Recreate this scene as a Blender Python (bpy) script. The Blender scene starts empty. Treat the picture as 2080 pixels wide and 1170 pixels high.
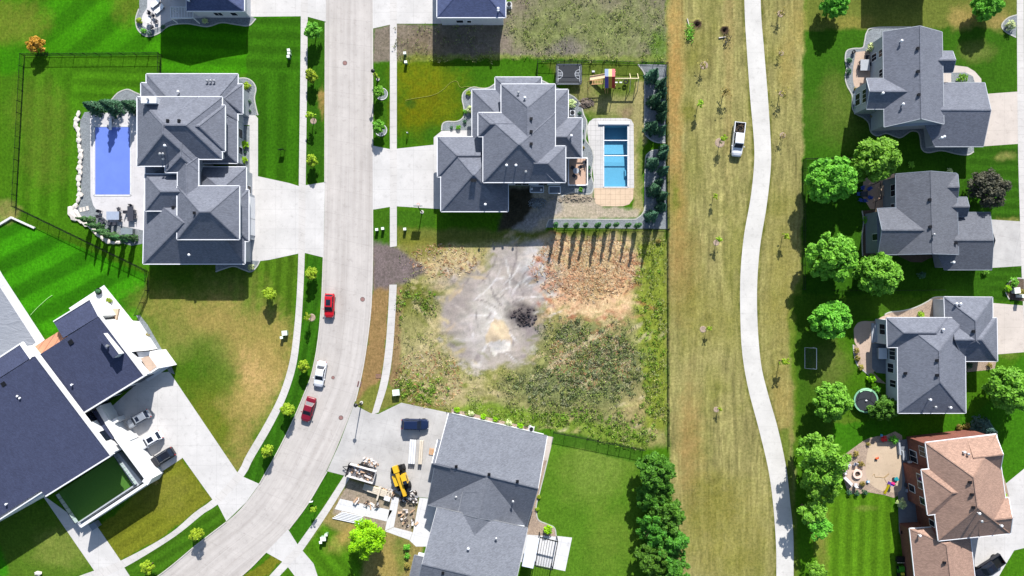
import bpy, bmesh, math, random
import numpy as np
from mathutils import Vector
D = bpy.data
SC = bpy.context.scene
COL = SC.collection
# ------------------------------------------------------------------ camera, sky, sun, exposure
S, HC, CX, CY = 0.09, 125.0, 1040.0, 585.0      # metres per photo pixel on the ground, drone height
cam = D.cameras.new("camera"); cam.sensor_width = 36.0
cam.lens = 36.0 * HC / (2080 * S)
cam.clip_start, cam.clip_end = 1.0, 20000.0
camo = D.objects.new("camera", cam); COL.objects.link(camo)
camo.location = (0, 0, HC); camo.rotation_euler = (0, 0, 0)
SC.camera = camo
SUN_EL, SUN_AZ = math.radians(33.5), math.radians(10.0)   # sun north, a little to the east
w = D.worlds.new("World"); SC.world = w; w.use_nodes = True
nt = w.node_tree
sky = nt.nodes.new("ShaderNodeTexSky"); sky.sky_type = 'NISHITA'; sky.sun_disc = False
sky.sun_elevation, sky.sun_rotation = SUN_EL, SUN_AZ
nt.links.new(sky.outputs[0], nt.nodes["Background"].inputs[0])
nt.nodes["Background"].inputs[1].default_value = 0.095
sl = D.lights.new("sun", 'SUN'); sl.energy = 5.0; sl.angle = math.radians(0.5); sl.color = (1.0, 0.96, 0.91)
so = D.objects.new("sun", sl); COL.objects.link(so)
sd = Vector((math.sin(SUN_AZ) * math.cos(SUN_EL), math.cos(SUN_AZ) * math.cos(SUN_EL), math.sin(SUN_EL)))
so.rotation_euler = sd.to_track_quat('Z', 'Y').to_euler(); so.location = (0, 60, 90)
vs = SC.view_settings; vs.view_transform = 'Standard'; vs.look = 'None'; vs.gamma = 1.0
vs.exposure = 0.95
SC.cycles.max_bounces = 5; SC.cycles.diffuse_bounces = 2; SC.cycles.glossy_bounces = 2
SC.cycles.transmission_bounces = 4; SC.cycles.transparent_max_bounces = 6
# ------------------------------------------------------------------ helpers
def P(px, py, z=0.0):                            # photo pixel of a point that stands z metres above the ground -> world
    k = S * (1 - z / HC)
    return Vector(((px - CX) * k, (CY - py) * k, z))
def lin(c):
    return tuple((v / 255 / 12.92 if v / 255 <= 0.04045 else ((v / 255 + 0.055) / 1.055) ** 2.4) for v in c)
class MB:
    def __init__(s): s.v, s.f, s.uv = [], [], []
    def face(s, pts):
        n = len(s.v); s.v += [tuple(p) for p in pts]; s.f.append(tuple(range(n, n + len(pts))))
    def prism(s, pts, z0, z1, cap=True):         # pts: world xy, counter-clockwise or not
        a = sum(pts[i][0] * pts[(i + 1) % len(pts)][1] - pts[(i + 1) % len(pts)][0] * pts[i][1] for i in range(len(pts)))
        if a < 0: pts = pts[::-1]
        n = len(s.v); k = len(pts)
        s.v += [(p[0], p[1], z0) for p in pts] + [(p[0], p[1], z1) for p in pts]
        for i in range(k):
            j = (i + 1) % k; s.f.append((n + i, n + j, n + k + j, n + k + i))
        if cap: s.f.append(tuple(n + k + i for i in range(k))); s.f.append(tuple(n + k - 1 - i for i in range(k)))
    def box(s, c, d, rz=0.0, rx=0.0, ry=0.0):    # centre, full size
        from mathutils import Euler
        m = Euler((rx, ry, rz)).to_matrix(); n = len(s.v)
        for x in (-.5, .5):
            for y in (-.5, .5):
                for z in (-.5, .5):
                    q = m @ Vector((x * d[0], y * d[1], z * d[2])); s.v.append((q.x + c[0], q.y + c[1], q.z + c[2]))
        for q in ((0, 1, 3, 2), (4, 6, 7, 5), (0, 4, 5, 1), (2, 3, 7, 6), (0, 2, 6, 4), (1, 5, 7, 3)):
            s.f.append(tuple(n + i for i in q))
    def tube(s, pts, r, n=8, cap=True):          # pts: list of points, r: radius or list
        pts = [Vector(p) for p in pts]; b = len(s.v)
        rr = r if isinstance(r, (list, tuple)) else [r] * len(pts)
        for i, p in enumerate(pts):
            d = (pts[min(i + 1, len(pts) - 1)] - pts[max(i - 1, 0)]).normalized()
            u = d.cross(Vector((0, 0, 1)) if abs(d.z) < .9 else Vector((1, 0, 0))).normalized(); v = d.cross(u)
            for k in range(n):
                a = 2 * math.pi * k / n; q = p + (u * math.cos(a) + v * math.sin(a)) * rr[i]; s.v.append(tuple(q))
        for i in range(len(pts) - 1):
            for k in range(n):
                l = (k + 1) % n
                s.f.append((b + i * n + k, b + (i + 1) * n + k, b + (i + 1) * n + l, b + i * n + l))
        if cap:
            s.f.append(tuple(b + k for k in range(n))); e = b + (len(pts) - 1) * n
            s.f.append(tuple(e + n - 1 - k for k in range(n)))
    def lathe(s, prof, c=(0, 0, 0), n=16, sx=1.0, sy=1.0):   # prof: (r, z)
        b = len(s.v)
        for r, z in prof:
            for k in range(n):
                a = 2 * math.pi * k / n; s.v.append((c[0] + r * sx * math.cos(a), c[1] + r * sy * math.sin(a), c[2] + z))
        for i in range(len(prof) - 1):
            for k in range(n):
                l = (k + 1) % n; s.f.append((b + i * n + k, b + i * n + l, b + (i + 1) * n + l, b + (i + 1) * n + k))
        s.f.append(tuple(b + n - 1 - k for k in range(n))); e = b + (len(prof) - 1) * n
        s.f.append(tuple(e + k for k in range(n)))
    def ring(s, c, r0, r1, z0, z1, n=32, a0=0.0, a1=2 * math.pi, sx=1.0, sy=1.0, rot=0.0):
        full = abs(a1 - a0 - 2 * math.pi) < 1e-6; m = n if full else n + 1; b = len(s.v)
        cr, sr = math.cos(rot), math.sin(rot)
        for k in range(m):
            a = a0 + (a1 - a0) * k / n
            for r, z in ((r0, z0), (r1, z0), (r1, z1), (r0, z1)):
                x, y = r * sx * math.cos(a), r * sy * math.sin(a)
                s.v.append((c[0] + x * cr - y * sr, c[1] + x * sr + y * cr, c[2] + z))
        for k in range(n):
            l = (k + 1) % m
            for q in range(4):
                t = (q + 1) % 4; s.f.append((b + k * 4 + q, b + l * 4 + q, b + l * 4 + t, b + k * 4 + t))
        if not full:
            s.f.append((b, b + 3, b + 2, b + 1)); e = b + n * 4; s.f.append((e, e + 1, e + 2, e + 3))
    def build(s, name, mat, parent=None, world=False, smooth=False, loc=None):
        me = D.meshes.new(name); off = Vector((0, 0, 0))
        if world:
            q = parent
            while q is not None: off += q.location; q = q.parent
        if loc is not None: off = Vector(loc)
        vv = np.array(s.v, dtype=float) - np.array(off)
        me.from_pydata(vv.tolist(), [], s.f)
        bm = bmesh.new(); bm.from_mesh(me); bmesh.ops.recalc_face_normals(bm, faces=bm.faces); bm.to_mesh(me); bm.free()
        if smooth: me.shade_smooth() if hasattr(me, 'shade_smooth') else None
        if mat is not None: me.materials.append(mat)
        o = D.objects.new(name, me); COL.objects.link(o)
        if parent is not None: o.parent = parent
        elif loc is not None: o.location = off
        return o
def tag(o, label=None, cat=None, group=None, kind=None):
    if label: o['label'] = label
    if cat: o['category'] = cat
    if group: o['group'] = group
    if kind: o['kind'] = kind
    return o
def thing(name, label, cat, loc=(0, 0, 0), rz=0.0, group=None):
    o = D.objects.new(name, None); COL.objects.link(o); o.empty_display_size = 0.3
    o.location = loc; o.rotation_euler = (0, 0, rz)
    return tag(o, label, cat, group)
def solo(mb, name, mat, label, cat, group=None, smooth=False):   # a thing that is one mesh, origin at its base
    a = np.array(mb.v); c = (a.min(0) + a.max(0)) / 2
    return tag(mb.build(name, mat, loc=(c[0], c[1], a[:, 2].min()), smooth=smooth), label, cat, group)
def copy_tree(o, loc=None, rz=None, sc=None, label=None, group=None, parent=None):
    c = o.copy(); COL.objects.link(c)
    if parent is not None: c.parent = parent
    for ch in o.children: copy_tree(ch, parent=c)
    if loc is not None: c.location = loc
    if rz is not None: c.rotation_euler = (0, 0, rz)
    if sc is not None: c.scale = sc if isinstance(sc, (tuple, list)) else (sc, sc, sc)
    if label: c['label'] = label
    if group: c['group'] = group
    return c
# ------------------------------------------------------------------ materials
def newmat(name):
    m = D.materials.new(name); m.use_nodes = True; t = m.node_tree
    return m, t, t.nodes["Principled BSDF"]
def N(t, typ, **kw):
    n = t.nodes.new(typ)
    for k, v in kw.items():
        if k.startswith('i_'):
            n.inputs[int(k[2:]) if k[2:].isdigit() else k[2:].replace('_', ' ')].default_value = v
        else: setattr(n, k, v)
    return n
def mixc(t, mode, fac, a, b):
    n = t.nodes.new("ShaderNodeMix"); n.data_type = 'RGBA'; n.blend_type = mode
    for s_, v in ((0, fac), (6, a), (7, b)):
        if hasattr(v, 'links') or hasattr(v, 'is_output'): t.links.new(v, n.inputs[s_])
        else: n.inputs[s_].default_value = v if s_ == 0 else (*v, 1.0) if len(v) == 3 else v
    return n.outputs[2]
def ramp(t, src, stops):
    r = t.nodes.new("ShaderNodeValToRGB"); e = r.color_ramp.elements
    while len(e) > len(stops): e.remove(e[-1])
    while len(e) < len(stops): e.new(0.5)
    for q, (p, c) in zip(e, stops): q.position = p; q.color = (*c, 1) if len(c) == 3 else c
    t.links.new(src, r.inputs[0]); return r.outputs[0]
def math_(t, op, a, b=None, c=None):
    n = t.nodes.new("ShaderNodeMath"); n.operation = op
    for i, v in enumerate((a, b, c)):
        if v is None: continue
        if hasattr(v, 'is_output'): t.links.new(v, n.inputs[i])
        else: n.inputs[i].default_value = v
    return n.outputs[0]
def noise(t, scale, detail=4, rough=0.6, vec=None, dist=0.0):
    n = t.nodes.new("ShaderNodeTexNoise"); n.inputs["Scale"].default_value = scale
    n.inputs["Detail"].default_value = detail; n.inputs["Roughness"].default_value = rough; n.inputs["Distortion"].default_value = dist
    if vec is not None: t.links.new(vec, n.inputs["Vector"])
    return n.outputs["Fac"]
def coords(t, kind="Object", scale=None, rot=None):
    c = t.nodes.new("ShaderNodeTexCoord").outputs[kind]
    if scale is None and rot is None: return c
    m = t.nodes.new("ShaderNodeMapping")
    if scale: m.inputs["Scale"].default_value = scale
    if rot: m.inputs["Rotation"].default_value = (0, 0, rot)
    t.links.new(c, m.inputs["Vector"]); return m.outputs[0]
def plain(name, rgb, rough=0.6, var=0.12, scale=3.0, metal=0.0, spec=0.3, bump=0.0, coat=0.0):
    m, t, b = newmat(name); c = lin(rgb)
    v = coords(t); f = noise(t, scale, 5, .65, v)
    col = ramp(t, f, [(0.3, tuple(x * (1 - var) for x in c)), (0.7, tuple(min(1, x * (1 + var)) for x in c))])
    t.links.new(col, b.inputs["Base Color"]); b.inputs["Roughness"].default_value = rough
    b.inputs["Metallic"].default_value = metal; b.inputs["Specular IOR Level"].default_value = spec
    b.inputs["Coat Weight"].default_value = coat
    if bump:
        bn = N(t, "ShaderNodeBump"); bn.inputs["Strength"].default_value = bump; bn.inputs["Distance"].default_value = 0.05
        t.links.new(f, bn.inputs["Height"]); t.links.new(bn.outputs[0], b.inputs["Normal"])
    return m
def concrete(name, rgb, panel=(4.0, 4.0), rot=0.0, uv=False, stain=0.12, line=0.55, lw=0.03, gutter=False):
    m, t, b = newmat(name); c = lin(rgb)
    pos = coords(t, "Object")
    f1 = noise(t, 0.25, 5, .6, pos); f2 = noise(t, 6.0, 4, .7, pos)
    col = ramp(t, f1, [(0.3, tuple(x * (1 - stain) for x in c)), (0.7, tuple(min(1, x * (1 + stain * .6)) for x in c))])
    col = mixc(t, 'MULTIPLY', 0.5, col, ramp(t, f2, [(0.3, (.86, .86, .86)), (0.7, (1.06, 1.06, 1.06))]))
    f3 = noise(t, 1.1, 6, .75, pos)
    col = mixc(t, 'MULTIPLY', 0.7, col, ramp(t, f3, [(0.30, (.70, .69, .68)), (0.46, (1, 1, 1))]))
    src = coords(t, "UV") if uv else coords(t, "Object", None, rot)
    sp = t.nodes.new("ShaderNodeSeparateXYZ"); t.links.new(src, sp.inputs[0])
    masks = []
    for k in (0, 1):
        if not panel[k]: continue
        d = math_(t, 'MODULO', math_(t, 'ADD', sp.outputs[k], 1000 * panel[k] if not gutter else 500 * panel[k]), panel[k])
        d = math_(t, 'MINIMUM', d, math_(t, 'SUBTRACT', panel[k], d))
        masks.append(math_(t, 'LESS_THAN', d, lw))
    if gutter:
        for off in (0.55, 8.3):
            masks.append(math_(t, 'LESS_THAN', math_(t, 'ABSOLUTE', math_(t, 'SUBTRACT', sp.outputs[1], off)), 0.05))
        stretch = t.nodes.new("ShaderNodeMapping"); stretch.inputs["Scale"].default_value = (0.03, 0.9, 1)
        t.links.new(src, stretch.inputs["Vector"])
        f4 = noise(t, 1.0, 5, .6, stretch.outputs[0])
        col = mixc(t, 'MULTIPLY', 0.8, col, ramp(t, f4, [(0.36, (.83, .82, .81)), (0.6, (1.03, 1.03, 1.03))]))
    for q in masks:
        col = mixc(t, 'MIX', math_(t, 'MULTIPLY', q, line), col, tuple(x * .45 for x in c))
    t.links.new(col, b.inputs["Base Color"]); b.inputs["Roughness"].default_value = 0.85
    b.inputs["Specular IOR Level"].default_value = 0.2
    return m
def shingle(name, rgb, rot=0.0):
    m, t, b = newmat(name); c = lin(rgb)
    pos = coords(t, "Object", None, rot)
    br = t.nodes.new("ShaderNodeTexBrick"); t.links.new(pos, br.inputs["Vector"])
    br.inputs["Scale"].default_value = 1.0; br.inputs["Brick Width"].default_value = 0.33; br.inputs["Row Height"].default_value = 0.14
    br.inputs["Mortar Size"].default_value = 0.012; br.inputs["Bias"].default_value = 0.0
    br.inputs["Color1"].default_value = (*[x * .82 for x in c], 1); br.inputs["Color2"].default_value = (*[x * 1.15 for x in c], 1)
    br.inputs["Mortar"].default_value = (*[x * .6 for x in c], 1)
    f = noise(t, 0.5, 6, .7, pos); f2 = noise(t, 9.0, 3, .7, pos)
    col = mixc(t, 'MULTIPLY', 0.8, br.outputs[0], ramp(t, f, [(0.3, (.88, .88, .89)), (0.7, (1.10, 1.10, 1.09))]))
    col = mixc(t, 'MULTIPLY', 0.7, col, ramp(t, f2, [(0.3, (.86, .86, .87)), (0.7, (1.13, 1.13, 1.12))]))
    t.links.new(col, b.inputs["Base Color"]); b.inputs["Roughness"].default_value = 0.85; b.inputs["Specular IOR Level"].default_value = 0.25
    bn = N(t, "ShaderNodeBump"); bn.inputs["Strength"].default_value = 0.4; bn.inputs["Distance"].default_value = 0.03
    t.links.new(br.outputs["Fac"], bn.inputs["Height"]); t.links.new(bn.outputs[0], b.inputs["Normal"])
    return m
def planks(name, rgb, width=0.14, rot=0.0, gap=0.5, axis=0):
    m, t, b = newmat(name); c = lin(rgb); pos = coords(t, "Object", None, rot)
    sp = t.nodes.new("ShaderNodeSeparateXYZ"); t.links.new(pos, sp.inputs[0])
    d = math_(t, 'MODULO', math_(t, 'ADD', sp.outputs[axis], 500 * width), width)
    g = math_(t, 'LESS_THAN', d, width * .14)
    f = noise(t, 2.5, 5, .7, coords(t, "Object", (8, .8, 1) if axis == 0 else (.8, 8, 1)))
    col = ramp(t, f, [(0.3, tuple(x * .75 for x in c)), (0.7, tuple(min(1, x * 1.2) for x in c))])
    col = mixc(t, 'MIX', math_(t, 'MULTIPLY', g, gap), col, tuple(x * .25 for x in c))
    t.links.new(col, b.inputs["Base Color"]); b.inputs["Roughness"].default_value = .75
    return m
def gravel(name, rgb, scale=8.0):
    m, t, b = newmat(name); c = lin(rgb); pos = coords(t)
    v = t.nodes.new("ShaderNodeTexVoronoi"); v.inputs["Scale"].default_value = scale; t.links.new(pos, v.inputs["Vector"])
    f = noise(t, .6, 5, .7, pos)
    col = mixc(t, 'MULTIPLY', 1.0, ramp(t, v.outputs["Color"], [(0.2, tuple(x * .78 for x in c)), (0.8, tuple(min(1, x * 1.2) for x in c))]),
               ramp(t, f, [(0.3, (.8, .8, .82)), (0.7, (1.12, 1.12, 1.1))]))
    t.links.new(col, b.inputs["Base Color"]); b.inputs["Roughness"].default_value = .9
    bn = N(t, "ShaderNodeBump"); bn.inputs["Strength"].default_value = .6; bn.inputs["Distance"].default_value = .05
    t.links.new(v.outputs["Distance"], bn.inputs["Height"]); t.links.new(bn.outputs[0], b.inputs["Normal"])
    return m
def leafmat(name, rgb, rgb2, trans=0.35, scale=1.3):
    m, t, b = newmat(name); pos = coords(t)
    f = noise(t, scale, 4, .7, pos); oi = t.nodes.new("ShaderNodeObjectInfo")
    g = noise(t, 14.0, 2, .5, pos)
    col = ramp(t, f, [(0.32, lin(rgb2)), (0.66, lin(rgb))])
    col = mixc(t, 'MULTIPLY', .8, col, ramp(t, g, [(0.3, (.6, .62, .6)), (0.7, (1.3, 1.3, 1.2))]))
    hs = t.nodes.new("ShaderNodeHueSaturation"); t.links.new(col, hs.inputs["Color"])
    t.links.new(math_(t, 'ADD', math_(t, 'MULTIPLY', oi.outputs["Random"], .03), .485), hs.inputs["Hue"])
    t.links.new(math_(t, 'ADD', math_(t, 'MULTIPLY', oi.outputs["Random"], .3), .85), hs.inputs["Value"])
    t.links.new(hs.outputs[0], b.inputs["Base Color"]); b.inputs["Roughness"].default_value = .55; b.inputs["Specular IOR Level"].default_value = .25
    tr = t.nodes.new("ShaderNodeBsdfTranslucent"); t.links.new(hs.outputs[0], tr.inputs[0])
    mx = t.nodes.new("ShaderNodeMixShader"); mx.inputs[0].default_value = trans
    t.links.new(b.outputs[0], mx.inputs[1]); t.links.new(tr.outputs[0], mx.inputs[2])
    t.links.new(mx.outputs[0], t.nodes["Material Output"].inputs[0])
    return m
def paint(name, rgb, rough=0.25, metal=0.0):
    m = plain(name, rgb, rough, .05, 2.0, metal, .4, 0, .25); return m
def glass(name, rgb=(22, 28, 38), rough=0.08):
    m = plain(name, rgb, rough, .3, .8, 0.0, .15); return m
M = {}
M['road'] = concrete("road_concrete", (170, 165, 161), (4.5, 4.43), uv=True, gutter=True, line=.22, lw=.045)
M['walk'] = concrete("walk_concrete", (178, 175, 172), (1.5, 0), uv=True, line=.45)
M['trail'] = concrete("trail_concrete", (182, 180, 176), (3.0, 0), uv=True, line=.25, lw=.025)
M['drive'] = concrete("drive_concrete", (180, 178, 176), (3.6, 3.6), line=.3)
M['drive_old'] = concrete("drive_worn_concrete", (166, 164, 162), (4.2, 4.2), math.radians(13), stain=.2, line=.3)
M['drive_warm'] = concrete("drive_warm_concrete", (178, 169, 161), (3.6, 3.6), line=.25)
M['deckconc'] = concrete("pool_deck_concrete", (183, 181, 182), (3.0, 3.0), line=.15)
M['white_conc'] = concrete("white_concrete", (190, 190, 191), (2.4, 2.4), math.radians(13), line=.35, stain=.06)
M['tan_patio'] = concrete("tan_patio_concrete", (172, 152, 136), (2.0, 2.0), line=.25)
M['beige_patio'] = concrete("beige_patio_concrete", (174, 156, 134), (0, 0), line=0)
M['slate_patio'] = concrete("grey_patio_concrete", (112, 117, 124), (1.2, 1.2), line=.2)
M['paver'] = concrete("pale_pavers", (176, 174, 172), (0.9, 0.9), line=.5, lw=.035)
M['paver_tan'] = concrete("sandy_pavers", (188, 166, 142), (0.9, 0.9), line=.45, lw=.035)
M['kerb'] = plain("kerb_concrete", (172, 168, 162), .85, .12, 2.0)
M['edging'] = plain("bed_edging", (160, 160, 154), .85, .15, 3.0)
M['gravel'] = gravel("grey_gravel", (112, 118, 122))
M['gravel_tan'] = gravel("tan_mulch", (146, 128, 112))
M['mulch'] = gravel("dark_mulch", (80, 66, 54))
M['turf'] = plain("artificial_turf", (58, 98, 30), .9, .15, 4.0)
M['roof_blue'] = shingle("slate_blue_shingle", (101, 105, 116))
M['roof_grey'] = shingle("grey_shingle", (102, 106, 115), math.radians(-13.5))
M['roof_char'] = shingle("charcoal_shingle", (92, 95, 103))
M['roof_dark'] = shingle("dark_blue_shingle", (56, 62, 86), math.radians(33))
M['roof_brown'] = shingle("brown_shingle", (148, 121, 107), math.radians(-6))
M['roof_navy'] = shingle("navy_shingle", (70, 80, 112))
M['white'] = plain("white_trim", (204, 206, 210), .5, .04, 1.0)
M['stucco'] = plain("white_stucco", (197, 198, 199), .8, .04, 1.5)
M['wall_grey'] = plain("grey_siding", (150, 155, 162), .7, .08, 2.0)
M['wall_pale'] = plain("pale_siding", (176, 180, 186), .7, .06, 2.0)
M['wall_slate'] = plain("slate_siding", (112, 120, 130), .7, .08, 2.0)
M['brick'] = gravel("red_brick", (112, 66, 54), 7.0)
M['dark_metal'] = plain("dark_metal", (38, 39, 42), .4, .1, 2.0, .6)
M['black'] = plain("black_steel", (22, 24, 24), .5, .1, 2.0)
M['grey_metal'] = plain("grey_metal", (150, 152, 155), .4, .1, 2.0, .5)
M['glass'] = glass("window_glass")
M['carglass'] = glass("car_glass", (26, 34, 48), .35)
M['rubber'] = plain("tyre_rubber", (26, 26, 27), .85, .15, 4.0)
M['rim'] = plain("wheel_rim", (150, 152, 155), .35, .1, 3.0, .7)
M['lamp'] = plain("headlight_lens", (150, 154, 160), .15, .05, 3.0)
M['tail'] = plain("taillight_lens", (150, 20, 22), .2, .05, 3.0)
M['wood'] = planks("cedar_wood", (196, 150, 104), .14)
M['wood_tan'] = planks("tan_deck_boards", (178, 148, 128), .16, 0, .6, 1)
M['deck_blue'] = planks("grey_deck_boards", (112, 112, 128), .16, 0, .4, 0)
M['bark'] = plain("bark", (92, 76, 60), .9, .25, 6.0, bump=.4)
M['boulder'] = plain("pale_limestone", (186, 180, 172), .85, .12, 1.2, bump=.3)
M['leaf'] = leafmat("bright_leaf", (136, 196, 66), (78, 142, 34))
M['leaf_young'] = leafmat("young_leaf", (170, 196, 50), (112, 150, 32))
M['leaf_deep'] = leafmat("deep_leaf", (98, 154, 46), (46, 94, 28))
M['leaf_yell'] = leafmat("yellow_green_leaf", (170, 214, 24), (100, 164, 16))
M['leaf_spruce'] = leafmat("spruce_needles", (74, 118, 84), (32, 66, 50), .1)
M['leaf_blue'] = leafmat("blue_spruce_needles", (88, 118, 112), (48, 78, 74), .1)
M['leaf_arb'] = leafmat("arborvitae_foliage", (88, 134, 76), (44, 84, 48), .1)
M['leaf_plum'] = leafmat("plum_leaf", (88, 88, 70), (46, 48, 40), .15)
M['leaf_orange'] = leafmat("orange_leaf", (206, 164, 56), (168, 120, 40), .25)
M['leaf_pale'] = leafmat("pale_blossom", (214, 220, 176), (150, 172, 96), .2)
M['leaf_dry'] = leafmat("dry_leaf", (158, 140, 72), (112, 110, 48), .2)
M['leaf_sage'] = leafmat("sage_leaf", (122, 138, 92), (78, 96, 56), .2)
# ------------------------------------------------------------------ ground (one sheet out to the horizon)
rng = np.random.default_rng(7); random.seed(7)
_lat = rng.random((256, 256))
def vnoise(x, y):
    xi, yi = np.floor(x).astype(int), np.floor(y).astype(int); fx, fy = x - xi, y - yi
    fx, fy = fx * fx * (3 - 2 * fx), fy * fy * (3 - 2 * fy)
    g = lambda a, b: _lat[a % 256, b % 256]
    return (g(xi, yi) * (1 - fx) + g(xi + 1, yi) * fx) * (1 - fy) + (g(xi, yi + 1) * (1 - fx) + g(xi + 1, yi + 1) * fx) * fy
def fbm(x, y, s, o=4, seed=0):                   # about -1 .. 1
    r = np.zeros_like(x); a, tot = 1.0, 0.0
    for k in range(o):
        r += a * (vnoise(x / s + 17.3 * k + seed * 7.7, y / s + 9.1 * k + seed * 3.3) - .5); tot += a * .5; a *= .55; s /= 2.03
    return r / tot
def sdf(px, py, poly):                           # >0 inside, in photo pixels
    d = np.full(px.shape, 1e9); ins = np.zeros(px.shape, bool); n = len(poly)
    for i in range(n):
        (x0, y0), (x1, y1) = poly[i], poly[(i + 1) % n]
        ex, ey = x1 - x0, y1 - y0; l2 = ex * ex + ey * ey + 1e-9
        t_ = np.clip(((px - x0) * ex + (py - y0) * ey) / l2, 0, 1)
        d = np.minimum(d, (px - x0 - t_ * ex) ** 2 + (py - y0 - t_ * ey) ** 2)
        c = (y0 > py) != (y1 > py)
        with np.errstate(divide='ignore', invalid='ignore'):
            ins ^= c & (px < ex * (py - y0) / (ey if ey else 1e-9) + x0)
    d = np.sqrt(d); return np.where(ins, d, -d)
def sst(a, b, x): q = np.clip((x - a) / (b - a), 0, 1); return q * q * (3 - 2 * q)
gx = np.concatenate([[-60000, -9000, -2500, -700], np.arange(-260, 2341, 3.4), [2800, 4600, 11000, 62000]])
gy = np.concatenate([[-60000, -9000, -2500, -700], np.arange(-230, 1401, 3.4), [1900, 3700, 10000, 60000]])
GX, GY = np.meshgrid(gx, gy)
wx = GX + 5 * fbm(GX, GY, 22, 3, 1) + 2.5 * fbm(GX, GY, 6, 2, 5); wy = GY + 5 * fbm(GX, GY, 22, 3, 2) + 2.5 * fbm(GX, GY, 6, 2, 6)
KK = 1.70                                        # the light a sunlit level surface sends back at albedo 1
def A(c): return np.array(lin(c)) / KK
col = np.zeros(GX.shape + (3,)); col[:] = A((70, 126, 18))
rough = np.zeros(GX.shape)                       # how coarse the plant cover is: 0 mown lawn, 1 wild
def win_(x0, y0, x1, y1, mg=34):
    a, b2 = np.searchsorted(gx, (x0 - mg, x1 + mg)); c, d = np.searchsorted(gy, (y0 - mg, y1 + mg)); return slice(max(c - 1, 0), d + 1), slice(max(a - 1, 0), b2 + 1)
def put(mask, c, var=0.10, s=30, seed=3, w=(slice(None), slice(None))):
    f = 1 + var * fbm(GX[w], GY[w], s, 4, seed)
    col[w] = col[w] * (1 - mask[..., None]) + (A(c)[None, None, :] * f[..., None]) * mask[..., None]
def reg(poly, c, soft=2, var=.10, s=30, seed=3, r=None, op=1.0, warp=True, rag=0.0):
    w = win_(min(q[0] for q in poly), min(q[1] for q in poly), max(q[0] for q in poly), max(q[1] for q in poly), 14 + 2 * soft + rag)
    d = sdf((wx if warp else GX)[w], (wy if warp else GY)[w], poly)
    if rag: d = d + rag * fbm(GX[w], GY[w], 40, 5, seed + 4)
    m = sst(-soft, soft, d) * op; put(m, c, var, s, seed, w)
    if r is not None: rough[w] = rough[w] * (1 - m) + r * m
    return m
def ell(cx, cy, rx, ry, c, soft=.5, op=1.0, var=.15, s=18, rag=.45, seed=9, r=None, rot=0):
    k = (1 + soft + rag); R_ = max(rx, ry) if rot else 0; w = win_(cx - max(rx, R_) * k, cy - max(ry, R_) * k, cx + max(rx, R_) * k, cy + max(ry, R_) * k, 12)
    a = math.radians(rot); dx, dy = wx[w] - cx, wy[w] - cy
    q = np.sqrt(((dx * math.cos(a) + dy * math.sin(a)) / rx) ** 2 + ((-dx * math.sin(a) + dy * math.cos(a)) / ry) ** 2) + rag * fbm(GX[w], GY[w], max(rx, ry) * .6, 5, seed) + .22 * fbm(GX[w], GY[w], 9, 3, seed + 5)
    m = sst(1 + soft, 1 - soft, q) * op * np.clip(.86 + .34 * fbm(GX[w], GY[w], 7.5, 3, seed + 6), 0, 1); put(m, c, var, s, seed, w)
    if r is not None: rough[w] = rough[w] * (1 - m) + r * m
    return m
def stripes(poly, ang, per, amp, soft=3, wob=2.0):
    w = win_(min(q[0] for q in poly), min(q[1] for q in poly), max(q[0] for q in poly), max(q[1] for q in poly), 8); X, Y = GX[w], GY[w]
    m = sst(-soft, soft, sdf(X, Y, poly)); a = math.radians(ang)
    u = X * math.cos(a) + Y * math.sin(a) + wob * fbm(X, Y, 60, 3, 8)
    q = np.tanh(2.5 * np.sin(2 * math.pi * u / per)) * 1.55 * amp * m * (1 + .5 * fbm(X, Y, 25, 3, 12)); col[w] *= (1 + q)[..., None]
big = lambda x0, y0, x1, y1: [(x0, y0), (x1, y0), (x1, y1), (x0, y1)]
# west lawns
reg(big(-260, -230, 612, 150), (58, 136, 8), 8); stripes(big(40, -60, 330, 104), 50, 66, .13); stripes(big(330, 40, 610, 150), 94, 34, .10)
ell(25, 40, 75, 45, (122, 128, 48), op=.7)
ell(262, 10, 30, 40, (112, 128, 44), op=.6)
reg([(45, 112), (330, 112), (330, 545), (299, 550), (32, 425)], (68, 130, 16), 2); stripes(big(40, 150, 160, 440), 2, 38, .10); stripes(big(150, 112, 330, 200), 92, 28, .12)
ell(85, 260, 55, 110, (106, 128, 44), op=.5)
reg([(-260, 425), (20, 440), (299, 560), (299, 640), (250, 650), (140, 700), (-260, 560)], (54, 138, 10), 2, .08); stripes([(-100, 440), (20, 440), (299, 560), (299, 640), (140, 700), (-100, 560)], 62, 62, .17)
ell(12, 430, 26, 20, (150, 140, 84), op=.85)
reg([(503, 36), (612, 36), (608, 372), (524, 358), (500, 240)], (54, 114, 14), 1); stripes(big(524, 150, 612, 372), 1, 42, .10); stripes(big(503, 36, 612, 150), 92, 30, .10)
reg([(300, 545), (606, 516), (600, 640), (590, 740), (500, 925), (482, 962), (345, 755), (285, 645)], (74, 118, 24), 2); stripes([(500, 530), (606, 516), (596, 690), (440, 590)], 3, 24, .12)
ell(395, 650, 110, 45, (150, 142, 74), .6, .85, rot=20); ell(480, 690, 80, 110, (164, 148, 84), .6, .9, rot=-25); ell(528, 770, 45, 65, (206, 172, 114), .6, .95, rot=15); ell(440, 850, 62, 85, (124, 126, 44), .5, .8, rot=-20); ell(560, 700, 44, 64, (166, 148, 84), .6, .85); ell(350, 690, 44, 40, (140, 136, 72), .7, .7); ell(500, 830, 50, 40, (176, 154, 92), .6, .75); ell(440, 660, 50, 22, (168, 148, 86), .6, .7, rot=25); ell(490, 905, 26, 50, (164, 146, 84), .6, .8)
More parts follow.
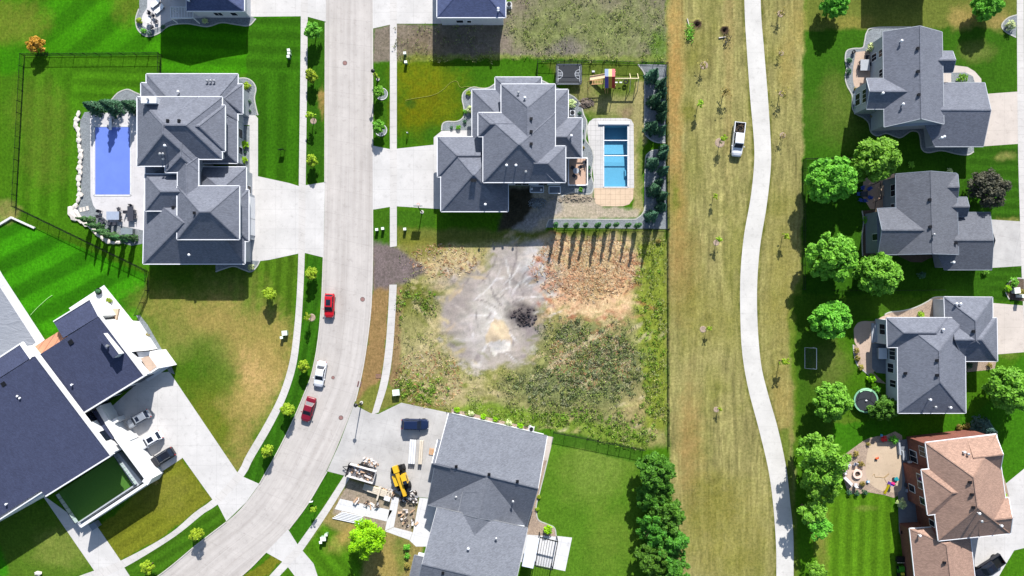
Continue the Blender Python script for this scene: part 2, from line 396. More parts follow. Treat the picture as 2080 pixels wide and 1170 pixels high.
ell(420, 730, 45, 60, (70, 118, 26), .6, .7, rot=-20)
reg([(612, 33), (662, 43), (658, 370), (622, 375)], (52, 106, 18), 1); reg([(622, 515), (657, 523), (645, 700), (597, 850), (527, 982), (495, 969), (580, 810), (612, 680)], (52, 110, 18), 1); stripes([(622, 515), (657, 523), (645, 700), (597, 850), (527, 982), (495, 969), (580, 810), (612, 680)], 12, 20, .10)
ell(655, 205, 7, 30, (170, 140, 84), .4, .9)
reg([(370, 930), (425, 1005), (430, 1015), (320, 1098), (246, 1138), (200, 1072), (312, 970)], (120, 126, 36), 2, .12); stripes([(370, 930), (430, 1015), (246, 1138), (200, 1072)], 56, 26, .055, 6); ell(340, 1000, 60, 40, (134, 132, 58), .7, .6)
reg([(442, 1024), (460, 1060), (400, 1105), (318, 1172), (240, 1230), (200, 1200), (252, 1152)], (66, 120, 22), 1); stripes([(442, 1024), (460, 1060), (400, 1105), (318, 1172), (252, 1152)], 58, 22, .10)
reg([(-260, 1060), (95, 1020), (190, 1158), (-260, 1300)], (84, 126, 34), 2); ell(120, 1110, 55, 40, (130, 140, 66), .5, .8); reg([(-260, 1060), (-20, 1060), (20, 1165), (-260, 1300)], (60, 150, 18), 6)
# east verge, house row in the middle
reg([(757, 58), (792, 50), (806, 48), (885, 48), (1050, 0), (1050, -230), (1352, -230), (1352, 126), (1060, 112), (822, 122), (757, 126)], (134, 124, 112), 3, .22, 20, r=.55)
for q in ((1180, 40, 130, 60), (1270, 60, 80, 70), (1100, 75, 60, 30)): ell(*q, (128, 138, 84), .7, .85, .3, 10, .9, r=.9)
ell(870, 90, 60, 28, (124, 110, 92), .6, .8); ell(1150, 98, 34, 20, (126, 118, 118), .6, .9)
reg([(808, 112), (1352, 112), (1352, 128), (808, 124)], (128, 140, 74), 5, .35, 9, r=.9, rag=6); ell(1338, 95, 16, 30, (96, 138, 48), .5, .95)
reg([(757, 128), (806, 126), (1060, 118), (1355, 128), (1355, 300), (1150, 240), (950, 275), (807, 302), (757, 296)], (60, 116, 16), 2)
ell(860, 165, 60, 45, (122, 124, 18), .7, .85); ell(855, 230, 60, 42, (116, 110, 10), .7, .85); ell(890, 215, 50, 30, (108, 116, 18), .7, .6); ell(775, 215, 14, 80, (56, 112, 20), .4, .8)
ell(895, 275, 40, 22, (48, 106, 20), .7, .7); ell(832, 210, 10, 10, (46, 100, 22), .4, .8, rag=.1)
reg([(1110, 128), (1300, 131), (1310, 160), (1310, 280), (1200, 240), (1160, 190)], (100, 122, 46), 5); ell(1250, 215, 60, 22, (168, 160, 112), .6, .9); ell(1185, 185, 26, 26, (150, 142, 96), .6, .85); ell(1275, 235, 16, 20, (150, 130, 104), .6, .9)
ell(1190, 210, 16, 10, (84, 74, 66), .6, .9)
reg([(1290, 165), (1311, 165), (1315, 290), (1300, 300), (1308, 430), (1286, 442), (1284, 250)], (168, 160, 110), 3); ell(1300, 330, 7, 60, (112, 132, 58), .5, .9)
reg([(1035, 375), (1206, 380), (1206, 405), (1225, 420), (1300, 425), (1296, 443), (1124, 446), (1109, 463), (1085, 500), (1000, 502), (1035, 440)], (188, 176, 158), 4, .15)
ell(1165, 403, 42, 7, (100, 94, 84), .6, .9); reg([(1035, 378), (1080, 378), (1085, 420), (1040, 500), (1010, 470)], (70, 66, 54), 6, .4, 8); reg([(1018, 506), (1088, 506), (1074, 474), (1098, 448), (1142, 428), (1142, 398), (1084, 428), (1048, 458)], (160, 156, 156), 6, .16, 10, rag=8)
reg([(757, 426), (885, 424), (888, 500), (757, 490)], (62, 114, 22), 2); reg([(806, 465), (1130, 470), (1350, 466), (1350, 505), (806, 506)], (112, 120, 54), 7, .15, rag=6, r=.3)
ell(830, 490, 26, 24, (118, 126, 42), .6, .8)
# the vacant lot
LOT = [(808, 500), (1352, 470), (1357, 905), (1310, 912), (1125, 872), (1085, 862), (915, 838), (815, 818), (800, 800), (806, 580)]
reg(LOT, (152, 150, 92), 7, .28, 14, r=.6, rag=8)
ell(850, 610, 42, 42, (110, 116, 48), .4, .95, .3, 10, r=.85); ell(855, 700, 44, 60, (186, 174, 130), .5, .85, .25, 10, r=.5); ell(840, 665, 26, 26, (140, 140, 84), .5, .8, .3, 9, r=.6); ell(930, 540, 85, 34, (214, 190, 146), .5, .95, .16, 10, r=.15); ell(850, 508, 44, 20, (128, 124, 54), .5, .85, r=.4)
reg([(1100, 490), (1180, 482), (1270, 492), (1296, 540), (1288, 610), (1262, 650), (1180, 640), (1110, 640), (1096, 590), (1120, 540)], (224, 196, 154), 10, .26, 8, r=.25, rag=26); ell(1170, 585, 60, 46, (222, 174, 142), .6, .85, .26, 7, r=.2); ell(1262, 590, 26, 52, (218, 180, 138), .6, .8, .25, 7, r=.25); ell(1190, 520, 70, 20, (190, 166, 122), .5, .8, .25, 8, r=.3); ell(1200, 585, 36, 26, (168, 146, 94), .5, .7, .3, 7)
DIRT = [(1000, 503), (1122, 503), (1132, 545), (1112, 600), (1100, 640), (1092, 690), (1068, 738), (1000, 752), (960, 745), (915, 700), (893, 645), (900, 580), (930, 562), (985, 545)]
reg(DIRT, (184, 174, 166), 12, .08, 26, r=0, rag=30)
ell(930, 610, 40, 60, (166, 156, 152), .6, .8, .07, r=0, rot=-15); ell(1085, 540, 28, 36, (212, 212, 214), .6, .95, .07, r=0); ell(1040, 525, 34, 22, (176, 168, 166), .6, .8, .07, r=0); ell(1000, 630, 34, 56, (214, 208, 202), .7, .9, .06, r=0, rot=22); ell(965, 690, 22, 46, (196, 190, 186), .6, .8, .08, r=0, rot=-20); ell(1050, 585, 40, 24, (164, 156, 156), .6, .8, .1, r=0, rot=-20)
def arc(cx, cy, R_, a0, a1, wd_, c, op):
    w = win_(cx - R_, cy - R_, cx + R_, cy + R_, 4); dx, dy = wx[w] * .4 + GX[w] * .6 - cx, wy[w] * .4 + GY[w] * .6 - cy; an = np.degrees(np.arctan2(dy, dx)) % 360
    e = np.minimum((an - a0) % 360, (a1 - an) % 360) * ((an - a0) % 360 < (a1 - a0) % 360)
    m = np.exp(-((np.hypot(dx, dy) - R_) / wd_) ** 2) * sst(0, 14, e) * op * np.clip(.85 + .5 * fbm(GX[w], GY[w], 10, 3, 7), 0, 1); put(m, c, .05, 20, 3, w); rough[w] *= 1 - m
for k in range(64):                              # sweeping blade and tyre marks in the dirt
    rr_ = random.Random(k); R_ = rr_.uniform(30, 130); a = rr_.uniform(0, 360); q = rr_.uniform(0, 6.28); d = rr_.random() ** .6
    px_, py_ = 1005 + 84 * d * math.cos(q) + 40 * (.5 - d * math.sin(q)), 618 + 105 * d * math.sin(q); arc(px_ - R_ * math.cos(math.radians(a)), py_ - R_ * math.sin(math.radians(a)), R_, a - rr_.uniform(10, 34), a + rr_.uniform(10, 34), rr_.uniform(.9, 2.2), ((236, 232, 231), (132, 124, 124), (206, 196, 190))[k % 3], .85)
for k in range(0):
    a = .2 * k; ell(985 + 58 * math.sin(k * 2.1), 610 + 66 * math.cos(k * 1.7), 26 + (k * 7) % 20, 1.6 + .5 * (k % 3), ((226, 221, 219), (140, 131, 131))[k % 2], .7, .85, .06, rot=(k * 37) % 70 - 50, r=0, rag=.25, seed=k)
ell(1068, 640, 34, 26, (84, 78, 80), .45, .95, .35, 5, r=0); ell(1064, 652, 16, 12, (40, 36, 40), .4, .9, .3, 5, r=0); ell(1085, 672, 20, 30, (150, 140, 142), .6, .8, r=0)
reg([(1004, 648), (1022, 650), (1042, 690), (1034, 704), (990, 700), (986, 682)], (214, 194, 166), 2, .16, 6, r=0, rag=7); reg([(988, 694), (1036, 692), (1034, 712), (1010, 716), (1004, 722), (998, 708)], (242, 234, 226), 1.5, .08, 6, r=0, rag=4); ell(968, 740, 14, 9, (226, 220, 214), .4, .9, r=0)
reg([(1098, 690), (1180, 655), (1290, 650), (1300, 700), (1300, 880), (1125, 862), (1000, 832), (1010, 770), (1060, 745)], (142, 142, 92), 12, .34, 9, r=.85, rag=24)
reg([(1300, 500), (1354, 478), (1356, 880), (1310, 870), (1296, 700), (1284, 600)], (136, 150, 58), 7, .24, 8, r=.8, rag=10)
for q in ((1225, 745, 66, 66), (1130, 785, 80, 36), (1160, 672, 44, 26)): ell(*q, (124, 134, 88), .5, .9, .35, 8, .7, r=1.0)
for k in range(6): ell(1120 + 26 * k, 742 - 17 * k, 20, 4.5, (206, 190, 156), .6, .9, .2, 8, rot=-38, rag=.5, r=.1)
ell(1290, 830, 24, 40, (184, 164, 120), .5, .7, .3, 8, r=.4); ell(850, 785, 55, 30, (138, 150, 70), .5, .85, .3, 8, r=.9); ell(940, 790, 40, 30, (190, 176, 140), .5, .6, .3, 8, r=.4); reg([(960, 815), (1130, 845), (1320, 880), (1312, 912), (1125, 872), (915, 838)], (122, 152, 56), 7, .28, 8, r=1, rag=7)
rr_ = random.Random(99)                          # ragged mixing of the soil, straw and weeds
for poly, cs in ((DIRT, ((196, 186, 180), (150, 140, 138), (206, 184, 148), (140, 140, 88), (214, 208, 204))), ([(1110, 500), (1270, 500), (1290, 560), (1285, 620), (1230, 655), (1160, 650), (1110, 640), (1100, 570)], ((226, 198, 158), (206, 150, 118), (150, 146, 88), (186, 160, 118), (170, 104, 78))), ([(830, 600), (900, 560), (880, 720), (840, 760), (920, 800), (1000, 800)], ((206, 190, 148), (120, 128, 56), (186, 172, 128)))):
    for k in range(95):
        i = rr_.randrange(len(poly)); f = rr_.random(); a_, b2 = poly[i], poly[(i + 1) % len(poly)]; x = a_[0] + (b2[0] - a_[0]) * f + rr_.gauss(0, 15); y = a_[1] + (b2[1] - a_[1]) * f + rr_.gauss(0, 12)
        ell(x, y, rr_.uniform(5, 20), rr_.uniform(2, 6), rr_.choice(cs), .6, rr_.uniform(.5, .9), .2, 7, .7, k, .35, rr_.uniform(-50, 50))
for k in range(120): ell(rr_.uniform(1090, 1345), rr_.uniform(650, 890), rr_.uniform(5, 18), rr_.uniform(1.5, 4), rr_.choice(((214, 200, 164), (190, 170, 124), (110, 118, 66), (176, 178, 110))), .6, rr_.uniform(.5, .85), .2, 7, .7, k, .4, rr_.uniform(-60, -10))
for k in range(60): ell(rr_.uniform(1115, 1280), rr_.uniform(495, 640), rr_.uniform(4, 14), rr_.uniform(1.2, 3), rr_.choice(((240, 216, 180), (196, 132, 100), (140, 112, 76), (232, 190, 160))), .6, rr_.uniform(.5, .9), .2, 7, .7, k, .3, rr_.uniform(-90, 90))
reg([(757, 500), (792, 500), (792, 590), (783, 720), (757, 842), (722, 822), (745, 700), (756, 600)], (154, 126, 84), 3, .14, 14); reg([(757, 490), (800, 500), (868, 545), (858, 560), (806, 580), (756, 590)], (124, 112, 112), 6, .15, 10, rag=6)
reg([(805, 580), (815, 580), (812, 800), (790, 780)], (150, 126, 90), 4, .15); reg([(745, 790), (780, 770), (757, 840), (722, 822)], (126, 132, 60), 5); reg([(775, 780), (915, 836), (910, 842), (815, 818), (757, 840)], (132, 134, 66), 4, .2, r=.3)
# H6 plots
reg([(663, 959), (699, 966), (606, 1106), (584, 1076)], (56, 118, 18), 1); reg([(712, 970), (850, 1005), (870, 1090), (835, 1172), (830, 1300), (640, 1300), (612, 1118)], (150, 138, 84), 3); reg([(655, 1060), (680, 1075), (740, 1100), (735, 1300), (560, 1300), (612, 1118)], (74, 132, 20), 7); stripes([(655, 1060), (740, 1100), (735, 1200), (612, 1150)], -38, 30, .10); ell(705, 1090, 40, 18, (186, 158, 92), .6, .85, rot=-40); ell(790, 1140, 40, 40, (166, 148, 84), .6, .85)
reg([(708, 975), (800, 1000), (850, 1010), (836, 1085), (785, 1072), (680, 1045), (676, 1040)], (166, 152, 136), 3, .2, 8); ell(815, 1128, 14, 34, (104, 128, 50), .5, .8)
reg([(560, 1122), (572, 1140), (545, 1172), (490, 1172)], (120, 124, 36), 1)
reg([(1120, 874), (1306, 912), (1300, 1400), (1050, 1400), (1085, 1060)], (86, 138, 34), 3, .12, 26); ell(1205, 950, 60, 60, (128, 152, 68), .8, .7, .2, 10); ell(1240, 1090, 40, 60, (112, 146, 52), .8, .6, .2, 10); reg([(1120, 874), (1306, 912), (1306, 942), (1120, 900)], (64, 120, 28), 2, op=.8)
# the park strip
PARK = [(1353, -230), (1636, -230), (1632, 320), (1626, 560), (1600, 620), (1612, 900), (1620, 1400), (1388, 1400), (1358, 900)]
reg(PARK, (156, 150, 96), 5, .14, 24, rag=5)
u = GX + 6 * fbm(GX, GY, 90, 2, 21)
pm = sst(-6, 6, sdf(wx, wy, PARK)); st = fbm(u * 6, GY * .35, 26, 4, 31); s2 = fbm(u * 9, GY * .22, 22, 3, 33)
col *= (1 + (.34 * st + .46 * s2) * pm)[..., None]
green = np.clip(fbm(GX, GY * .5, 46, 5, 35) * 1.3, 0, 1) * pm * .6; put(green, (122, 128, 48), .2, 9, 36)
for x, y, rx, ry, c, op in ((1372, 190, 16, 200, (186, 148, 88), .85), (1378, 460, 16, 120, (172, 142, 82), .7), (1395, 560, 30, 80, (150, 128, 78), .7), (1480, 90, 10, 220, (172, 152, 100), .6), (1400, 900, 24, 110, (172, 144, 90), .8), (1640, 60, 40, 60, (164, 148, 84), .7), (1600, 130, 18, 50, (172, 154, 92), .7),
                          (1430, 640, 60, 60, (138, 136, 62), .6), (1590, 600, 40, 160, (146, 140, 70), .7), (1480, 1080, 70, 90, (138, 134, 58), .6), (1590, 830, 22, 80, (164, 146, 84), .7), (1420, 100, 30, 60, (126, 124, 60), .6), (1445, 1010, 40, 50, (122, 118, 52), .6), (1400, 230, 14, 26, (112, 116, 44), .8), (1370, 400, 10, 36, (100, 122, 40), .8)): ell(x, y, rx, ry, c, .7, op, .2, 12)
for cx, cy in ((1460, 400), (1460, 490), (1434, 668), (1460, 832), (1588, 735), (1462, 287), (1428, 137), (1447, 960)):   # mower rings round the saplings
    w = win_(cx - 80, cy - 90, cx + 80, cy + 90); rr = np.hypot(wx[w] - cx, (wy[w] - cy) * .8); q = np.sin(rr / 3.4 + 2 * fbm(GX[w], GY[w], 30, 2, 3)) * np.exp(-(rr / 36) ** 2) * .16; col[w] *= (1 + q)[..., None]
reg([(1575, 870), (1604, 870), (1640, 1400), (1612, 1400), (1600, 1000)], (96, 124, 40), 5, .15, op=.8)
pth = [(1512, 0), (1517, 100), (1524, 200), (1531, 280), (1532, 330), (1525, 400), (1511, 480), (1504, 560), (1504, 650), (1508, 720), (1520, 790), (1541, 870), (1560, 950), (1570, 1020), (1576, 1100), (1577, 1170), (1612, 1170), (1611, 1080), (1605, 1020), (1597, 950), (1580, 870), (1560, 800), (1546, 740), (1539, 660), (1538, 580), (1544, 500), (1557, 420), (1565, 350), (1566, 300), (1560, 200), (1552, 100), (1545, 0)]
w = win_(1490, 0, 1630, 1170); d = sdf(GX[w], GY[w], pth); m = sst(-7, -2, d) * np.clip(.5 + .8 * fbm(GX[w], GY[w], 12, 3, 77), 0, 1); put(m, (96, 104, 36), .2, 8, 3, w)
# the eastern row
reg([(1632, 60), (2066, 50), (2066, 200), (1960, 190), (1965, 320), (1632, 322)], (58, 112, 20), 5, rag=5); ell(1720, 230, 60, 50, (112, 128, 58), .9, .55, .2, 10); ell(1985, 105, 32, 20, (128, 134, 70), .7, .75); ell(1690, 190, 20, 40, (110, 124, 56), .8, .6)
reg([(1640, -230), (2066, -230), (2066, 56), (1640, 58)], (110, 122, 52), 4, .15); ell(1955, 35, 26, 26, (172, 150, 90), .5, .85); ell(2030, 40, 22, 20, (170, 148, 92), .6, .8); ell(1730, 45, 40, 12, (150, 140, 70), .6, .7)
reg([(1630, 322), (2075, 290), (2072, 450), (2020, 540), (2080, 540), (2080, 620), (1930, 600), (1630, 600)], (52, 104, 18), 3); stripes(big(1960, 290, 2072, 450), 92, 22, .10); stripes(big(2010, 540, 2078, 610), 92, 20, .10); ell(2040, 318, 22, 8, (146, 142, 82), .6, .8); ell(2050, 446, 30, 5, (150, 142, 80), .5, .7)
reg([(1612, 600), (1930, 604), (1700, 660), (1700, 900), (1625, 900)], (66, 112, 24), 5); ell(1690, 745, 34, 40, (114, 124, 60), .8, .8, .2, 9); ell(1720, 860, 30, 20, (100, 128, 44), .7, .6)
reg([(1690, 860), (1990, 840), (2080, 715), (2400, 715), (2400, 1010), (2040, 985), (2020, 880), (1850, 880), (1700, 925)], (62, 128, 18), 3); ell(2050, 720, 24, 8, (120, 140, 60), .6, .6)
reg([(1660, 1005), (1790, 1000), (1826, 1045), (1830, 1400), (1650, 1400)], (84, 138, 24), 4); stripes(big(1660, 1005, 1830, 1180), 2, 26, .11); ell(1668, 1090, 14, 70, (140, 136, 66), .6, .8); ell(1755, 1032, 22, 6, (128, 144, 66), .6, .7)
reg([(2050, 1120), (2400, 1060), (2400, 1400), (2030, 1400)], (70, 132, 20), 2)
# general small-scale life
fine = 1 + .10 * fbm(GX, GY, 9, 3, 41) + .07 * fbm(GX, GY, 120, 3, 42); col *= fine[..., None]
col *= (1 + .35 * rough * fbm(GX, GY, 7.5, 3, 43))[..., None]
gr = np.clip((col[..., 1] / (col[..., 0] + 1e-4) - 1.3) / .8, 0, 1); col[..., 0] *= 1 + .07 * gr; col[..., 1] *= 1 - .10 * gr
sm = 1 - .72 * sst(-10, 8, sdf(wx, wy, DIRT) + 18 * fbm(GX, GY, 40, 4, 7))   # smooth bare soil carries less fine mottling
# relief: only on the bare plots
gz = np.zeros(GX.shape)
lotm = sst(0, 30, sdf(GX, GY, [(812, 505), (1346, 470), (1350, 880), (1300, 885), (1120, 850), (960, 815), (818, 800), (812, 590)]))
gz += lotm * (.16 * fbm(GX, GY, 40, 5, 51) + .10 * np.abs(fbm(GX * .5 + GY * .4, GY * 1.4, 14, 3, 52)))
for k in range(9):                               # shallow wheel ruts sweeping through the grey dirt
    R0 = (90, 112, 121, 150, 160, 185, 212, 222, 250)[k]; uu = np.hypot(GX - 850 - 9 * k, GY - 730 + 4 * k) - R0 + 14 * fbm(GX, GY, 50, 3, 60 + k)
    gz += .05 * (np.exp(-((uu - 3) / 2.2) ** 2) - np.exp(-(uu / 2.4) ** 2)) * lotm * sst(1.2, .6, np.hypot((GX - 1010) / 95, (GY - 620) / 125)) * np.clip(.4 + fbm(GX, GY, 34, 2, 80 + k), 0, 1)
gz += .5 * np.exp(-((GX - 1068) / 24) ** 2 - ((GY - 640) / 18) ** 2) * (1 + .7 * fbm(GX, GY, 9, 3, 53)) + .75 * np.exp(-((GX - 1013) / 20) ** 2 - ((GY - 682) / 22) ** 2) * (1 + .3 * fbm(GX, GY, 12, 3, 54))
gz += .4 * np.exp(-((GX - 1085) / 22) ** 2 - ((GY - 545) / 26) ** 2) * (1 + .4 * fbm(GX, GY, 14, 3, 57))
h4 = sst(0, 18, sdf(GX, GY, [(1045, -230), (1345, -230), (1345, 118), (1045, 108)])); gz += h4 * .12 * fbm(GX, GY, 26, 5, 55)
gz += .22 * sst(.9, .2, np.hypot((GX - 1165) / 46, (GY - 403) / 10)) * (.4 + fbm(GX, GY, 9, 3, 56))
for cx, cy in ((1416, 50), (1472, 62)):
    rr = np.hypot(GX - cx, GY - cy); m = sst(10, 8, rr); put(m, (76, 62, 52), .2, 5); gz += .25 * np.exp(-((rr - 7) / 2.5) ** 2) - .4 * sst(6, 2, rr)
POOL = (1226.0, 254.0, 1275.5, 380.5)
ny, nx = GX.shape
vv = np.stack([(GX - CX) * S, (CY - GY) * S, gz], -1).reshape(-1, 3)
idx = np.arange(nx * ny).reshape(ny, nx)
q4 = np.stack([idx[1:, :-1], idx[1:, 1:], idx[:-1, 1:], idx[:-1, :-1]], -1).reshape(-1, 4)
cxp, cyp = ((GX[1:, :-1] + GX[1:, 1:]) / 2).ravel(), ((GY[1:, :-1] + GY[:-1, :-1]) / 2).ravel()
q4 = q4[~((cxp > POOL[0] - 4) & (cxp < POOL[2] + 4) & (cyp > POOL[1] - 4) & (cyp < POOL[3] + 4))]
def bulk_mesh(name, vv, q, cols=None, smooth=True):
    me = D.meshes.new(name); k = q.shape[1]
    me.vertices.add(len(vv)); me.vertices.foreach_set("co", vv.astype(np.float32).ravel())
    me.loops.add(q.size); me.loops.foreach_set("vertex_index", q.astype(np.int32).ravel())
    me.polygons.add(len(q)); me.polygons.foreach_set("loop_start", np.arange(0, q.size, k, dtype=np.int32))
    me.polygons.foreach_set("use_smooth", np.full(len(q), smooth))
    if cols is not None:
        at = me.attributes.new("Col", 'FLOAT_COLOR', 'POINT')
        at.data.foreach_set("color", (np.concatenate([np.clip(cols, 0, 1), np.ones((len(cols), 1))], 1) if cols.shape[1] == 3 else cols).astype(np.float32).ravel())
    me.update(); me.validate(); return me
gm = bulk_mesh("ground", vv, q4, np.concatenate([np.clip(col, 0, 1).reshape(-1, 3), sm.reshape(-1, 1)], 1))
m, t, b = newmat("ground_cover"); at = N(t, "ShaderNodeAttribute", attribute_name="Col"); pos = coords(t)
f1 = noise(t, 2.2, 5, .75, pos); f2 = noise(t, 9.0, 3, .7, pos); f3 = noise(t, .35, 4, .6, pos)
AL = at.outputs['Alpha']
c_ = mixc(t, 'MULTIPLY', AL, at.outputs['Color'], ramp(t, f1, [(.30, (.58, .62, .54)), (.70, (1.42, 1.38, 1.42))]))
c_ = mixc(t, 'MULTIPLY', AL, c_, ramp(t, f2, [(.28, (.62, .66, .6)), (.72, (1.38, 1.34, 1.36))]))
f5 = noise(t, 1.0, 4, .7, coords(t, 'Object', (5.0, .45, 1)))
c_ = mixc(t, 'MULTIPLY', math_(t, 'MULTIPLY', AL, .5), c_, ramp(t, f5, [(.32, (.72, .74, .7)), (.68, (1.28, 1.26, 1.28))]))
c_ = mixc(t, 'MULTIPLY', .6, c_, ramp(t, f3, [(.3, (.9, .94, .86)), (.7, (1.1, 1.06, 1.1))]))
t.links.new(c_, b.inputs["Base Color"]); b.inputs["Roughness"].default_value = .95; b.inputs["Specular IOR Level"].default_value = .05
bn = N(t, "ShaderNodeBump"); bn.inputs["Strength"].default_value = .55; bn.inputs["Distance"].default_value = .08
t.links.new(f2, bn.inputs["Height"]); t.links.new(bn.outputs[0], b.inputs["Normal"])
gm.materials.append(m); go = D.objects.new("ground", gm); COL.objects.link(go); tag(go, "mown lawns, bare lot and dry park grass of the neighbourhood", kind='structure')
# ------------------------------------------------------------------ flat work: road, walks, drives, patios
def cr(pts, n):                                  # Catmull-Rom through the points
    p = [np.array(q, float) for q in pts]; p = [2 * p[0] - p[1]] + p + [2 * p[-1] - p[-2]]; out = []
    for i in range(1, len(p) - 2):
        for k in range(n):
            u_ = k / n; a, b_, c, d = p[i - 1:i + 3]
            out.append(.5 * (2 * b_ + (c - a) * u_ + (2 * a - 5 * b_ + 4 * c - d) * u_ ** 2 + (3 * b_ - a - 3 * c + d) * u_ ** 3))
    return [tuple(q) for q in out + [p[-2]]]
def strip(name, left, right, mat, z, label, n=60):
    def res(pl):
        pl = cr(pl, 8); d = [0]
        for a, b_ in zip(pl, pl[1:]): d.append(d[-1] + math.dist(a, b_))
        return [(np.interp(d[-1] * k / n, d, [q[0] for q in pl]), np.interp(d[-1] * k / n, d, [q[1] for q in pl])) for k in range(n + 1)]
    L, R_ = res(left), res(right); v, f, uv, s_ = [], [], [], 0
    for k in range(n + 1):
        a, c = P(*L[k], z), P(*R_[k], z)
        if k: s_ += ((a - v[-2]).length + (c - v[-1]).length) / 2
        v += [a, c]; uv += [(s_, 0), (s_, (a - c).length)]
    me = D.meshes.new(name); f = [(2 * k, 2 * k + 1, 2 * k + 3, 2 * k + 2) for k in range(n)]
    me.from_pydata([tuple(q) for q in v], [], f); ul = me.uv_layers.new(name="UVMap")
    for lp in me.loops: ul.data[lp.index].uv = uv[lp.vertex_index]
    bm = bmesh.new(); bm.from_mesh(me); bmesh.ops.recalc_face_normals(bm, faces=bm.faces)
    if bm.faces[0].normal.z < 0: bmesh.ops.reverse_faces(bm, faces=bm.faces)
    bm.to_mesh(me); bm.free(); me.materials.append(mat)
    o = D.objects.new(name, me); COL.objects.link(o); return tag(o, label, kind='structure')
def sheet(name, pts, mat, z, label, kind='structure', smooth=0):
    if smooth: pts = cr(pts + [pts[0]], smooth)[:-1]
    mb = MB(); mb.prism([tuple(P(*q)[:2]) for q in pts], -.06, z); o = mb.build(name, mat); return tag(o, label, kind=kind)
def kerbline(name, pts, label, wd=.16, h=.1, mat=None, parent=None, sm=6, n=0):
    pl = [P(*q) for q in (cr(pts, sm) if sm else pts)]; mb = MB(); b0 = len(mb.v)
    for i, p in enumerate(pl):
        d = (pl[min(i + 1, len(pl) - 1)] - pl[max(i - 1, 0)]).normalized(); nn = Vector((-d.y, d.x, 0)) * wd / 2
        for q, z in ((p + nn, -.05), (p + nn, h), (p - nn, h), (p - nn, -.05)): mb.v.append((q.x, q.y, z))
    for i in range(len(pl) - 1):
        for k in range(4): l = (k + 1) % 4; mb.f.append((b0 + 4 * i + k, b0 + 4 * i + l, b0 + 4 * i + 4 + l, b0 + 4 * i + 4 + k))
    mb.f += [(0, 1, 2, 3), (4 * len(pl) - 1, 4 * len(pl) - 2, 4 * len(pl) - 3, 4 * len(pl) - 4)]
    o = mb.build(name, mat or M['kerb'], parent, world=parent is not None)
    return o if parent is not None else tag(o, label, kind='structure')
RL = [(664, -260), (662, 0), (661, 200), (660, 370), (657, 520), (653, 620), (645, 700), (633, 760), (618, 800), (597, 850), (565, 915), (537, 968), (497, 1024), (460, 1060), (400, 1106), (318, 1172), (180, 1260), (20, 1330)]
RR = [(759, -260), (757, 0), (757, 200), (757, 370), (757, 520), (754, 620), (745, 700), (735, 760), (726, 800), (708, 850), (684, 910), (660, 962), (625, 1024), (590, 1072), (540, 1122), (488, 1172), (330, 1300), (120, 1400)]
strip("road", RL, RR, M['road'], .004, "pale concrete street curving to the lower left", 160)
for nm, pts in (("W", [(661, 46), (660, 370)]), ("W", [(657, 522), (653, 620), (645, 700), (633, 760), (618, 800), (597, 850), (565, 915), (527, 983)]), ("W", [(460, 1060), (400, 1106), (318, 1172), (180, 1260)]),
                ("E", [(757, 58), (757, 296)]), ("E", [(757, 426), (757, 520), (754, 620), (745, 700), (735, 760), (722, 815)]), ("E", [(664, 958), (625, 1024), (587, 1075)]), ("E", [(540, 1122), (488, 1172), (330, 1300)])):
    kerbline("kerb", pts, "low concrete kerb along the street", .18, .1)
strip("sidewalk", [(609, -260), (611, 34), (607, 370), (606, 515), (602, 610), (596, 680), (587, 740), (567, 803), (537, 862), (500, 925), (482, 960), (432, 1014), (395, 1041), (340, 1087), (245, 1139), (180, 1163), (100, 1190), (-40, 1225)],
      [(625, -260), (625, 34), (621, 370), (619, 515), (615, 610), (610, 680), (601, 745), (581, 808), (552, 868), (514, 933), (495, 968), (443, 1024), (415, 1042), (352, 1092), (252, 1153), (190, 1178), (105, 1206), (-30, 1242)], M['walk'], .016, "white concrete sidewalk along the west side of the street", 120)
strip("sidewalk", [(792, -260), (792, 50), (792, 300), (792, 420), (792, 502)], [(806, -260), (806, 50), (806, 300), (806, 420), (806, 500)], M['walk'], .016, "straight concrete sidewalk along the east side of the street", 60)
strip("sidewalk", [(791, 578), (788, 640), (782, 715), (772, 780), (755, 842)], [(806, 578), (803, 640), (797, 720), (787, 782), (769, 838)], M['walk'], .0165, "bright concrete sidewalk beside the vacant lot", 40)
strip("sidewalk", [(699, 966), (655, 1034), (604, 1106), (585, 1128), (545, 1172), (500, 1220)], [(711, 970), (668, 1040), (615, 1118), (596, 1140), (566, 1172), (520, 1220)], M['walk'], .0168, "concrete sidewalk beside the construction plot", 40)
strip("path", [(1508, -260), (1512, 0), (1517, 100), (1524, 200), (1531, 280), (1532, 330), (1525, 400), (1511, 480), (1504, 560), (1504, 650), (1508, 720), (1520, 790), (1541, 870), (1560, 950), (1570, 1020), (1576, 1100), (1577, 1170), (1575, 1400)],
      [(1541, -260), (1545, 0), (1552, 100), (1560, 200), (1566, 300), (1565, 350), (1557, 420), (1544, 500), (1538, 580), (1539, 660), (1546, 740), (1560, 800), (1580, 870), (1597, 950), (1605, 1020), (1611, 1080), (1612, 1170), (1610, 1400)], M['trail'], .012, "winding white concrete park path", 140)
strip("sidewalk", [(2065, -260), (2066, 100), (2068, 300), (2072, 450), (2078, 620), (2090, 800)], [(2079, -260), (2080, 100), (2082, 300), (2086, 450), (2092, 620), (2104, 800)], M['walk'], .017, "concrete sidewalk along the right edge", 60)
sheet("driveway", [(508, -120), (662, -120), (662, 44), (625, 34), (611, 33), (503, 34)], M['drive'], .010, "white driveway at the top left house")
sheet("driveway", [(480, 357), (524, 358), (588, 372), (607, 378), (622, 376), (660, 370), (657, 523), (621, 514), (606, 515), (546, 528), (520, 531), (480, 531)], M['drive'], .010, "wide white driveway of the house with the covered pool")
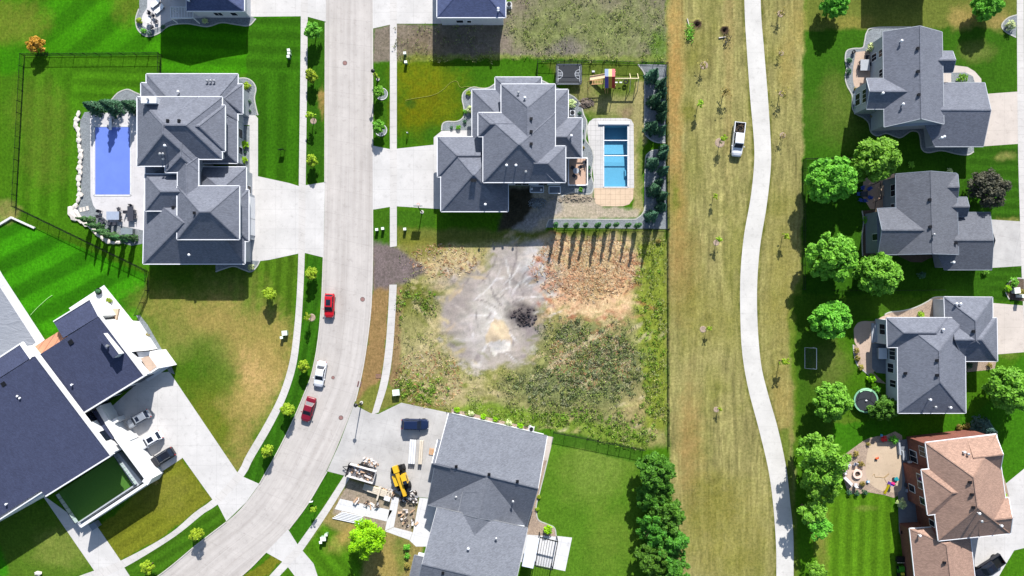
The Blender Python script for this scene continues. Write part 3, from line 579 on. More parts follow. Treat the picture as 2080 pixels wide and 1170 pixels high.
sheet("driveway", [(757, -120), (900, -120), (900, 48), (806, 48), (792, 50), (757, 58)], M['drive'], .010, "white driveway at the top middle house")
sheet("driveway", [(757, 296), (793, 303), (806, 302), (881, 294), (881, 279), (897, 266), (975, 263), (975, 425), (885, 424), (806, 419), (793, 420), (757, 426)], M['drive'], .010, "white driveway of the central house")
sheet("driveway", [(344, 755), (481, 958), (493, 968), (527, 983), (500, 1020), (460, 1059), (442, 1024), (431, 1014), (371, 930), (312, 969), (270, 905), (200, 850), (300, 760)], M['drive'], .010, "long white driveway of the modern house")
sheet("driveway", [(719, 822), (752, 839), (768, 841), (815, 818), (915, 839), (895, 905), (880, 1012), (852, 1010), (815, 1007), (797, 997), (762, 986), (711, 970), (700, 966), (664, 957), (690, 900)], M['drive_old'], .010, "worn concrete driveway of the house being repaired")
sheet("driveway", [(585, 1075), (604, 1105), (614, 1118), (637, 1145), (655, 1200), (610, 1240), (600, 1172), (585, 1152), (572, 1140), (540, 1122)], M['drive'], .011, "white driveway at the bottom edge")
sheet("driveway", [(1985, 192), (2068, 186), (2070, 292), (1985, 298)], M['drive_warm'], .010, "driveway of the top right house")
sheet("driveway", [(2000, 445), (2078, 450), (2078, 540), (2000, 545)], M['drive_old'], .011, "stained driveway of the house behind the maples")
sheet("driveway", [(2000, 614), (2095, 622), (2095, 714), (2000, 722)], M['drive_warm'], .010, "warm toned driveway of the hip roofed house")
sheet("driveway", [(2040, 985), (2095, 940), (2300, 900), (2300, 1060), (2060, 1118), (2035, 1160), (1990, 1240), (1950, 1240), (1950, 1060), (2030, 1050)], M['drive'], .010, "pale driveway of the brick house")
sheet("walkway", [(490, 232), (517, 232), (524, 240), (524, 358), (507, 358), (507, 254), (490, 254)], M['drive'], .013, "white entry walk of the house with the covered pool")
sheet("walkway", [(84, 1003), (163, 1060), (198, 1070), (246, 1140), (252, 1152), (265, 1172), (240, 1190), (192, 1160)], M['drive'], .013, "straight front walk of the modern house")
for q, lb in (([(691, 1013), (797, 1037), (785, 1059), (680, 1034)], "new white slab walk towards the street"), ([(797, 1008), (811, 1011), (800, 1070), (781.8, 1078)], "narrow white slab walk between dirt beds"),
              ([(782, 1079), (800, 1071), (838, 1081), (832, 1097)], "short white slab walk to the porch"), ([(852, 1011), (890, 1014), (868, 1110), (845, 1110), (832, 1098), (839, 1080)], "bright white slab walk along the house front")): sheet("walkway", q, M['white_conc'], .014, lb)
sheet("pool_deck", [(183, 240), (188, 231), (195, 229), (300, 229), (300, 470), (262, 462), (240, 458), (218, 448), (203, 436), (190, 418), (184, 398)], M['deckconc'], .022, "white concrete pool deck")
sheet("pool_deck", [(1207, 382), (1287, 382), (1286, 404), (1278, 415), (1265, 419), (1222, 419), (1210, 414), (1207, 404)], M['paver_tan'], .024, "sandy pavers at the shallow end of the pool")
sheet("pool_deck", [(1193, 256), (1197, 247), (1205, 241), (1215, 240), (1225.4, 240), (1225.4, 381.8), (1207, 381.8), (1206, 366), (1204, 345), (1205, 320), (1201, 302), (1196, 290), (1193, 270)], M['paver'], .024, "pale pavers west of the blue pool")
sheet("pool_deck", [(1225.6, 240), (1272, 240), (1282, 243), (1287, 252), (1288, 381.8), (1276, 381.8), (1276, 253.6), (1225.6, 253.6)], M['paver'], .025, "pale pavers around the deep end of the blue pool")
sheet("patio", [(1738, 106), (1764, 104), (1797, 112), (1797, 165), (1762, 176), (1738, 180), (1732, 150)], M['tan_patio'], .030, "tan patio behind the top right house", smooth=3)
sheet("patio", [(1754, 362), (1822, 352), (1822, 425), (1768, 425), (1752, 400)], M['wood_tan'], .030, "pinkish paved patio under the maples")
sheet("patio", [(1734, 668), (1742, 656), (1756, 652), (1775, 652), (1800, 640), (1812, 650), (1800, 700), (1772, 760), (1750, 742), (1746, 712), (1736, 695)], M['tan_patio'], .030, "rounded pink patio of the hip roofed house", smooth=3)
sheet("patio", [(1764, 908), (1775, 900), (1824, 898), (1828, 905), (1832, 960), (1830, 995), (1812, 1000), (1790, 997), (1770, 985), (1759, 965), (1759, 935)], M['beige_patio'], .034, "beige sport court patio of the brick house", smooth=3)
sheet("patio", [(1800, 900), (1875, 885), (1990, 878), (2020, 868), (2000, 882), (1890, 900), (1890, 1010), (1845, 1130), (1826, 1080), (1824, 1000)], M['slate_patio'], .026, "grey paving at the back wall of the brick house")
sheet("patio", [(1707, 930), (1740, 905), (1765, 890), (1800, 884), (1832, 884), (1832, 1002), (1795, 1005), (1765, 1000), (1722, 1000)], M['gravel_tan'], .020, "tan gravel around the sport court", smooth=2)
sheet("patio", [(1086, 880), (1124, 888), (1112, 940), (1095, 935)], M['drive_warm'], .013, "narrow concrete strip beside the east wall")
sheet("patio", [(1052, 1080), (1162, 1092), (1148, 1160), (1052, 1140)], M['white_conc'], .014, "white slab patio under the pergola")
sheet("patio", [(140, 626), (211.5, 579), (345, 745), (300, 775), (230, 720)], M['stucco'], .03, "white rear patio of the modern house")
sheet("patio", [(-200, 640), (-20, 515), (6, 560), (91, 690), (40, 730), (-200, 900)], M['white_conc'], .012, "white concrete border of the covered pool at the left edge")
sheet("gravel_strip", [(284, 640), (300, 660), (345, 738), (355, 760), (344, 757), (276, 640)], M['gravel'], .011, "grey gravel strip along the modern house")
sheet("patio", [(300, -40), (352, -40), (420, -40), (420, 36), (352, 40), (338, 46), (328, 53), (316, 59), (302, 60), (291, 53), (286, 42), (291, 28), (299, 16)], M['deckconc'], .026, "round ended patio in the shade at the top left")
def bed(pts, label, edge=None, mat='gravel', name="planting_bed", z=.018):
    o = sheet(name, pts, M[mat], z, label)
    if edge: kerbline("bed_edging", edge, None, .2, .05, M['edging'], o, 5)
    return o
b_ = [(224, 206), (238, 190), (252, 183), (262, 182), (275, 188), (290, 194)]; bed(b_ + [(300, 194), (300, 232), (220, 232)], "gravel bed behind the evergreen trees", b_)
b_ = [(482, 159), (500, 159), (513, 166), (520, 180), (517, 200), (521, 222), (524, 234)]; bed(b_ + [(490, 234), (470, 230), (470, 160)], "gravel bed at the north east corner of the pool house", b_)
bed([(480, 256), (507, 256), (507, 357), (480, 357)], "gravel bed along the entry walk")
b_ = [(146, 432), (160, 420), (166, 400), (160, 300), (163, 245), (172, 228)]; bed(b_ + [(190, 226), (184, 240), (184, 398), (190, 418), (203, 436), (218, 448), (240, 458), (262, 462), (300, 468), (300, 493), (268, 499), (240, 492), (206, 470), (172, 444)], "gravel bed between the boulders and the pool deck")
b_ = [(438, 552), (455, 546), (475, 541), (495, 548), (510, 552), (522, 541), (528, 530)]; bed(b_ + [(480, 528), (438, 528)], "gravel bed at the driveway corner", b_)
b_ = [(897, 265), (899, 252), (907.7, 247), (925, 247), (936.5, 242.7), (943, 233), (942, 217.7), (939, 202), (941, 189), (950, 181), (961.5, 177), (977, 179), (990, 179), (1000, 174), (1010, 166)]; bed(b_ + [(1020, 200), (985, 264)], "wavy gravel bed west of the central house", b_)
b_ = [(1090, 158), (1102, 164), (1155, 191), (1169, 199.5), (1180, 214), (1185.6, 233), (1192, 248.5), (1190, 273.5), (1190, 285), (1201, 301), (1206, 319), (1202, 345), (1201.5, 359), (1206, 376), (1203, 389), (1196, 394), (1179, 393), (1162, 391), (1141, 398.5)]; bed(b_ + [(1130, 370), (1130, 330), (1090, 200)], "wavy gravel bed between the central house and the pool", b_)
b_ = [(1296, 131), (1307.7, 147), (1309.4, 161), (1309.6, 220), (1309.4, 267), (1314.5, 277.5), (1324, 285), (1336, 289.5), (1352, 290)]; bed(b_ + [(1354, 131)], "gravel bed of spruces north of the gap", b_)
b_ = [(1352, 305), (1327.6, 305), (1316, 312), (1311.6, 321), (1310, 360), (1310, 400), (1309.5, 422), (1305, 434), (1295, 442.5), (1284, 445.5), (1200, 445.5), (1124.4, 445.5), (1114, 449), (1109.4, 462)]; bed(b_ + [(1355.8, 465)], "L shaped gravel bed along the black fence", b_)
b_ = [(1850, 55), (1775, 56.4), (1760.5, 66), (1756, 84.6), (1752, 97), (1732, 98.7), (1719.6, 104), (1716.8, 121), (1719.6, 138), (1716.8, 158), (1721, 175), (1731, 194.6), (1731, 217), (1738, 231), (1755, 240), (1764.7, 251), (1769, 268), (1781.6, 276), (1800, 271), (1819.7, 278), (1831, 279), (1850.7, 266.5), (1864.8, 269), (1869, 282), (1872, 302), (1884.6, 310), (1912.8, 306), (1943.8, 313), (1966, 314.4), (1978, 308)]; bed(b_ + [(1978, 290), (1900, 280), (1900, 60)], "long wavy gravel bed around the top right house", b_)
b_ = [(1912, 136), (1940, 133), (1965, 136), (1980, 145), (1993, 160), (1994, 172)]; bed([(1905, 134)] + b_ + [(1905, 172)], "kidney shaped walk and bed by the front porch", None, 'drive_warm'); sheet("planting_bed", [(1932, 148), (1960, 147), (1976, 155), (1980, 168), (1932, 168)], M['gravel'], .022, "gravel bed beside the front porch")
b_ = [(1752, 520), (1751, 480), (1754, 450), (1751, 428)]; bed([(1790, 425), (1751, 428)] + b_[::-1] + [(1790, 520)], "narrow shaded bed behind the gable wall", b_, 'mulch')
bed([(1824, 520), (1850, 532), (1872, 533), (1890, 524), (1922, 520), (1922, 510), (1824, 510)], "dark bed under the south eave", None, 'mulch')
b_ = [(1797, 639), (1808, 634), (1835, 631), (1862.6, 623), (1884.5, 612), (1898, 604), (1925, 603)]; bed(b_ + [(1925, 660), (1797, 660)], "curved tan bed north of the hip roofed house", b_, 'gravel_tan')
b_ = [(1733, 700), (1735, 720), (1742, 742), (1760, 758), (1775, 775)]; bed(b_ + [(1800, 780), (1772, 755), (1752, 738), (1748, 706)], "planting strip curving around the pink patio", b_, 'gravel_tan')
bed([(1950, 733), (2024, 733), (2020, 750), (2000, 752), (1965, 756)], "bed under the garage eave", None, 'gravel_tan')
b_ = [(2080, 566), (2066, 565), (2052, 571), (2044, 582), (2042, 592), (2050, 608)]; bed(b_ + [(2080, 612)], "curved bed of shrubs at the right edge", b_, 'mulch')
b_ = [(2066, 30), (2048, 36), (2036, 48), (2036, 58), (2048, 68), (2064, 76)]; bed(b_, "rock bed at the top right edge", b_, 'gravel')
bed([(918, 830), (1075, 868), (1070, 890), (912, 850)], "tan mulch bed of round shrubs along the north wall", None, 'gravel_tan')
b_ = [(1112, 935), (1104, 968), (1096, 1000), (1089, 1030), (1093, 1055), (1110, 1064), (1126, 1072), (1130, 1090)]; bed([(1080, 935)] + b_ + [(1060, 1085)], "narrow curving bed along the east wall", b_, 'gravel_tan')
bed([(1990, 955), (2036, 960), (2044, 985), (2050, 1010), (2020, 1010)], "bed beside the brick house front", None, 'gravel_tan')
bed([(283, -40), (283, 15), (276, 38), (279, 58), (290, 70), (302, 74), (322, 68), (345, 52), (380, 48), (420, 54), (450, 46), (480, 50), (505, 52), (520, 38), (500, 28), (430, 28), (360, -40)], "shaded gravel bed around the top left patio", [(282, 18), (276, 38), (279, 58), (290, 70), (302, 74), (322, 68), (345, 52), (380, 48), (420, 54), (450, 46), (480, 50), (505, 52), (520, 38)])
# blue pool: a real basin with water
x0, y0, x1, y1 = POOL; a, c = P(x0, y1), P(x1, y0); mb = MB()
def rectp(x0, y0, x1, y1): return [tuple(P(*q)[:2]) for q in ((x0, y1), (x1, y1), (x1, y0), (x0, y0))]
for q in ((a.x, a.y, c.x, a.y), (c.x, a.y, c.x, c.y), (c.x, c.y, a.x, c.y), (a.x, c.y, a.x, a.y)): mb.face([(q[0], q[1], -2.6), (q[2], q[3], -2.6), (q[2], q[3], .02), (q[0], q[1], .02)])
ys = [a.y, a.y + 2.0, a.y + 4.8, a.y + 7.6, c.y]; zs = [-.8, -1.0, -1.25, -1.8, -2.5]
for k in range(4): mb.face([(a.x, ys[k], zs[k]), (c.x, ys[k], zs[k]), (c.x, ys[k + 1], zs[k + 1]), (a.x, ys[k + 1], zs[k + 1])])
for k in range(3): mb.box((c.x - .3, a.y + 2.6 + .0, -.9 + .0), (.5 - .1 * k, 1.5 - .3 * k, .3 + .25 * k))
po = mb.build("pool_basin", plain("pool_plaster", (142, 186, 200), .6, .05)); tag(po, "pale blue pool basin", kind='structure')
m, t, b = newmat("pool_water"); tp = N(t, "ShaderNodeBsdfTransparent"); tp.inputs[0].default_value = (.52, .72, .82, 1); gl = N(t, "ShaderNodeBsdfGlossy"); gl.inputs["Roughness"].default_value = .05
fr = N(t, "ShaderNodeFresnel"); fr.inputs[0].default_value = 1.33; mx = N(t, "ShaderNodeMixShader")
bn = N(t, "ShaderNodeBump"); bn.inputs["Strength"].default_value = .15; t.links.new(noise(t, 3, 3, .5, coords(t)), bn.inputs["Height"]); t.links.new(bn.outputs[0], gl.inputs["Normal"])
t.links.new(fr.outputs[0], mx.inputs[0]); t.links.new(tp.outputs[0], mx.inputs[1]); t.links.new(gl.outputs[0], mx.inputs[2]); t.links.new(mx.outputs[0], t.nodes["Material Output"].inputs[0])
mb = MB(); mb.face([(a.x + .01, a.y + .01, -.1), (c.x - .01, a.y + .01, -.1), (c.x - .01, c.y - .01, -.1), (a.x + .01, c.y - .01, -.1)]); wo = mb.build("pool_water", m); tag(wo, "clear blue pool water", kind='structure')
# ------------------------------------------------------------------ houses
def bar(mb, a, b_, wd, h, lift=0.0):             # straight board between two points, wd wide, from z-h to z
    a, b_ = Vector(a), Vector(b_); d = (b_ - a); s_ = Vector((-d.y, d.x, 0))
    if s_.length < 1e-6: return
    s_ = s_.normalized() * wd / 2; n = len(mb.v); u_ = Vector((0, 0, lift))
    for q in (a, b_):
        for o_, z in ((s_, 0), (-s_, 0), (-s_, -h), (s_, -h)): r = q + o_ + Vector((0, 0, z)) + u_; mb.v.append(tuple(r))
    for k in range(4): l = (k + 1) % 4; mb.f.append((n + k, n + l, n + 4 + l, n + 4 + k))
    mb.f += [(n, n + 3, n + 2, n + 1), (n + 4, n + 5, n + 6, n + 7)]
def inset(q, d):
    out = []
    for i in range(4):
        v = Vector(q[i]); a = (Vector(q[i - 1]) - v).normalized(); c = (Vector(q[(i + 1) % 4]) - v).normalized(); out.append(v + (a + c) * d)
    return out
SIDE = {'N': (0, 1), 'E': (1, 2), 'S': (3, 2), 'W': (0, 3)}
def window(mb_f, mb_p, a, b_, nrm, t, z0, wd, ht, cols=1):
    d = (b_ - a).normalized(); c = a + (b_ - a) * t; th = math.atan2(d.y, d.x)
    mb_f.box((c.x + nrm.x * .03, c.y + nrm.y * .03, z0 + ht / 2), (wd + .2, .1, ht + .2), th)
    for k in range(cols):
        w_ = (wd - .08 * (cols - 1)) / cols; o_ = -wd / 2 + w_ / 2 + k * (w_ + .08)
        mb_p.box((c.x + d.x * o_ + nrm.x * .07, c.y + d.y * o_ + nrm.y * .07, z0 + ht / 2), (w_, .06, ht), th)
def house(name, label, cat, base, blocks, roof, wall, trim=None, gw=.13, vents=(), pipes=(), wins=(), doors=(), group=None, over=.42):
    root = thing(name, label, cat, P(*base), 0, group); rm, fm, wm = MB(), MB(), MB(); W = []; planes = []
    for i, B in enumerate(blocks):
        ax, he, hr, q, r, g = B; j = i * .007; he += j; hr += j
        q = [P(x, y, he) for x, y in q]; r = [P(x, y, hr) for x, y in r]
        nw, ne, se, sw = q; ra, rb = r
        if ax == 'x': fs = {'N': [nw, ne, rb, ra], 'S': [se, sw, ra, rb], 'W': [sw, nw, ra], 'E': [ne, se, rb]}
        else: fs = {'N': [nw, ne, ra], 'S': [se, sw, rb], 'W': [sw, nw, ra, rb], 'E': [ne, se, rb, ra]}
        wq = inset(q, over + .011 * i); pl = []
        for k, f in fs.items():
            a, c = q[SIDE[k][0]], q[SIDE[k][1]]; n_ = Vector((c.y - a.y, a.x - c.x, 0)).normalized()
            cen = (nw + ne + se + sw) / 4
            if (a - cen).dot(n_) < 0: n_ = -n_
            if k in g:
                e = ra if k in 'NW' else rb
                for s0 in (a, c): bar(fm, s0 + n_ * .02, e + n_ * .02, gw, .2, .02)
                wa, wc = wq[SIDE[k][0]], wq[SIDE[k][1]]; t_ = e - n_ * (over + .011 * i)
                # gable wall up to the roof
                mz = he - .12; d_ = (wc - wa); tt = max(.05, min(.95, (t_ - wa).dot(d_) / d_.dot(d_))); top = wa + d_ * tt
                wm.face([(wa.x, wa.y, mz), (wc.x, wc.y, mz), (top.x, top.y, hr - .18)])
            else:
                rm.face(f); m_ = (f[1] - f[0]).cross(f[-1] - f[0]); m_ = m_ if m_.z > 0 else -m_
                pl.append((f[0], m_))
                o_ = n_ * (gw / 2); bar(fm, a + o_, c + o_, gw, .2, .03)
        bar(rm, ra, rb, .22, .05, .035)
        for k, (c1, e) in enumerate(zip(q, (ra, ra if ax == 'y' else rb, rb, rb if ax == 'y' else ra) if ax == 'x' else (ra, ra, rb, rb))):
            pass
        hips = ((nw, ra, 'W', 'N'), (sw, ra, 'W', 'S'), (ne, rb, 'E', 'N'), (se, rb, 'E', 'S')) if ax == 'x' else ((nw, ra, 'N', 'W'), (ne, ra, 'N', 'E'), (sw, rb, 'S', 'W'), (se, rb, 'S', 'E'))
        for c1, e, s1, s2 in hips:
            if s1 not in g: bar(rm, c1, e, .2, .05, .03)
        fm.face([(p.x, p.y, he - .16) for p in q])
        wm.prism([(p.x, p.y) for p in wq], -.05, he - .17 - j * .3, cap=False)
        W.append((wq, he)); planes.append((q, pl))
    rt = rm.build('roof', roof, root, world=True); fm.build('fascia', trim or M['white'], root, world=True); wl = wm.build('wall', wall, root, world=True)
    def rz(px, py):
        z = 6.0
        for _ in range(6):
            p = P(px, py, z); best = None
            for q, pl in planes:
                ins = all(((q[(k + 1) % 4] - q[k]).x * (p.y - q[k].y) - (q[(k + 1) % 4] - q[k]).y * (p.x - q[k].x)) <= 0 for k in range(4))
                if ins and pl:
                    h = min(a.z - (m_.x * (p.x - a.x) + m_.y * (p.y - a.y)) / m_.z for a, m_ in pl); best = h if best is None else max(best, h)
            z = best if best is not None else z
        return P(px, py, z)
    for v in vents:
        p = rz(*v[:2]); mb = MB(); mb.box((p.x, p.y, p.z + .12), (.38, .38, .32)); mb.box((p.x, p.y, p.z + .3), (.5, .5, .06)); mb.build('roof_vent', M['dark_metal'], root, world=True)
    for v in pipes:
        p = rz(*v[:2]); mb = MB(); mb.lathe([(.09, -.2), (.09, .5), (.22, .52), (.24, .66), (.12, .76)], p, 10); mb.build('vent_pipe', M['grey_metal'] if len(v) < 3 else M['white'], root, world=True)
    for bi, sd_, lst in wins:
        wq, he = W[bi]; a, c = wq[SIDE[sd_][0]], wq[SIDE[sd_][1]]; n_ = Vector((c.y - a.y, a.x - c.x, 0)).normalized(); cen = sum((Vector(p) for p in wq), Vector()) / 4
        if (a - cen).dot(n_) < 0: n_ = -n_
        for L in lst:
            f_, p_ = MB(), MB(); window(f_, p_, a, c, n_, *L); fo = f_.build('window', M['white'], root, world=True); p_.build('pane', M['glass'], fo, world=True)
    for bi, sd_, lst in doors:
        wq, he = W[bi]; a, c = wq[SIDE[sd_][0]], wq[SIDE[sd_][1]]; n_ = Vector((c.y - a.y, a.x - c.x, 0)).normalized(); cen = sum((Vector(p) for p in wq), Vector()) / 4
        if (a - cen).dot(n_) < 0: n_ = -n_
        d = (c - a).normalized()
        for t_, wd in lst:
            p = a + (c - a) * t_ + n_ * .05; mb = MB()
            for k in range(4): mb.box((p.x, p.y, .32 + .6 * k), (wd, .08, .57), math.atan2(d.y, d.x))
            mb.build('garage_door', M['white'], root, world=True)
    root['rz'] = 0; del root['rz']
    return root, rz, W
def R(x0, y0, x1, y1): return [(x0, y0), (x1, y0), (x1, y1), (x0, y1)]
h2, rz2, _ = house('house', "slate blue hip roofed house with white gutters beside the covered blue pool", 'house', (400, 350), [
    ('x', 4.1, 6.7, R(297.5, 150.5, 483, 245), [(352, 212), (430, 212)], ''), ('x', 4.1, 5.4, R(286.7, 168.6, 360, 245), [(320, 200), (360, 200)], ''),
    ('x', 4.1, 5.5, R(410, 171, 493, 230.7), [(415, 199.5), (455, 199.5)], ''), ('y', 4.1, 6.3, R(385, 220, 482, 331), [(432, 262), (432, 286)], ''),
    ('y', 4.1, 6.4, R(396, 339.5, 500, 470), [(450, 384), (450, 420)], ''), ('x', 4.1, 8.0, [(294, 392), (498, 392), (497, 535.7), (291, 535.7)], [(372, 452), (430, 452)], ''),
    ('x', 4.1, 6.3, R(440, 385.5, 505, 490), [(448, 437), (455, 437)], ''), ('x', 4.1, 4.9, R(296, 318, 370, 362), [(330, 340), (365, 340)], ''), ('x', 5.8, 7.4, R(295, 354, 372, 428), [(326, 389), (372, 389)], ''),
    ('x', 7.0, 9.9, R(279.4, 197, 451, 323), [(336, 254), (378, 254)], ''), ('y', 7.0, 9.85, R(278.8, 197, 403, 337), [(331, 254), (331, 272)], ''),
    ('x', 7.0, 9.2, R(385, 214, 457, 307), [(390, 256), (404, 256)], ''), ('y', 7.0, 8.4, R(336, 285, 403, 350), [(369, 290), (367, 318)], ''),
    ('y', 7.0, 7.95, R(361, 318, 403, 440), [(379, 335), (379, 420)], ''), ('x', 7.0, 9.7, R(360, 378, 486, 486), [(405, 430), (426, 430)], '')],
    M['roof_blue'], M['wall_grey'], gw=.14, vents=[(342, 246), (365, 246), (353, 422), (396, 433)],
    pipes=[(365, 188, 1), (338, 297, 1), (335, 324), (387, 518, 1), (423, 166), (430, 166), (437, 166), (328, 314), (334, 314)],
    wins=[(5, 'S', [(.2, 1.0, 1.6, 1.5, 2), (.55, 1.0, 1.6, 1.5, 2), (.8, 1.0, 1.2, 1.5)]), (13, 'S', [(.3, 5.0, 1.4, 1.2, 2), (.7, 5.0, 1.4, 1.2, 2)]), (5, 'W', [(.5, .3, 2.4, 2.1, 3)]), (4, 'E', [(.3, 1.0, 1.2, 1.4)]), (3, 'E', [(.4, .9, 1.6, 1.6), (.75, .9, 1.2, 1.6)])], doors=[(6, 'E', [(.3, 4.0), (.72, 3.0)])])
p = rz2(311, 207); mb = MB(); mb.box((p.x, p.y, p.z + .4), (2.3, 1.0, 1.9)); mb.box((p.x, p.y, p.z + 1.4), (2.6, 1.2, .12)); c_ = mb.build('chimney', M['white'], h2, world=True)
mb = MB(); mb.lathe([(.16, 0), (.16, .3), (.24, .32), (.2, .42)], (p.x, p.y, p.z + 1.46), 10); mb.build('flue_cap', M['grey_metal'], c_, world=True)
h5, rz5, W5 = house('house', "central slate blue hip roofed house with its deck next to the swimming pool", 'house', (1030, 300), [
    ('x', 4.0, 5.4, R(1006, 157, 1099.5, 215), [(1036, 186), (1070, 186)], ''), ('y', 4.0, 6.2, R(959.2, 182, 1062, 330), [(1010, 232), (1010, 285)], ''),
    ('y', 4.0, 5.3, R(1095, 182, 1153.8, 290), [(1127, 210), (1127, 262)], ''), ('x', 4.0, 5.9, R(1105, 239.8, 1181.7, 320), [(1118, 277.5), (1151, 277.5)], ''),
    ('x', 4.0, 5.8, R(889, 278, 985, 359), [(928.5, 316), (975, 316)], ''), ('x', 4.0, 7.05, R(895.8, 278.3, 1032, 429.3), [(960.5, 355), (963.5, 355)], ''),
    ('y', 7.0, 9.5, R(1018.3, 171.2, 1127.5, 345), [(1072, 217.7), (1072, 305)], ''), ('x', 7.0, 8.2, R(971.5, 229, 1050, 277), [(996, 251.5), (1045, 251.5)], ''),
    ('x', 7.0, 8.8, R(1075, 297, 1148.6, 370), [(1085, 331.6), (1112.7, 331.6)], ''), ('x', 7.0, 10.3, R(981.5, 229.3, 1127.5, 370.2), [(1053, 293), (1056, 293)], '')],
    M['roof_blue'], M['wall_pale'], gw=.13, vents=[(1079, 242), (1079, 268), (1079, 293), (959, 367), (965, 367)],
    pipes=[(1066, 200, 1), (1029, 337, 1), (1048, 337, 1), (1068, 350), (1160, 277, 1), (986, 416, 1), (1053, 190)],
    wins=[(9, 'S', [(.2, 4.4, 1.4, 1.2, 2), (.45, 4.4, 1.8, 1.2, 2), (.2, 1.0, 2.2, 1.6, 2), (.55, 1.0, 2.4, 1.8, 2)]), (8, 'S', [(.6, 4.4, 1.4, 1.0, 2), (.4, .8, 1.6, 2.0)]), (3, 'S', [(.5, .3, 2.0, 2.1, 2)])],
    doors=[(4, 'W', [(.5, 3.0)]), (5, 'W', [(.7, 4.6)])])
h6, rz6, _ = house('house', "big grey gabled house under repair beside the yellow machine", 'house', (980, 1010), [
    ('x', 3.6, 7.4, [(911.3, 839.3), (1111.7, 885.9), (1069.4, 1071.4), (868, 1024.8)], [(884, 941), (1093, 992)], 'EW'),
    ('x', 5.4, 7.42, [(889, 893), (930, 902), (912, 988), (869.5, 979)], [(877.5, 941), (915, 950)], 'W'),
    ('y', 3.55, 7.36, [(897, 950), (1092, 994), (1070, 1071), (868.5, 1025.5)], [(990, 969), (970, 1052)], 'S'), ('y', 5.9, 7.34, [(940, 1000), (1012, 1016), (996, 1090), (924, 1074)], [(983, 1000), (963, 1092)], ''),
    ('x', 6.2, 9.7, [(887.6, 1031), (1072, 1073), (1016, 1306), (830, 1262)], [(857, 1146), (1046, 1190)], 'EW'),
    ('x', 3.0, 3.25, [(842, 1128), (866, 1134), (846, 1230), (820, 1224)], [(848, 1177), (852, 1178)], '')],
    M['roof_grey'], M['wall_pale'], M['grey_metal'], .1, vents=[(927, 947), (993.5, 963), (1051, 977), (900, 1163)], pipes=[(927, 1008), (951.5, 1112, 1), (1008, 1092), (1042, 1017)],
    wins=[(0, 'E', [(.35, 1.0, 1.8, 1.4, 2), (.7, 1.0, 1.4, 1.4)]), (4, 'W', [(.25, 1.0, 1.6, 1.6)])], doors=[(0, 'W', [(.3, 4.8)])])
h7, rz7, W7 = house('house', "grey blue cross gabled house at the top right with a curved front walk", 'house', (1870, 180), [
    ('y', 5.2, 7.7, [(1793.5, 64.3), (1913.3, 64.9), (1917, 252), (1796, 258)], [(1869, 52.7), (1871.5, 241)], 'NS'),
    ('x', 5.2, 6.8, R(1760, 159.3, 1850, 221.4), [(1766.7, 185.5), (1853, 185.5)], 'W'), ('x', 4.4, 5.7, R(1890, 104.3, 1935.5, 146.6), [(1886, 121.8), (1941.5, 121.8)], 'E'),
    ('x', 3.4, 5.5, [(1885, 168.4), (2000.5, 168.4), (1997.4, 297.5), (1899, 297.5)], [(1865, 222.8), (2013, 223.4)], 'E')],
    M['roof_blue'], M['wall_grey'], M['wall_grey'], .1, vents=[(1863, 99), (1863, 146), (1865, 193), (1935, 227), (1955, 227), (1975, 227), (1995, 227)], pipes=[(1828, 85, 1), (1831, 213, 1), (1790, 191, 1), (1914, 279, 1), (1909, 281, 1)],
    wins=[(0, 'W', [(.18, 3.2, 1.2, 1.3, 2), (.18, .8, 1.2, 1.5, 2), (.42, 3.2, 1.8, 1.2, 3)]), (1, 'W', [(.5, 3.2, 2.2, 1.5, 3), (.5, .7, 2.0, 1.5, 2)])], doors=[(3, 'E', [(.35, 4.8), (.75, 2.6)])])
h8, rz8, W8 = house('house', "charcoal cross gabled house behind the four round maples", 'house', (1900, 450), [
    ('y', 5.0, 7.4, [(1819.4, 353.2), (1942.6, 351.8), (1947, 517), (1821, 517)], [(1890.5, 347.6), (1894.7, 515.3)], 'NS'),
    ('x', 5.0, 5.9, R(1905, 354, 1945.5, 402), [(1912, 380), (1948, 380)], 'E'), ('x', 5.0, 6.9, [(1782, 423.7), (1860, 420), (1860, 516.8), (1783.5, 516.8)], [(1791.8, 467.4), (1882, 467.4)], 'W'),
    ('x', 4.3, 5.5, R(1915, 400.6, 1964, 440), [(1906, 420), (1968.9, 420)], 'E'), ('x', 3.4, 5.4, [(1895, 431.6), (2011.2, 431.6), (2014.6, 547.8), (1918.7, 547.8)], [(1892, 488), (2018, 488)], 'E')],
    M['roof_char'], M['wall_slate'], M['wall_slate'], .1, vents=[(1887, 406), (1888, 461), (1940, 494), (1978, 494)], pipes=[(1949, 471.5, 1), (1933, 533, 1), (1938, 533, 1), (1894, 477)],
    wins=[(0, 'W', [(.17, 2.8, 2.0, 1.5, 2), (.38, 2.8, .8, 1.0)]), (2, 'W', [(.62, 2.6, 1.1, 1.6)])], doors=[(4, 'E', [(.5, 5.0)])])
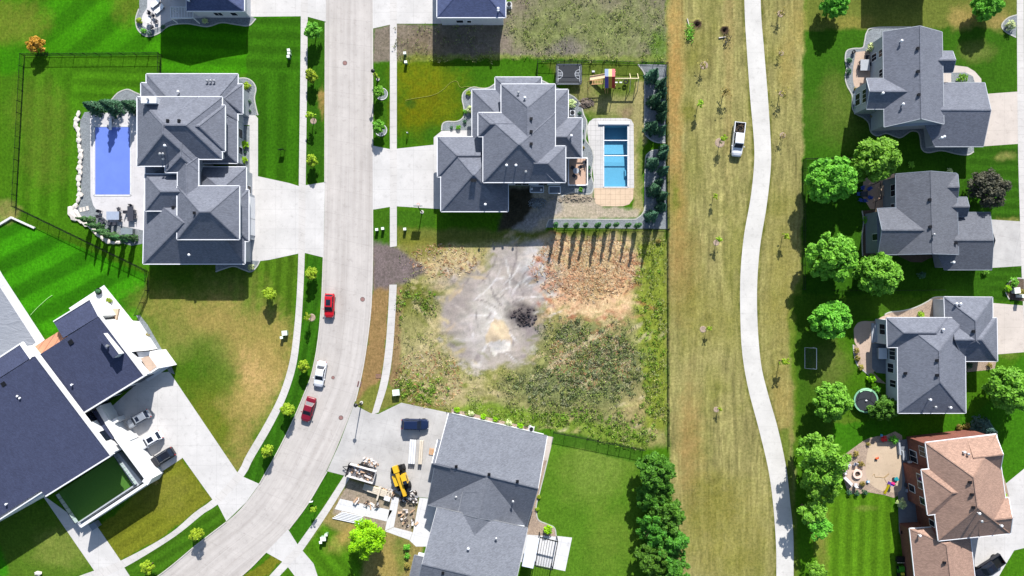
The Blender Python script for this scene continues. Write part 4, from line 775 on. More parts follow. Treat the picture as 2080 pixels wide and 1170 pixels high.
h9, rz9, W9 = house('house', "blue grey hip roofed house with a rounded pink patio and hot tub", 'house', (1900, 730), [
    ('y', 4.6, 7.4, [(1822.5, 645.5), (1960, 645.5), (1961.6, 839), (1824.3, 839)], [(1907.7, 713), (1909.6, 776)], ''), ('x', 4.6, 6.2, [(1801, 645.3), (1925, 645.3), (1925, 705.5), (1802.4, 705.5)], [(1836, 676), (1900, 676)], ''),
    ('y', 4.0, 6.5, [(1917.5, 603), (2015.8, 603.8), (2017, 720), (1922, 720)], [(1982, 651.6), (1983, 692)], ''), ('x', 4.0, 6.4, [(1935, 646), (2024.5, 646), (2026, 733.7), (1958, 733.7)], [(1940, 690), (1994, 690)], '')],
    M['roof_blue'], M['wall_pale'], M['white'], .1, vents=[(1902, 732), (1902, 762), (1976, 673), (1838, 758)], pipes=[(1912, 669, 1), (1886, 811, 1), (1927, 827, 1), (1897, 826), (1939, 617, 1), (1947, 617, 1)],
    wins=[(1, 'W', [(.4, 1.6, 1.8, 1.7, 2)]), (0, 'W', [(.38, 1.4, 2.2, 1.8, 3), (.55, .8, 1.6, 1.8, 2), (.72, 1.5, 1.2, 1.8, 2)]), (0, 'S', [(.25, 1.2, 1.6, 1.5, 2), (.7, 1.2, 1.6, 1.5, 2)])], doors=[(3, 'E', [(.5, 5.0)])])
h10, rz10, W10 = house('house', "red brick house with a brown shingle roof at the lower right", 'house', (1950, 1030), [
    ('y', 6.6, 10.0, [(1880, 899.3), (2024, 882), (2052, 1083.3), (1906.2, 1098.3)], [(1978, 969.6), (1986, 1031)], ''), ('x', 6.6, 8.5, [(1965, 890), (2022.9, 883.4), (2032, 955), (1975, 963)], [(1978, 930), (2038, 923)], 'E'),
    ('x', 6.6, 8.3, [(1990, 1018), (2049, 1011), (2053, 1083), (1990, 1090)], [(1990, 1059), (2057, 1052)], 'E'), ('x', 6.6, 8.6, [(1871.7, 954.7), (1945, 947), (1955, 1038), (1884.6, 1046)], [(1935, 1001), (1950, 1000)], ''),
    ('y', 4.2, 6.7, [(1847.8, 1074.3), (1968, 1066), (1987, 1235), (1866, 1245)], [(1923, 1107), (1936, 1215)], 'S')],
    M['roof_brown'], M['brick'], M['white'], .12, vents=[(1969, 979), (1973, 1004), (1976, 1030), (1917, 1142)], pipes=[(1955, 917, 1), (1963, 921), (1985, 1041, 1), (2030, 1066, 1), (1990, 1057), (1865, 1086, 1)],
    wins=[(3, 'W', [(.2, 4.2, 1.1, 1.4), (.4, 4.2, 1.1, 1.4), (.6, 1.2, 1.2, 1.6), (.8, 4.2, 1.1, 1.4)]), (0, 'W', [(.1, 3.8, 1.6, 1.6, 2), (.2, .6, 2.0, 2.0, 2), (.88, 4.0, 1.0, 1.4)]), (0, 'S', [(.3, 3.9, 1.4, 1.5, 2), (.7, 3.9, 1.4, 1.5, 2)]), (2, 'E', [(.5, 3.9, 1.6, 1.6, 2)])], doors=[(4, 'E', [(.4, 5.0)])])
h1, rz1, _ = house('house', "dark roofed house with a pergola at the top left edge", 'house', (438, -40), [('y', 4.1, 7.1, R(379, -170, 496, 22), [(418, -90), (418, -33)], ''), ('y', 7.0, 9.5, R(307, -220, 440, -35), [(362, -150), (362, -75)], '')],
    M['roof_navy'], M['wall_pale'], gw=.13, pipes=[(386, 3, 1)], wins=[(0, 'S', [(.45, 1.2, 1.4, 1.2, 2), (.75, 1.2, 1.0, 1.2)])])
h4, rz4, _ = house('house', "dark navy roofed house at the top edge beside bare soil", 'house', (957, -60), [('y', 4.66, 6.6, R(888, -170, 1026.8, 35.2), [(957, -90), (957, -46)], '')], M['roof_navy'], M['wall_pale'], gw=.13, pipes=[(1012, 20, 1), (1012, 24, 1)],
    wins=[(0, 'S', [(.3, 1.4, 1.2, 1.0), (.45, 1.4, .7, .8)])], doors=[(0, 'W', [(.7, 4.6)])])
house('house', "house just beyond the top right edge, seen by its long shadow", 'house', (1850, -120), [('x', 5.0, 7.2, R(1795, -220, 1922, -52), [(1840, -135), (1880, -135)], '')], M['roof_blue'], M['wall_grey'])
# ---- the modern white house
M['frost'] = plain("frosted_glass", (150, 166, 164), .2)
h3 = thing('house', "white modern house with two big dark single pitch roofs at the lower left", 'house', P(170, 850))
def q3(pts): return [P(x, y, z) for x, y, z in pts]
def slab(mb, pts, th=.25):
    t_ = q3(pts); n = len(mb.v); k = len(t_); mb.v += [tuple(p) for p in t_] + [(p.x, p.y, p.z - th) for p in t_]
    mb.f.append(tuple(range(n, n + k))); mb.f.append(tuple(range(n + 2 * k - 1, n + k - 1, -1)))
    for i in range(k): j = (i + 1) % k; mb.f.append((n + i, n + k + i, n + k + j, n + j))
mb = MB(); slab(mb, [(73.3, 721.7, 7.6), (226.5, 925, 6.0), (92, 1009, 6.0), (83, 996, 6.15), (0, 1049, 6.1), (-120, 1128, 6.1), (-120, 846, 7.6)])
slab(mb, [(42.3, 698.2, 5.9), (62.5, 727, 7.58), (-120, 844, 7.58), (-120, 804, 5.9)]); mb.build('roof', M['roof_dark'], h3, world=True)
mb = MB(); slab(mb, [(80.9, 719.8, 7.0), (201.2, 642.7, 7.0), (293.6, 763, 5.6), (169.5, 839, 5.6)]); slab(mb, [(109, 654, 5.3), (183.3, 608, 5.3), (201, 642, 6.98), (128, 686.5, 6.98)]); mb.build('roof', M['roof_dark'], h3, world=True)
mb = MB()                                        # white parapets and roof edges
def pbar(a, b_, wd=.5, h=.5, lift=.12): bar(mb, P(*a), P(*b_), wd, h, lift)
for a, b_, wd in (((74, 720, 7.65), (228, 924, 6.05), .62), ((43, 697, 5.95), (64, 727, 7.6), .6), ((42, 698, 5.92), (-120, 804, 5.92), .25), ((226, 925, 6.0), (93, 1008, 6.0), .22), ((85, 1000, 6.1), (-120, 1132, 6.1), .2), ((109, 653, 5.35), (183, 607.5, 5.35), .2),
                  ((184, 607, 5.4), (202, 642, 7.0), .35), ((203, 642, 7.0), (295, 764, 5.65), .35), ((170, 839, 5.6), (294, 763, 5.6), .24)): pbar(a, b_, wd)
mb.build('parapet', M['stucco'], h3, world=True)
mb = MB()
def xy(pts, z): return [tuple(P(x, y, z)[:2]) for x, y in pts]
mb.prism(xy([(70, 725), (222, 922), (92, 1003), (-118, 1120), (-118, 850)], 6), -.05, 5.6); mb.prism(xy([(45, 704), (66, 730), (-115, 842), (-115, 812)], 6.5), -.05, 5.6)
mb.prism(xy([(88, 722), (199, 650), (288, 762), (172, 833)], 5.5), -.05, 5.2); mb.prism(xy([(113, 658), (182, 614), (198, 642), (130, 684)], 6), -.05, 5.0)
mb.build('wall', M['stucco'], h3, world=True)
mb = MB(); mb.prism(xy([(212, 652), (262, 654), (300, 712), (262, 715), (252, 702)], 3.4), -.05, 3.4); mb.build('roof_terrace', M['stucco'], h3, world=True)
mb = MB(); mb.prism(xy([(262, 716), (300, 714), (322, 712), (345, 744), (322, 748), (300, 762), (285, 755)], 2.6), -.05, 2.6); mb.build('porch_roof', M['white'], h3, world=True)
mb = MB(); mb.prism(xy([(286, 728), (302, 722), (319, 745), (303, 756)], 2.6), 2.55, 2.66); mb.build('patio_floor', M['tan_patio'], h3, world=True)
for q in ([(263, 716), (276, 715), (281, 724), (268, 725)], [(276, 735), (288, 734), (299, 750), (286, 752)]):
    f_ = MB(); f_.prism(xy(q, 2.7), 2.5, 2.68); fo = f_.build('skylight', M['dark_metal'], h3, world=True); c = sum((Vector(P(*k, 2.7)) for k in q), Vector()) / 4; p_ = MB(); p_.prism([tuple((c + (Vector(P(*k, 2.7)) - c) * .8)[:2]) for k in q], 2.66, 2.72); p_.build('pane', M['glass'], fo, world=True)
mb = MB(); mb.prism(xy([(188, 836), (196, 833), (222, 874), (232, 890), (226, 894), (214, 878)], 3.0), -.05, 3.0); mb.build('roof', M['roof_dark'], h3, world=True)
mb = MB()                                        # front court wall with piers, and the walls of the sunken turf court
def wallbar(a, b_, wd, z): bar(mb, P(*a, z), P(*b_, z), wd, z + .05)
wallbar((199, 826), (218, 858), .9, 3.2); wallbar((218, 858), (238, 888), .95, 3.25); wallbar((237, 886), (302, 974), 1.15, 4.0); wallbar((300, 980), (163, 1070), .5, 4.02); wallbar((303, 968), (294, 982), 1.2, 4.05)
for x, y in ((212, 846), (230, 857), (255, 895), (278, 935)): c = P(x, y, 2.6); mb.box((c.x, c.y, 1.3), (1.6, .8, 2.62), math.radians(33))
mb.build('court_wall', M['stucco'], h3, world=True)
mb = MB(); mb.prism(xy([(117, 1001), (230, 927), (270, 985), (159, 1060)], .5), -.05, .5); mb.build('turf_terrace', M['turf'], h3, world=True)
mb = MB(); mb.prism(xy([(230, 926), (240, 920), (290, 980), (160, 1067), (156, 1062), (271, 985.5)], 1.3), -.04, 1.3); mb.build('terrace_edge', M['wall_grey'], h3, world=True)
for a, b_, n in (((232, 924), (276, 984), 9), ((274, 988), (162, 1062), 12), ((115, 1004), (155, 1062), 6)):   # glass balustrades
    mb = MB(); pm_ = MB(); A_, B_ = P(*a, 1.7), P(*b_, 1.7)
    for k in range(n + 1): c = A_.lerp(B_, k / n); mb.box((c.x, c.y, 1.55), (.06, .06, 1.2))
    bar(mb, (A_.x, A_.y, 2.1), (B_.x, B_.y, 2.1), .06, .05); bar(pm_, (A_.x, A_.y, 2.0), (B_.x, B_.y, 2.0), .03, .9)
    ro = mb.build('balustrade', M['dark_metal'], h3, world=True); pm_.build('pane', M['frost'], ro, world=True)
mb = MB(); mb.prism(xy([(73, 718), (82, 722), (136, 690), (122, 672), (118, 674), (70, 704)], 3.6), -.05, 3.6); mb.build('cedar_deck', planks("cedar_planks", (190, 134, 104), 1.0, math.radians(33), .5), h3, world=True)
for q in ([(215, 632), (218, 628), (231, 648), (222, 650)], [(221, 627), (241, 627), (236, 650), (226, 636)]):
    mb = MB(); mb.prism(xy(q, .5), .0, .5); mb.build('planter', M['paver_tan'], h3, world=True)
for k, (t0, t1) in enumerate(((.08, .30), (.37, .60), (.68, .92))):   # garage doors under the south eave of the second roof
    a, b_ = P(172, 833, 5.5), P(288, 762, 5.5); n_ = Vector((b_.y - a.y, a.x - b_.x, 0)).normalized(); c0, c1 = a.lerp(b_, t0), a.lerp(b_, t1); mb = MB()
    bar(mb, (c0.x + n_.x * .04, c0.y + n_.y * .04, 3.0), (c1.x + n_.x * .04, c1.y + n_.y * .04, 3.0), .1, 3.0); mb.build('garage_door', M['glass'], h3, world=True)
for t_, z0 in ((.60, 2.8), (.80, 2.6)):          # windows in the east wall
    a, b_ = P(70, 725, 6), P(222, 922, 6); n_ = Vector((-(b_.y - a.y), b_.x - a.x, 0)).normalized(); n_ = n_ if n_.x > 0 else -n_
    f_, p_ = MB(), MB(); window(f_, p_, a, b_, n_, t_ + .04, z0, 1.8, 1.8); fo = f_.build('window', M['dark_metal'], h3, world=True); p_.build('pane', M['glass'], fo, world=True)
a, b_ = P(212, 680, 6.9), P(247, 722, 6.4); mb = MB(); d = b_ - a; c = (a + b_) / 2; mb.box((c.x - .1, c.y, 6.9), (4.4, 1.15, 1.9), math.atan2(d.y, d.x)); c_ = mb.build('chimney', M['stucco'], h3, world=True)
mb = MB(); mb.box((c.x - .1, c.y, 7.88), (4.5, 1.2, .07), math.atan2(d.y, d.x)); mb.build('chimney_cap', M['roof_dark'], c_, world=True); mb = MB(); mb.lathe([(.16, 0), (.16, .5), (.26, .52), (.2, .66)], (c.x, c.y, 7.9), 10); mb.build('flue', M['grey_metal'], c_, world=True)
for px, py, z in ((145, 695, 6.75), (9, 780, 7.3)): c = P(px, py, z); mb = MB(); mb.box((c.x, c.y, z), (.8, .8, .5), math.radians(33)); mb.build('roof_vent', M['dark_metal'], h3, world=True)
for px, py, z in ((38, 804, 7.1), (43, 808, 7.1), (148, 781, 6.2), (15, 1023, 6.2)): c = P(px, py, z); mb = MB(); mb.lathe([(.1, -.2), (.1, .35), (.2, .36), (.16, .5)], c, 10); mb.build('vent_pipe', M['white'], h3, world=True)
# ------------------------------------------------------------------ vehicles
def loft(mb, st):                                # st: (x, half width, z bottom, z shoulder, z top, crown half width)
    b0 = len(mb.v); k = 9
    for x, w_, zb, zs, zt, cw in st:
        for y, z in ((-w_ * .92, zb), (-w_, zb + .18), (-w_ * .99, zs - .12), (-w_ * .93, zs), (-cw, zt), (0, zt + .025), (cw, zt), (w_ * .93, zs), (w_ * .99, zs - .12), (w_, zb + .18), (w_ * .92, zb)): mb.v.append((x, y, z))
    k = 11
    for i in range(len(st) - 1):
        for j in range(k): l = (j + 1) % k; mb.f.append((b0 + i * k + j, b0 + (i + 1) * k + j, b0 + (i + 1) * k + l, b0 + i * k + l))
    mb.f.append(tuple(b0 + j for j in range(k))); e = b0 + (len(st) - 1) * k; mb.f.append(tuple(e + k - 1 - j for j in range(k)))
def panel(mb, p, m_=(.08, .08), off=.012):       # quad shrunk inside its own outline and lifted along its normal
    p = [Vector(q) for q in p]; n_ = (p[1] - p[0]).cross(p[3] - p[0]).normalized(); c = sum(p, Vector()) / 4
    if n_.dot(c - Vector((0, 0, .7))) < 0: n_ = -n_
    f = lambda u, v: (p[0] * (1 - u) + p[1] * u) * (1 - v) + (p[3] * (1 - u) + p[2] * u) * v + n_ * off
    mb.face([f(m_[0], m_[1]), f(1 - m_[0], m_[1]), f(1 - m_[0], 1 - m_[1]), f(m_[0], 1 - m_[1])])
def wheel(root, x, y, r=.34, wd=.24):
    t_ = D.objects.new('wheel', None); COL.objects.link(t_); t_.parent = root; t_.location = (x, y, r); t_.empty_display_size = .1
    mb = MB(); n = 18
    for k in range(n):
        pass
    pr = [(r * .62, -wd / 2), (r * .95, -wd / 2), (r, -wd * .3), (r, wd * .3), (r * .95, wd / 2), (r * .62, wd / 2)]
    mb.lathe(pr, (0, 0, 0), n); mb.v = [(a, c, b_) for a, b_, c in mb.v]; mb.build('tyre', M['rubber'], t_)
    mb = MB(); mb.lathe([(r * .6, -wd * .46), (r * .6, wd * .46)], (0, 0, 0), 12); mb.v = [(a, c, b_) for a, b_, c in mb.v]; mb.build('rim', M['rim'], t_)
def car(name, label, cat, px, py, deg, kind, body, L=4.7, W=1.85, group=None, sun=False, rails=False, top=None):
    root = thing(name, label, cat, P(px, py, .8).xy.to_3d(), math.radians(deg), group); h = L / 2; w_ = W / 2
    suv, pk = kind == 'suv', kind == 'pickup'
    belt = 1.08 if (suv or pk) else .93; hood = 1.02 if (suv or pk) else .86; tr = 1.04 if suv else .98; roofz = 1.74 if suv else 1.86 if pk else 1.45
    mb = MB(); bedx = -h + 1.95
    st = [(-h, w_ * .80, .42, tr - .12, tr - .06, w_ * .55), (-h + .12, w_ * .92, .30, tr - .03, tr + .02, w_ * .66), (-h + .5, w_ * .99, .26, belt, tr + .04, w_ * .72), (-.9, w_, .25, belt, belt + .03, w_ * .75), (.4, w_, .25, belt - .02, belt + .02, w_ * .75),
          (h - 1.25, w_ * .99, .25, hood - .02, hood + .05, w_ * .72), (h - .55, w_ * .97, .27, hood - .10, hood - .01, w_ * .68), (h - .18, w_ * .86, .32, hood - .22, hood - .13, w_ * .58), (h, w_ * .66, .40, hood - .36, hood - .28, w_ * .45)]
    if pk: st = [(bedx, w_, .35, belt, belt + .02, w_ * .75)] + st[4:]
    loft(mb, st)
    if pk:
        for s_ in (-1, 1): mb.box((-h + .95, s_ * (w_ - .07), .80), (1.94, .14, .72))
        mb.box((-h + .06, 0, .80), (.1, W * .96, .70)); mb.box((-h + .95, 0, .62), (1.9, W * .9, .08))
    g0, g1 = (-h + .18, h - 1.25) if suv else (bedx + .02, h - 1.45) if pk else (-h + .75, h - 1.30)
    t0, t1 = (-h + .55, h - 2.0) if suv else (bedx + .18, h - 2.15) if pk else (-h + 1.45, h - 2.10)
    wb, wt = w_ * .90, w_ * (.74 if not pk else .78); zb, zt = belt - .01, roofz
    lo = [(g0, -wb, zb + (.0)), (g1, -wb * .95, zb), (g1, wb * .95, zb), (g0, wb, zb)]; hi = [(t0, -wt, zt - .04), (t1, -wt, zt - .02), (t1, wt, zt - .02), (t0, wt, zt - .04)]; mid = (t0 + t1) / 2
    hi2 = [(t0 + .05, -wt * .86, zt + .01), (t1 - .08, -wt * .86, zt + .02), (t1 - .08, wt * .86, zt + .02), (t0 + .05, wt * .86, zt + .01)]
    for i in range(4): j = (i + 1) % 4; mb.face([lo[i], lo[j], hi[j], hi[i]]); mb.face([hi[i], hi[j], hi2[j], hi2[i]])
    mb.face(hi2); mb.build('body', body, root)
    for nm, q in (('windshield', [lo[1], lo[2], hi[2], hi[1]]), ('rear_window', [lo[3], lo[0], hi[0], hi[3]])):
        g = MB(); panel(g, q, (.06, .07)); g.build(nm, M['carglass'], root)
    for a, b_ in ((0, 1), (2, 3)):
        for u0, u1 in ((.06, .50), (.53, .95)):
            g = MB(); lerp = lambda p, q, u_: tuple(p[k] * (1 - u_) + q[k] * u_ for k in range(3))
            panel(g, [lerp(lo[a], lo[b_], u0), lerp(lo[a], lo[b_], u1), lerp(hi[a], hi[b_], u1), lerp(hi[a], hi[b_], u0)], (.02, .12)); g.build('side_window', M['carglass'], root)
    if top: g = MB(); g.face([(x, y, z + .012) for x, y, z in hi2]); g.build('roof', top, root)
    if sun: g = MB(); x0_, x1_ = t1 - .25, t1 - (1.35 if sun == 2 else .85); g.box(((x0_ + x1_) / 2, 0, zt + .025), (x0_ - x1_, wt * 1.25, .02)); g.build('sunroof', M['carglass'], root)
    if rails:
        for s_ in (-1, 1): g = MB(); g.tube([(t0 + .1, s_ * wt * .92, zt - .02), (t0 + .2, s_ * wt * .92, zt + .07), (t1 - .3, s_ * wt * .92, zt + .08), (t1 - .15, s_ * wt * .92, zt)], .025, 6); g.build('roof_rail', M['grey_metal'], root)
    for s_ in (-1, 1):
        g = MB(); g.box((h - .22, s_ * w_ * .66, hood - .24), (.26, .28, .08), s_ * -.45, 0, .25); g.build('headlight', M['lamp'], root)
        g = MB(); g.box((-h + .07, s_ * w_ * .74, tr - .14), (.14, .28, .2), s_ * .3); g.build('taillight', M['tail'], root)
        g = MB(); g.box((g1 - .32, s_ * (w_ + .09), belt + .05), (.14, .22, .14), s_ * -.2); g.build('mirror', body, root)
        for x in (-h + .92, h - .92): wheel(root, x, s_ * (w_ - .13), .37 if suv or pk else .33)
    if pk: g = MB(); g.face([(-h + .12, -w_ + .15, .69), (bedx - .02, -w_ + .15, .69), (bedx - .02, w_ - .15, .69), (-h + .12, w_ - .15, .69)]); g.build('bed_liner', M['black'], root)
    return root
red, wine = paint("red_car_paint", (170, 14, 28), .35), paint("dark_red_car_paint", (112, 12, 34), .45)
whitep, silver, blackp, bluep = paint("white_car_paint", (200, 202, 206), .25), paint("silver_car_paint", (140, 146, 154), .25, .3), paint("black_car_paint", (24, 26, 34), .2), paint("navy_car_paint", (22, 34, 62), .2)
PV = "cars parked along the street"
car('parked_car', "bright red hatchback parked at the kerb, northernmost on the street", 'car', 669, 621, -92, 'suv', red, 4.4, 1.8, PV, sun=2)
car('parked_car', "white sedan parked at the kerb between the two red cars", 'car', 650, 760, -100, 'sedan', whitep, 4.75, 1.85, PV)
car('parked_car', "dark red sedan parked at the kerb, southernmost on the street", 'car', 626, 832, -107, 'sedan', wine, 4.6, 1.85, PV)
DV = "cars on the modern house driveway"
car('parked_suv', "silver wagon in the shade below the garage doors", 'car', 281, 851, 210, 'suv', silver, 4.6, 1.84, DV, sun=1, rails=True)
car('parked_suv', "white sport utility car with a dark glass roof on the driveway", 'car', 305, 894, 210, 'suv', whitep, 4.65, 1.86, DV, sun=2)
car('parked_suv', "black sport utility car with roof rails beside the lawn edge", 'car', 329, 930, 212, 'suv', blackp, 4.9, 1.95, DV, sun=1, rails=True)
car('parked_suv', "navy blue sport utility car on the worn driveway", 'car', 843, 862, -1, 'suv', bluep, 4.9, 1.98)
pk = car('pickup_truck', "white pickup truck loaded with brush on the dry park grass", 'truck', 1499.5, 283, -96, 'pickup', whitep, 6.2, 2.0)
mb = MB(); random.seed(3)
for k in range(34): x, y = random.uniform(-2.9, -1.3), random.uniform(-.7, .7); a = random.uniform(0, 6.28); mb.tube([(x, y, .75 + random.random() * .3), (x + .5 * math.cos(a), y + .5 * math.sin(a), .9 + random.random() * .4)], [.05, .02], 5)
ro = pk; load = mb.build('brush_pile', M['bark'], None); load.location = pk.location; load.rotation_euler = pk.rotation_euler; tag(load, "pile of cut branches in the bed of the white pickup", 'branches')
car('pickup_truck', "black crew cab pickup truck at the bottom right corner", 'truck', 2008, 1152, 214, 'pickup', blackp, 5.9, 2.0, sun=1)
# telehandler
yel = paint("machine_yellow", (200, 158, 34), .4); t = thing('telehandler', "yellow telehandler with its boom lowered among the building rubble", 'loader', P(816, 968).xy.to_3d(), math.radians(-72))
mb = MB(); mb.box((0, 0, .75), (4.6, 1.1, .5)); mb.box((-1.9, 0, 1.05), (.9, 1.7, .7)); mb.box((1.75, 0, .8), (.9, 1.5, .5)); mb.build('chassis', M['dark_metal'], t)
mb = MB(); mb.box((.3, -.15, 1.72), (5.8, .62, .5), 0, 0, .10); mb.box((2.6, -.15, 1.40), (1.3, .46, .4), 0, 0, .10); mb.box((-2.0, -.15, 1.9), (1.2, .95, .7)); mb.build('boom', yel, t)
mb = MB(); mb.box((.2, .78, 1.5), (1.7, .85, 1.5)); mb.box((.1, .78, 2.32), (1.75, .95, .14)); cb = mb.build('cab', yel, t)
mb = MB(); mb.box((.72, .78, 2.40), (.62, .75, .04)); mb.box((1.06, .78, 1.8), (.03, .7, .8)); mb.box((.2, 1.21, 1.8), (1.2, .03, .7)); mb.build('cab_window', M['carglass'], cb)
mb = MB(); mb.box((.1, -.95, 1.25), (1.9, .75, .75)); mb.build('engine_cover', yel, t)
for x in (-1.65, 1.65):
    for y in (-1.05, 1.05): wheel(t, x, y, .62, .42)
mb = MB(); mb.box((3.1, -.15, .75), (.25, 1.7, .7)); [mb.box((3.75, y, .42), (1.2, .12, .07)) for y in (-.6, .3)]; mb.build('fork_carriage', M['dark_metal'], t)
# dump trailer with debris
t = thing('dump_trailer', "open dump trailer heaped with scrap boards on the worn driveway", 'trailer', P(737, 958).xy.to_3d(), math.radians(-16))
mb = MB(); mb.box((0, 0, .62), (5.0, 2.2, .12))
for s_ in (-1, 1): mb.box((0, s_ * 1.1, 1.2), (5.0, .09, 1.1))
mb.box((2.5, 0, 1.2), (.09, 2.2, 1.1)); mb.build('box', plain("trailer_white", (176, 174, 174), .5), t)
mb = MB(); mb.box((-2.55, 0, 1.2), (.16, 2.4, 1.25)); mb.tube([(-2.5, .5, .55), (-3.7, 0, .55)], .06, 6); mb.tube([(-2.5, -.5, .55), (-3.7, 0, .55)], .06, 6); mb.build('tongue', M['dark_metal'], t)
for y in (-1.28, 1.28): mb = MB(); mb.box((0, y, .75), (2.2, .34, .1)); mb.build('fender', M['dark_metal'], t)
for x in (-.5, .5):
    for y in (-1.28, 1.28): wheel(t, x, y, .36, .24)
debm = [plain("scrap_wood", (176, 146, 120), .8, .3, 5.0), plain("scrap_pale", (184, 178, 174), .7, .2, 5.0), plain("scrap_dark", (74, 66, 62), .8, .3, 5.0), plain("scrap_blue", (120, 160, 200), .6, .1)]
def debris(lab, px, py, z, rx, ry, n, rot, mats, seed, lmax=1.6, grp=None):
    random.seed(seed); r_ = thing('debris_pile', lab, 'scrap', P(px, py).xy.to_3d(), rot, grp)
    for mi, mt in enumerate(mats):
        mb = MB()
        for k in range(n): mb.box((random.uniform(-rx, rx), random.uniform(-ry, ry), z + random.uniform(0, .45)), (random.uniform(.3, lmax), random.uniform(.1, .4), random.uniform(.03, .12)), random.uniform(0, 3.14), random.uniform(-.4, .4), random.uniform(-.3, .3))
        mb.build('scrap_boards', mt, r_)
debris("mixed scrap boards and packaging filling the dump trailer", 737, 958, .85, 2.0, .8, 16, math.radians(-16), [debm[0], debm[1], debm[2]], 5)
debris("black and grey rubble heap at the telehandler's forks", 831, 1008, .1, 1.5, 1.0, 30, 0, [debm[2], M['rubber'], M['grey_metal'], debm[1]], 6, .9)
debris("scatter of loose debris above the dump trailer", 752, 938, .05, 1.5, .5, 7, -.3, [debm[0], debm[2], debm[1]], 8, .7)
debris("splintered boards beside the lumber stack", 778, 998, .1, 1.3, .5, 8, -.3, [debm[0], debm[1], debm[2]], 9, 1.0)
debris("thin strips of scrap on the bare strip above the white slabs", 745, 1022, .05, 2.2, .5, 7, -.25, [debm[0], debm[2], debm[1]], 12, 1.2)
debris("rubble and splinters on the dirt between slab walk and house", 828, 1050, .05, 1.6, 1.6, 9, .2, [debm[0], debm[2], debm[1]], 13, .8)
debris("loose boards between the telehandler and the pale lumber", 795, 1000, .05, .7, .8, 6, .4, [debm[0], debm[2], debm[1]], 14, .9)
def bundle(name, lab, cat, px, py, deg, items, mat, part):
    r_ = thing(name, lab, cat, P(px, py).xy.to_3d(), math.radians(deg))
    for it in items: mb = MB(); mb.box(*it); mb.build(part, mat, r_)
lumb = plain("pale_lumber", (186, 176, 160), .7, .12, 4.0); alu = plain("white_panel", (198, 200, 204), .4, .06)
bundle('lumber_stack', "long stack of pale lumber behind the dump trailer", 'lumber', 768, 995, -17, [((0, y, .25 + .16 * k), (5.4 - k * .9, .26, .13)) for k in range(3) for y in (-.55, -.25, .05, .35)] + [((.4, -.3, .85), (.3, 2.6, .1))], lumb, 'board')
bundle('metal_sheets', "white bundle of long metal panels on the driveway", 'panels', 838, 916, 86, [((0, y, .35 + .1 * k), (4.3, .34, .09)) for k in range(5) for y in (-.45, -.05, .35)], alu, 'panel_sheet')
bundle('metal_sheets', "cream bundle of panels beside the wooden pallet", 'panels', 855, 917, 86, [((0, y, .35 + .1 * k), (4.2, .30, .09)) for k in range(6) for y in (-.25, .1)], lumb, 'panel_sheet')
bundle('pallet', "small wooden pallet leaning by the grey garage", 'pallet', 878.5, 917, -8, [((0, y, .17), (1.2, .1, .03)) for y in (-.5, -.3, -.1, .1, .3, .5)] + [((x, 0, .08), (.1, 1.1, .14)) for x in (-.5, 0, .5)], M['wood'], 'slat')
bundle('gutter_lengths', "white gutter lengths lying on the grass by the yellow green tree", 'gutters', 708, 1050, -12, [((.12 * k, -.75 + .28 * k, .12), (5.6 - .3 * k, .16, .12)) for k in range(6)], alu, 'gutter')
t = thing('ladder', "white extension ladder lying above the dump trailer", 'ladder', P(752, 940).xy.to_3d(), math.radians(-14)); mb = MB()
for y in (-.9, .9): pass
mb.box((0, 0, .12), (2.9, .14, .1)); mb.box((0, .55, .12), (1.4, .1, .1)); [mb.box((x, .28, .12), (.08, .5, .08)) for x in (-.65, .65)]; mb.build('rail', alu, t)
t = thing('saw_bench', "small white saw bench standing on the dirt by the slabs", 'bench', P(788, 1010).xy.to_3d(), -.3); mb = MB(); mb.box((0, 0, .8), (1.1, .8, .08)); mb.build('table_top', alu, t); [MBX.build('leg', M['dark_metal'], t) for MBX in [(lambda m_: (m_.box((x, y, .4), (.06, .06, .8)), m_)[1])(MB()) for x in (-.45, .45) for y in (-.3, .3)]]
# ------------------------------------------------------------------ street furniture
def lamp(label, bx, by, hx, hy, h=5.0):
    p, q = P(bx, by), P(hx, hy, h); d = Vector((q.x - p.x, q.y - p.y, 0)); r_ = thing('street_lamp', label, 'street lamp', p, 0, "street lamps")
    mb = MB(); mb.lathe([(.30, -.05), (.30, .18), (.14, .2)], (0, 0, 0), 14); mb.build('base', M['kerb'], r_)
    mb = MB(); mb.tube([(0, 0, .18), (0, 0, h * .6), (0, 0, h)], [.11, .09, .07], 10); mb.build('pole', M['black'], r_)
    mb = MB(); mb.tube([(0, 0, h - .1), (d.x * .5, d.y * .5, h + .25), (d.x, d.y, h + .12)], .05, 8); mb.build('arm', M['black'], r_)
    mb = MB(); mb.lathe([(.06, .12), (.34, -.04), (.36, -.12), (.30, -.14)], (d.x, d.y, h), 14); hd = mb.build('lamp_head', M['dark_metal'], r_); mb = MB(); mb.lathe([(.26, -.17), (.28, -.14)], (d.x, d.y, h), 12); mb.build('lens', M['lamp'], hd)
lamp("black street lamp at the corner of the worn driveway", 734.4, 817.6, 722, 823.6); lamp("black street lamp above the two ringed trees", 768, 161.5, 757, 143.6)
t = thing('basketball_hoop', "basketball hoop on a pole beside the central driveway", 'hoop', P(857.5, 430.6)); mb = MB(); mb.tube([(0, 0, 0), (0, 0, 2.6), (-.25, .55, 3.5)], [.09, .08, .07], 8); mb.build('pole', M['black'], t)
mb = MB(); mb.box((-.3, .7, 3.4), (1.6, .06, 1.05)); mb.build('backboard', M['lamp'], t); mb = MB(); mb.ring((-.3, 1.0, 3.05), .2, .24, 0, .03, 16); mb.build('rim', plain("orange_rim", (210, 90, 30)), t)
mb = MB(); mb.lathe([(.32, -.02), (.32, .12), (.12, .14)], (0, 0, 0), 14); mb.build('base', M['kerb'], t)
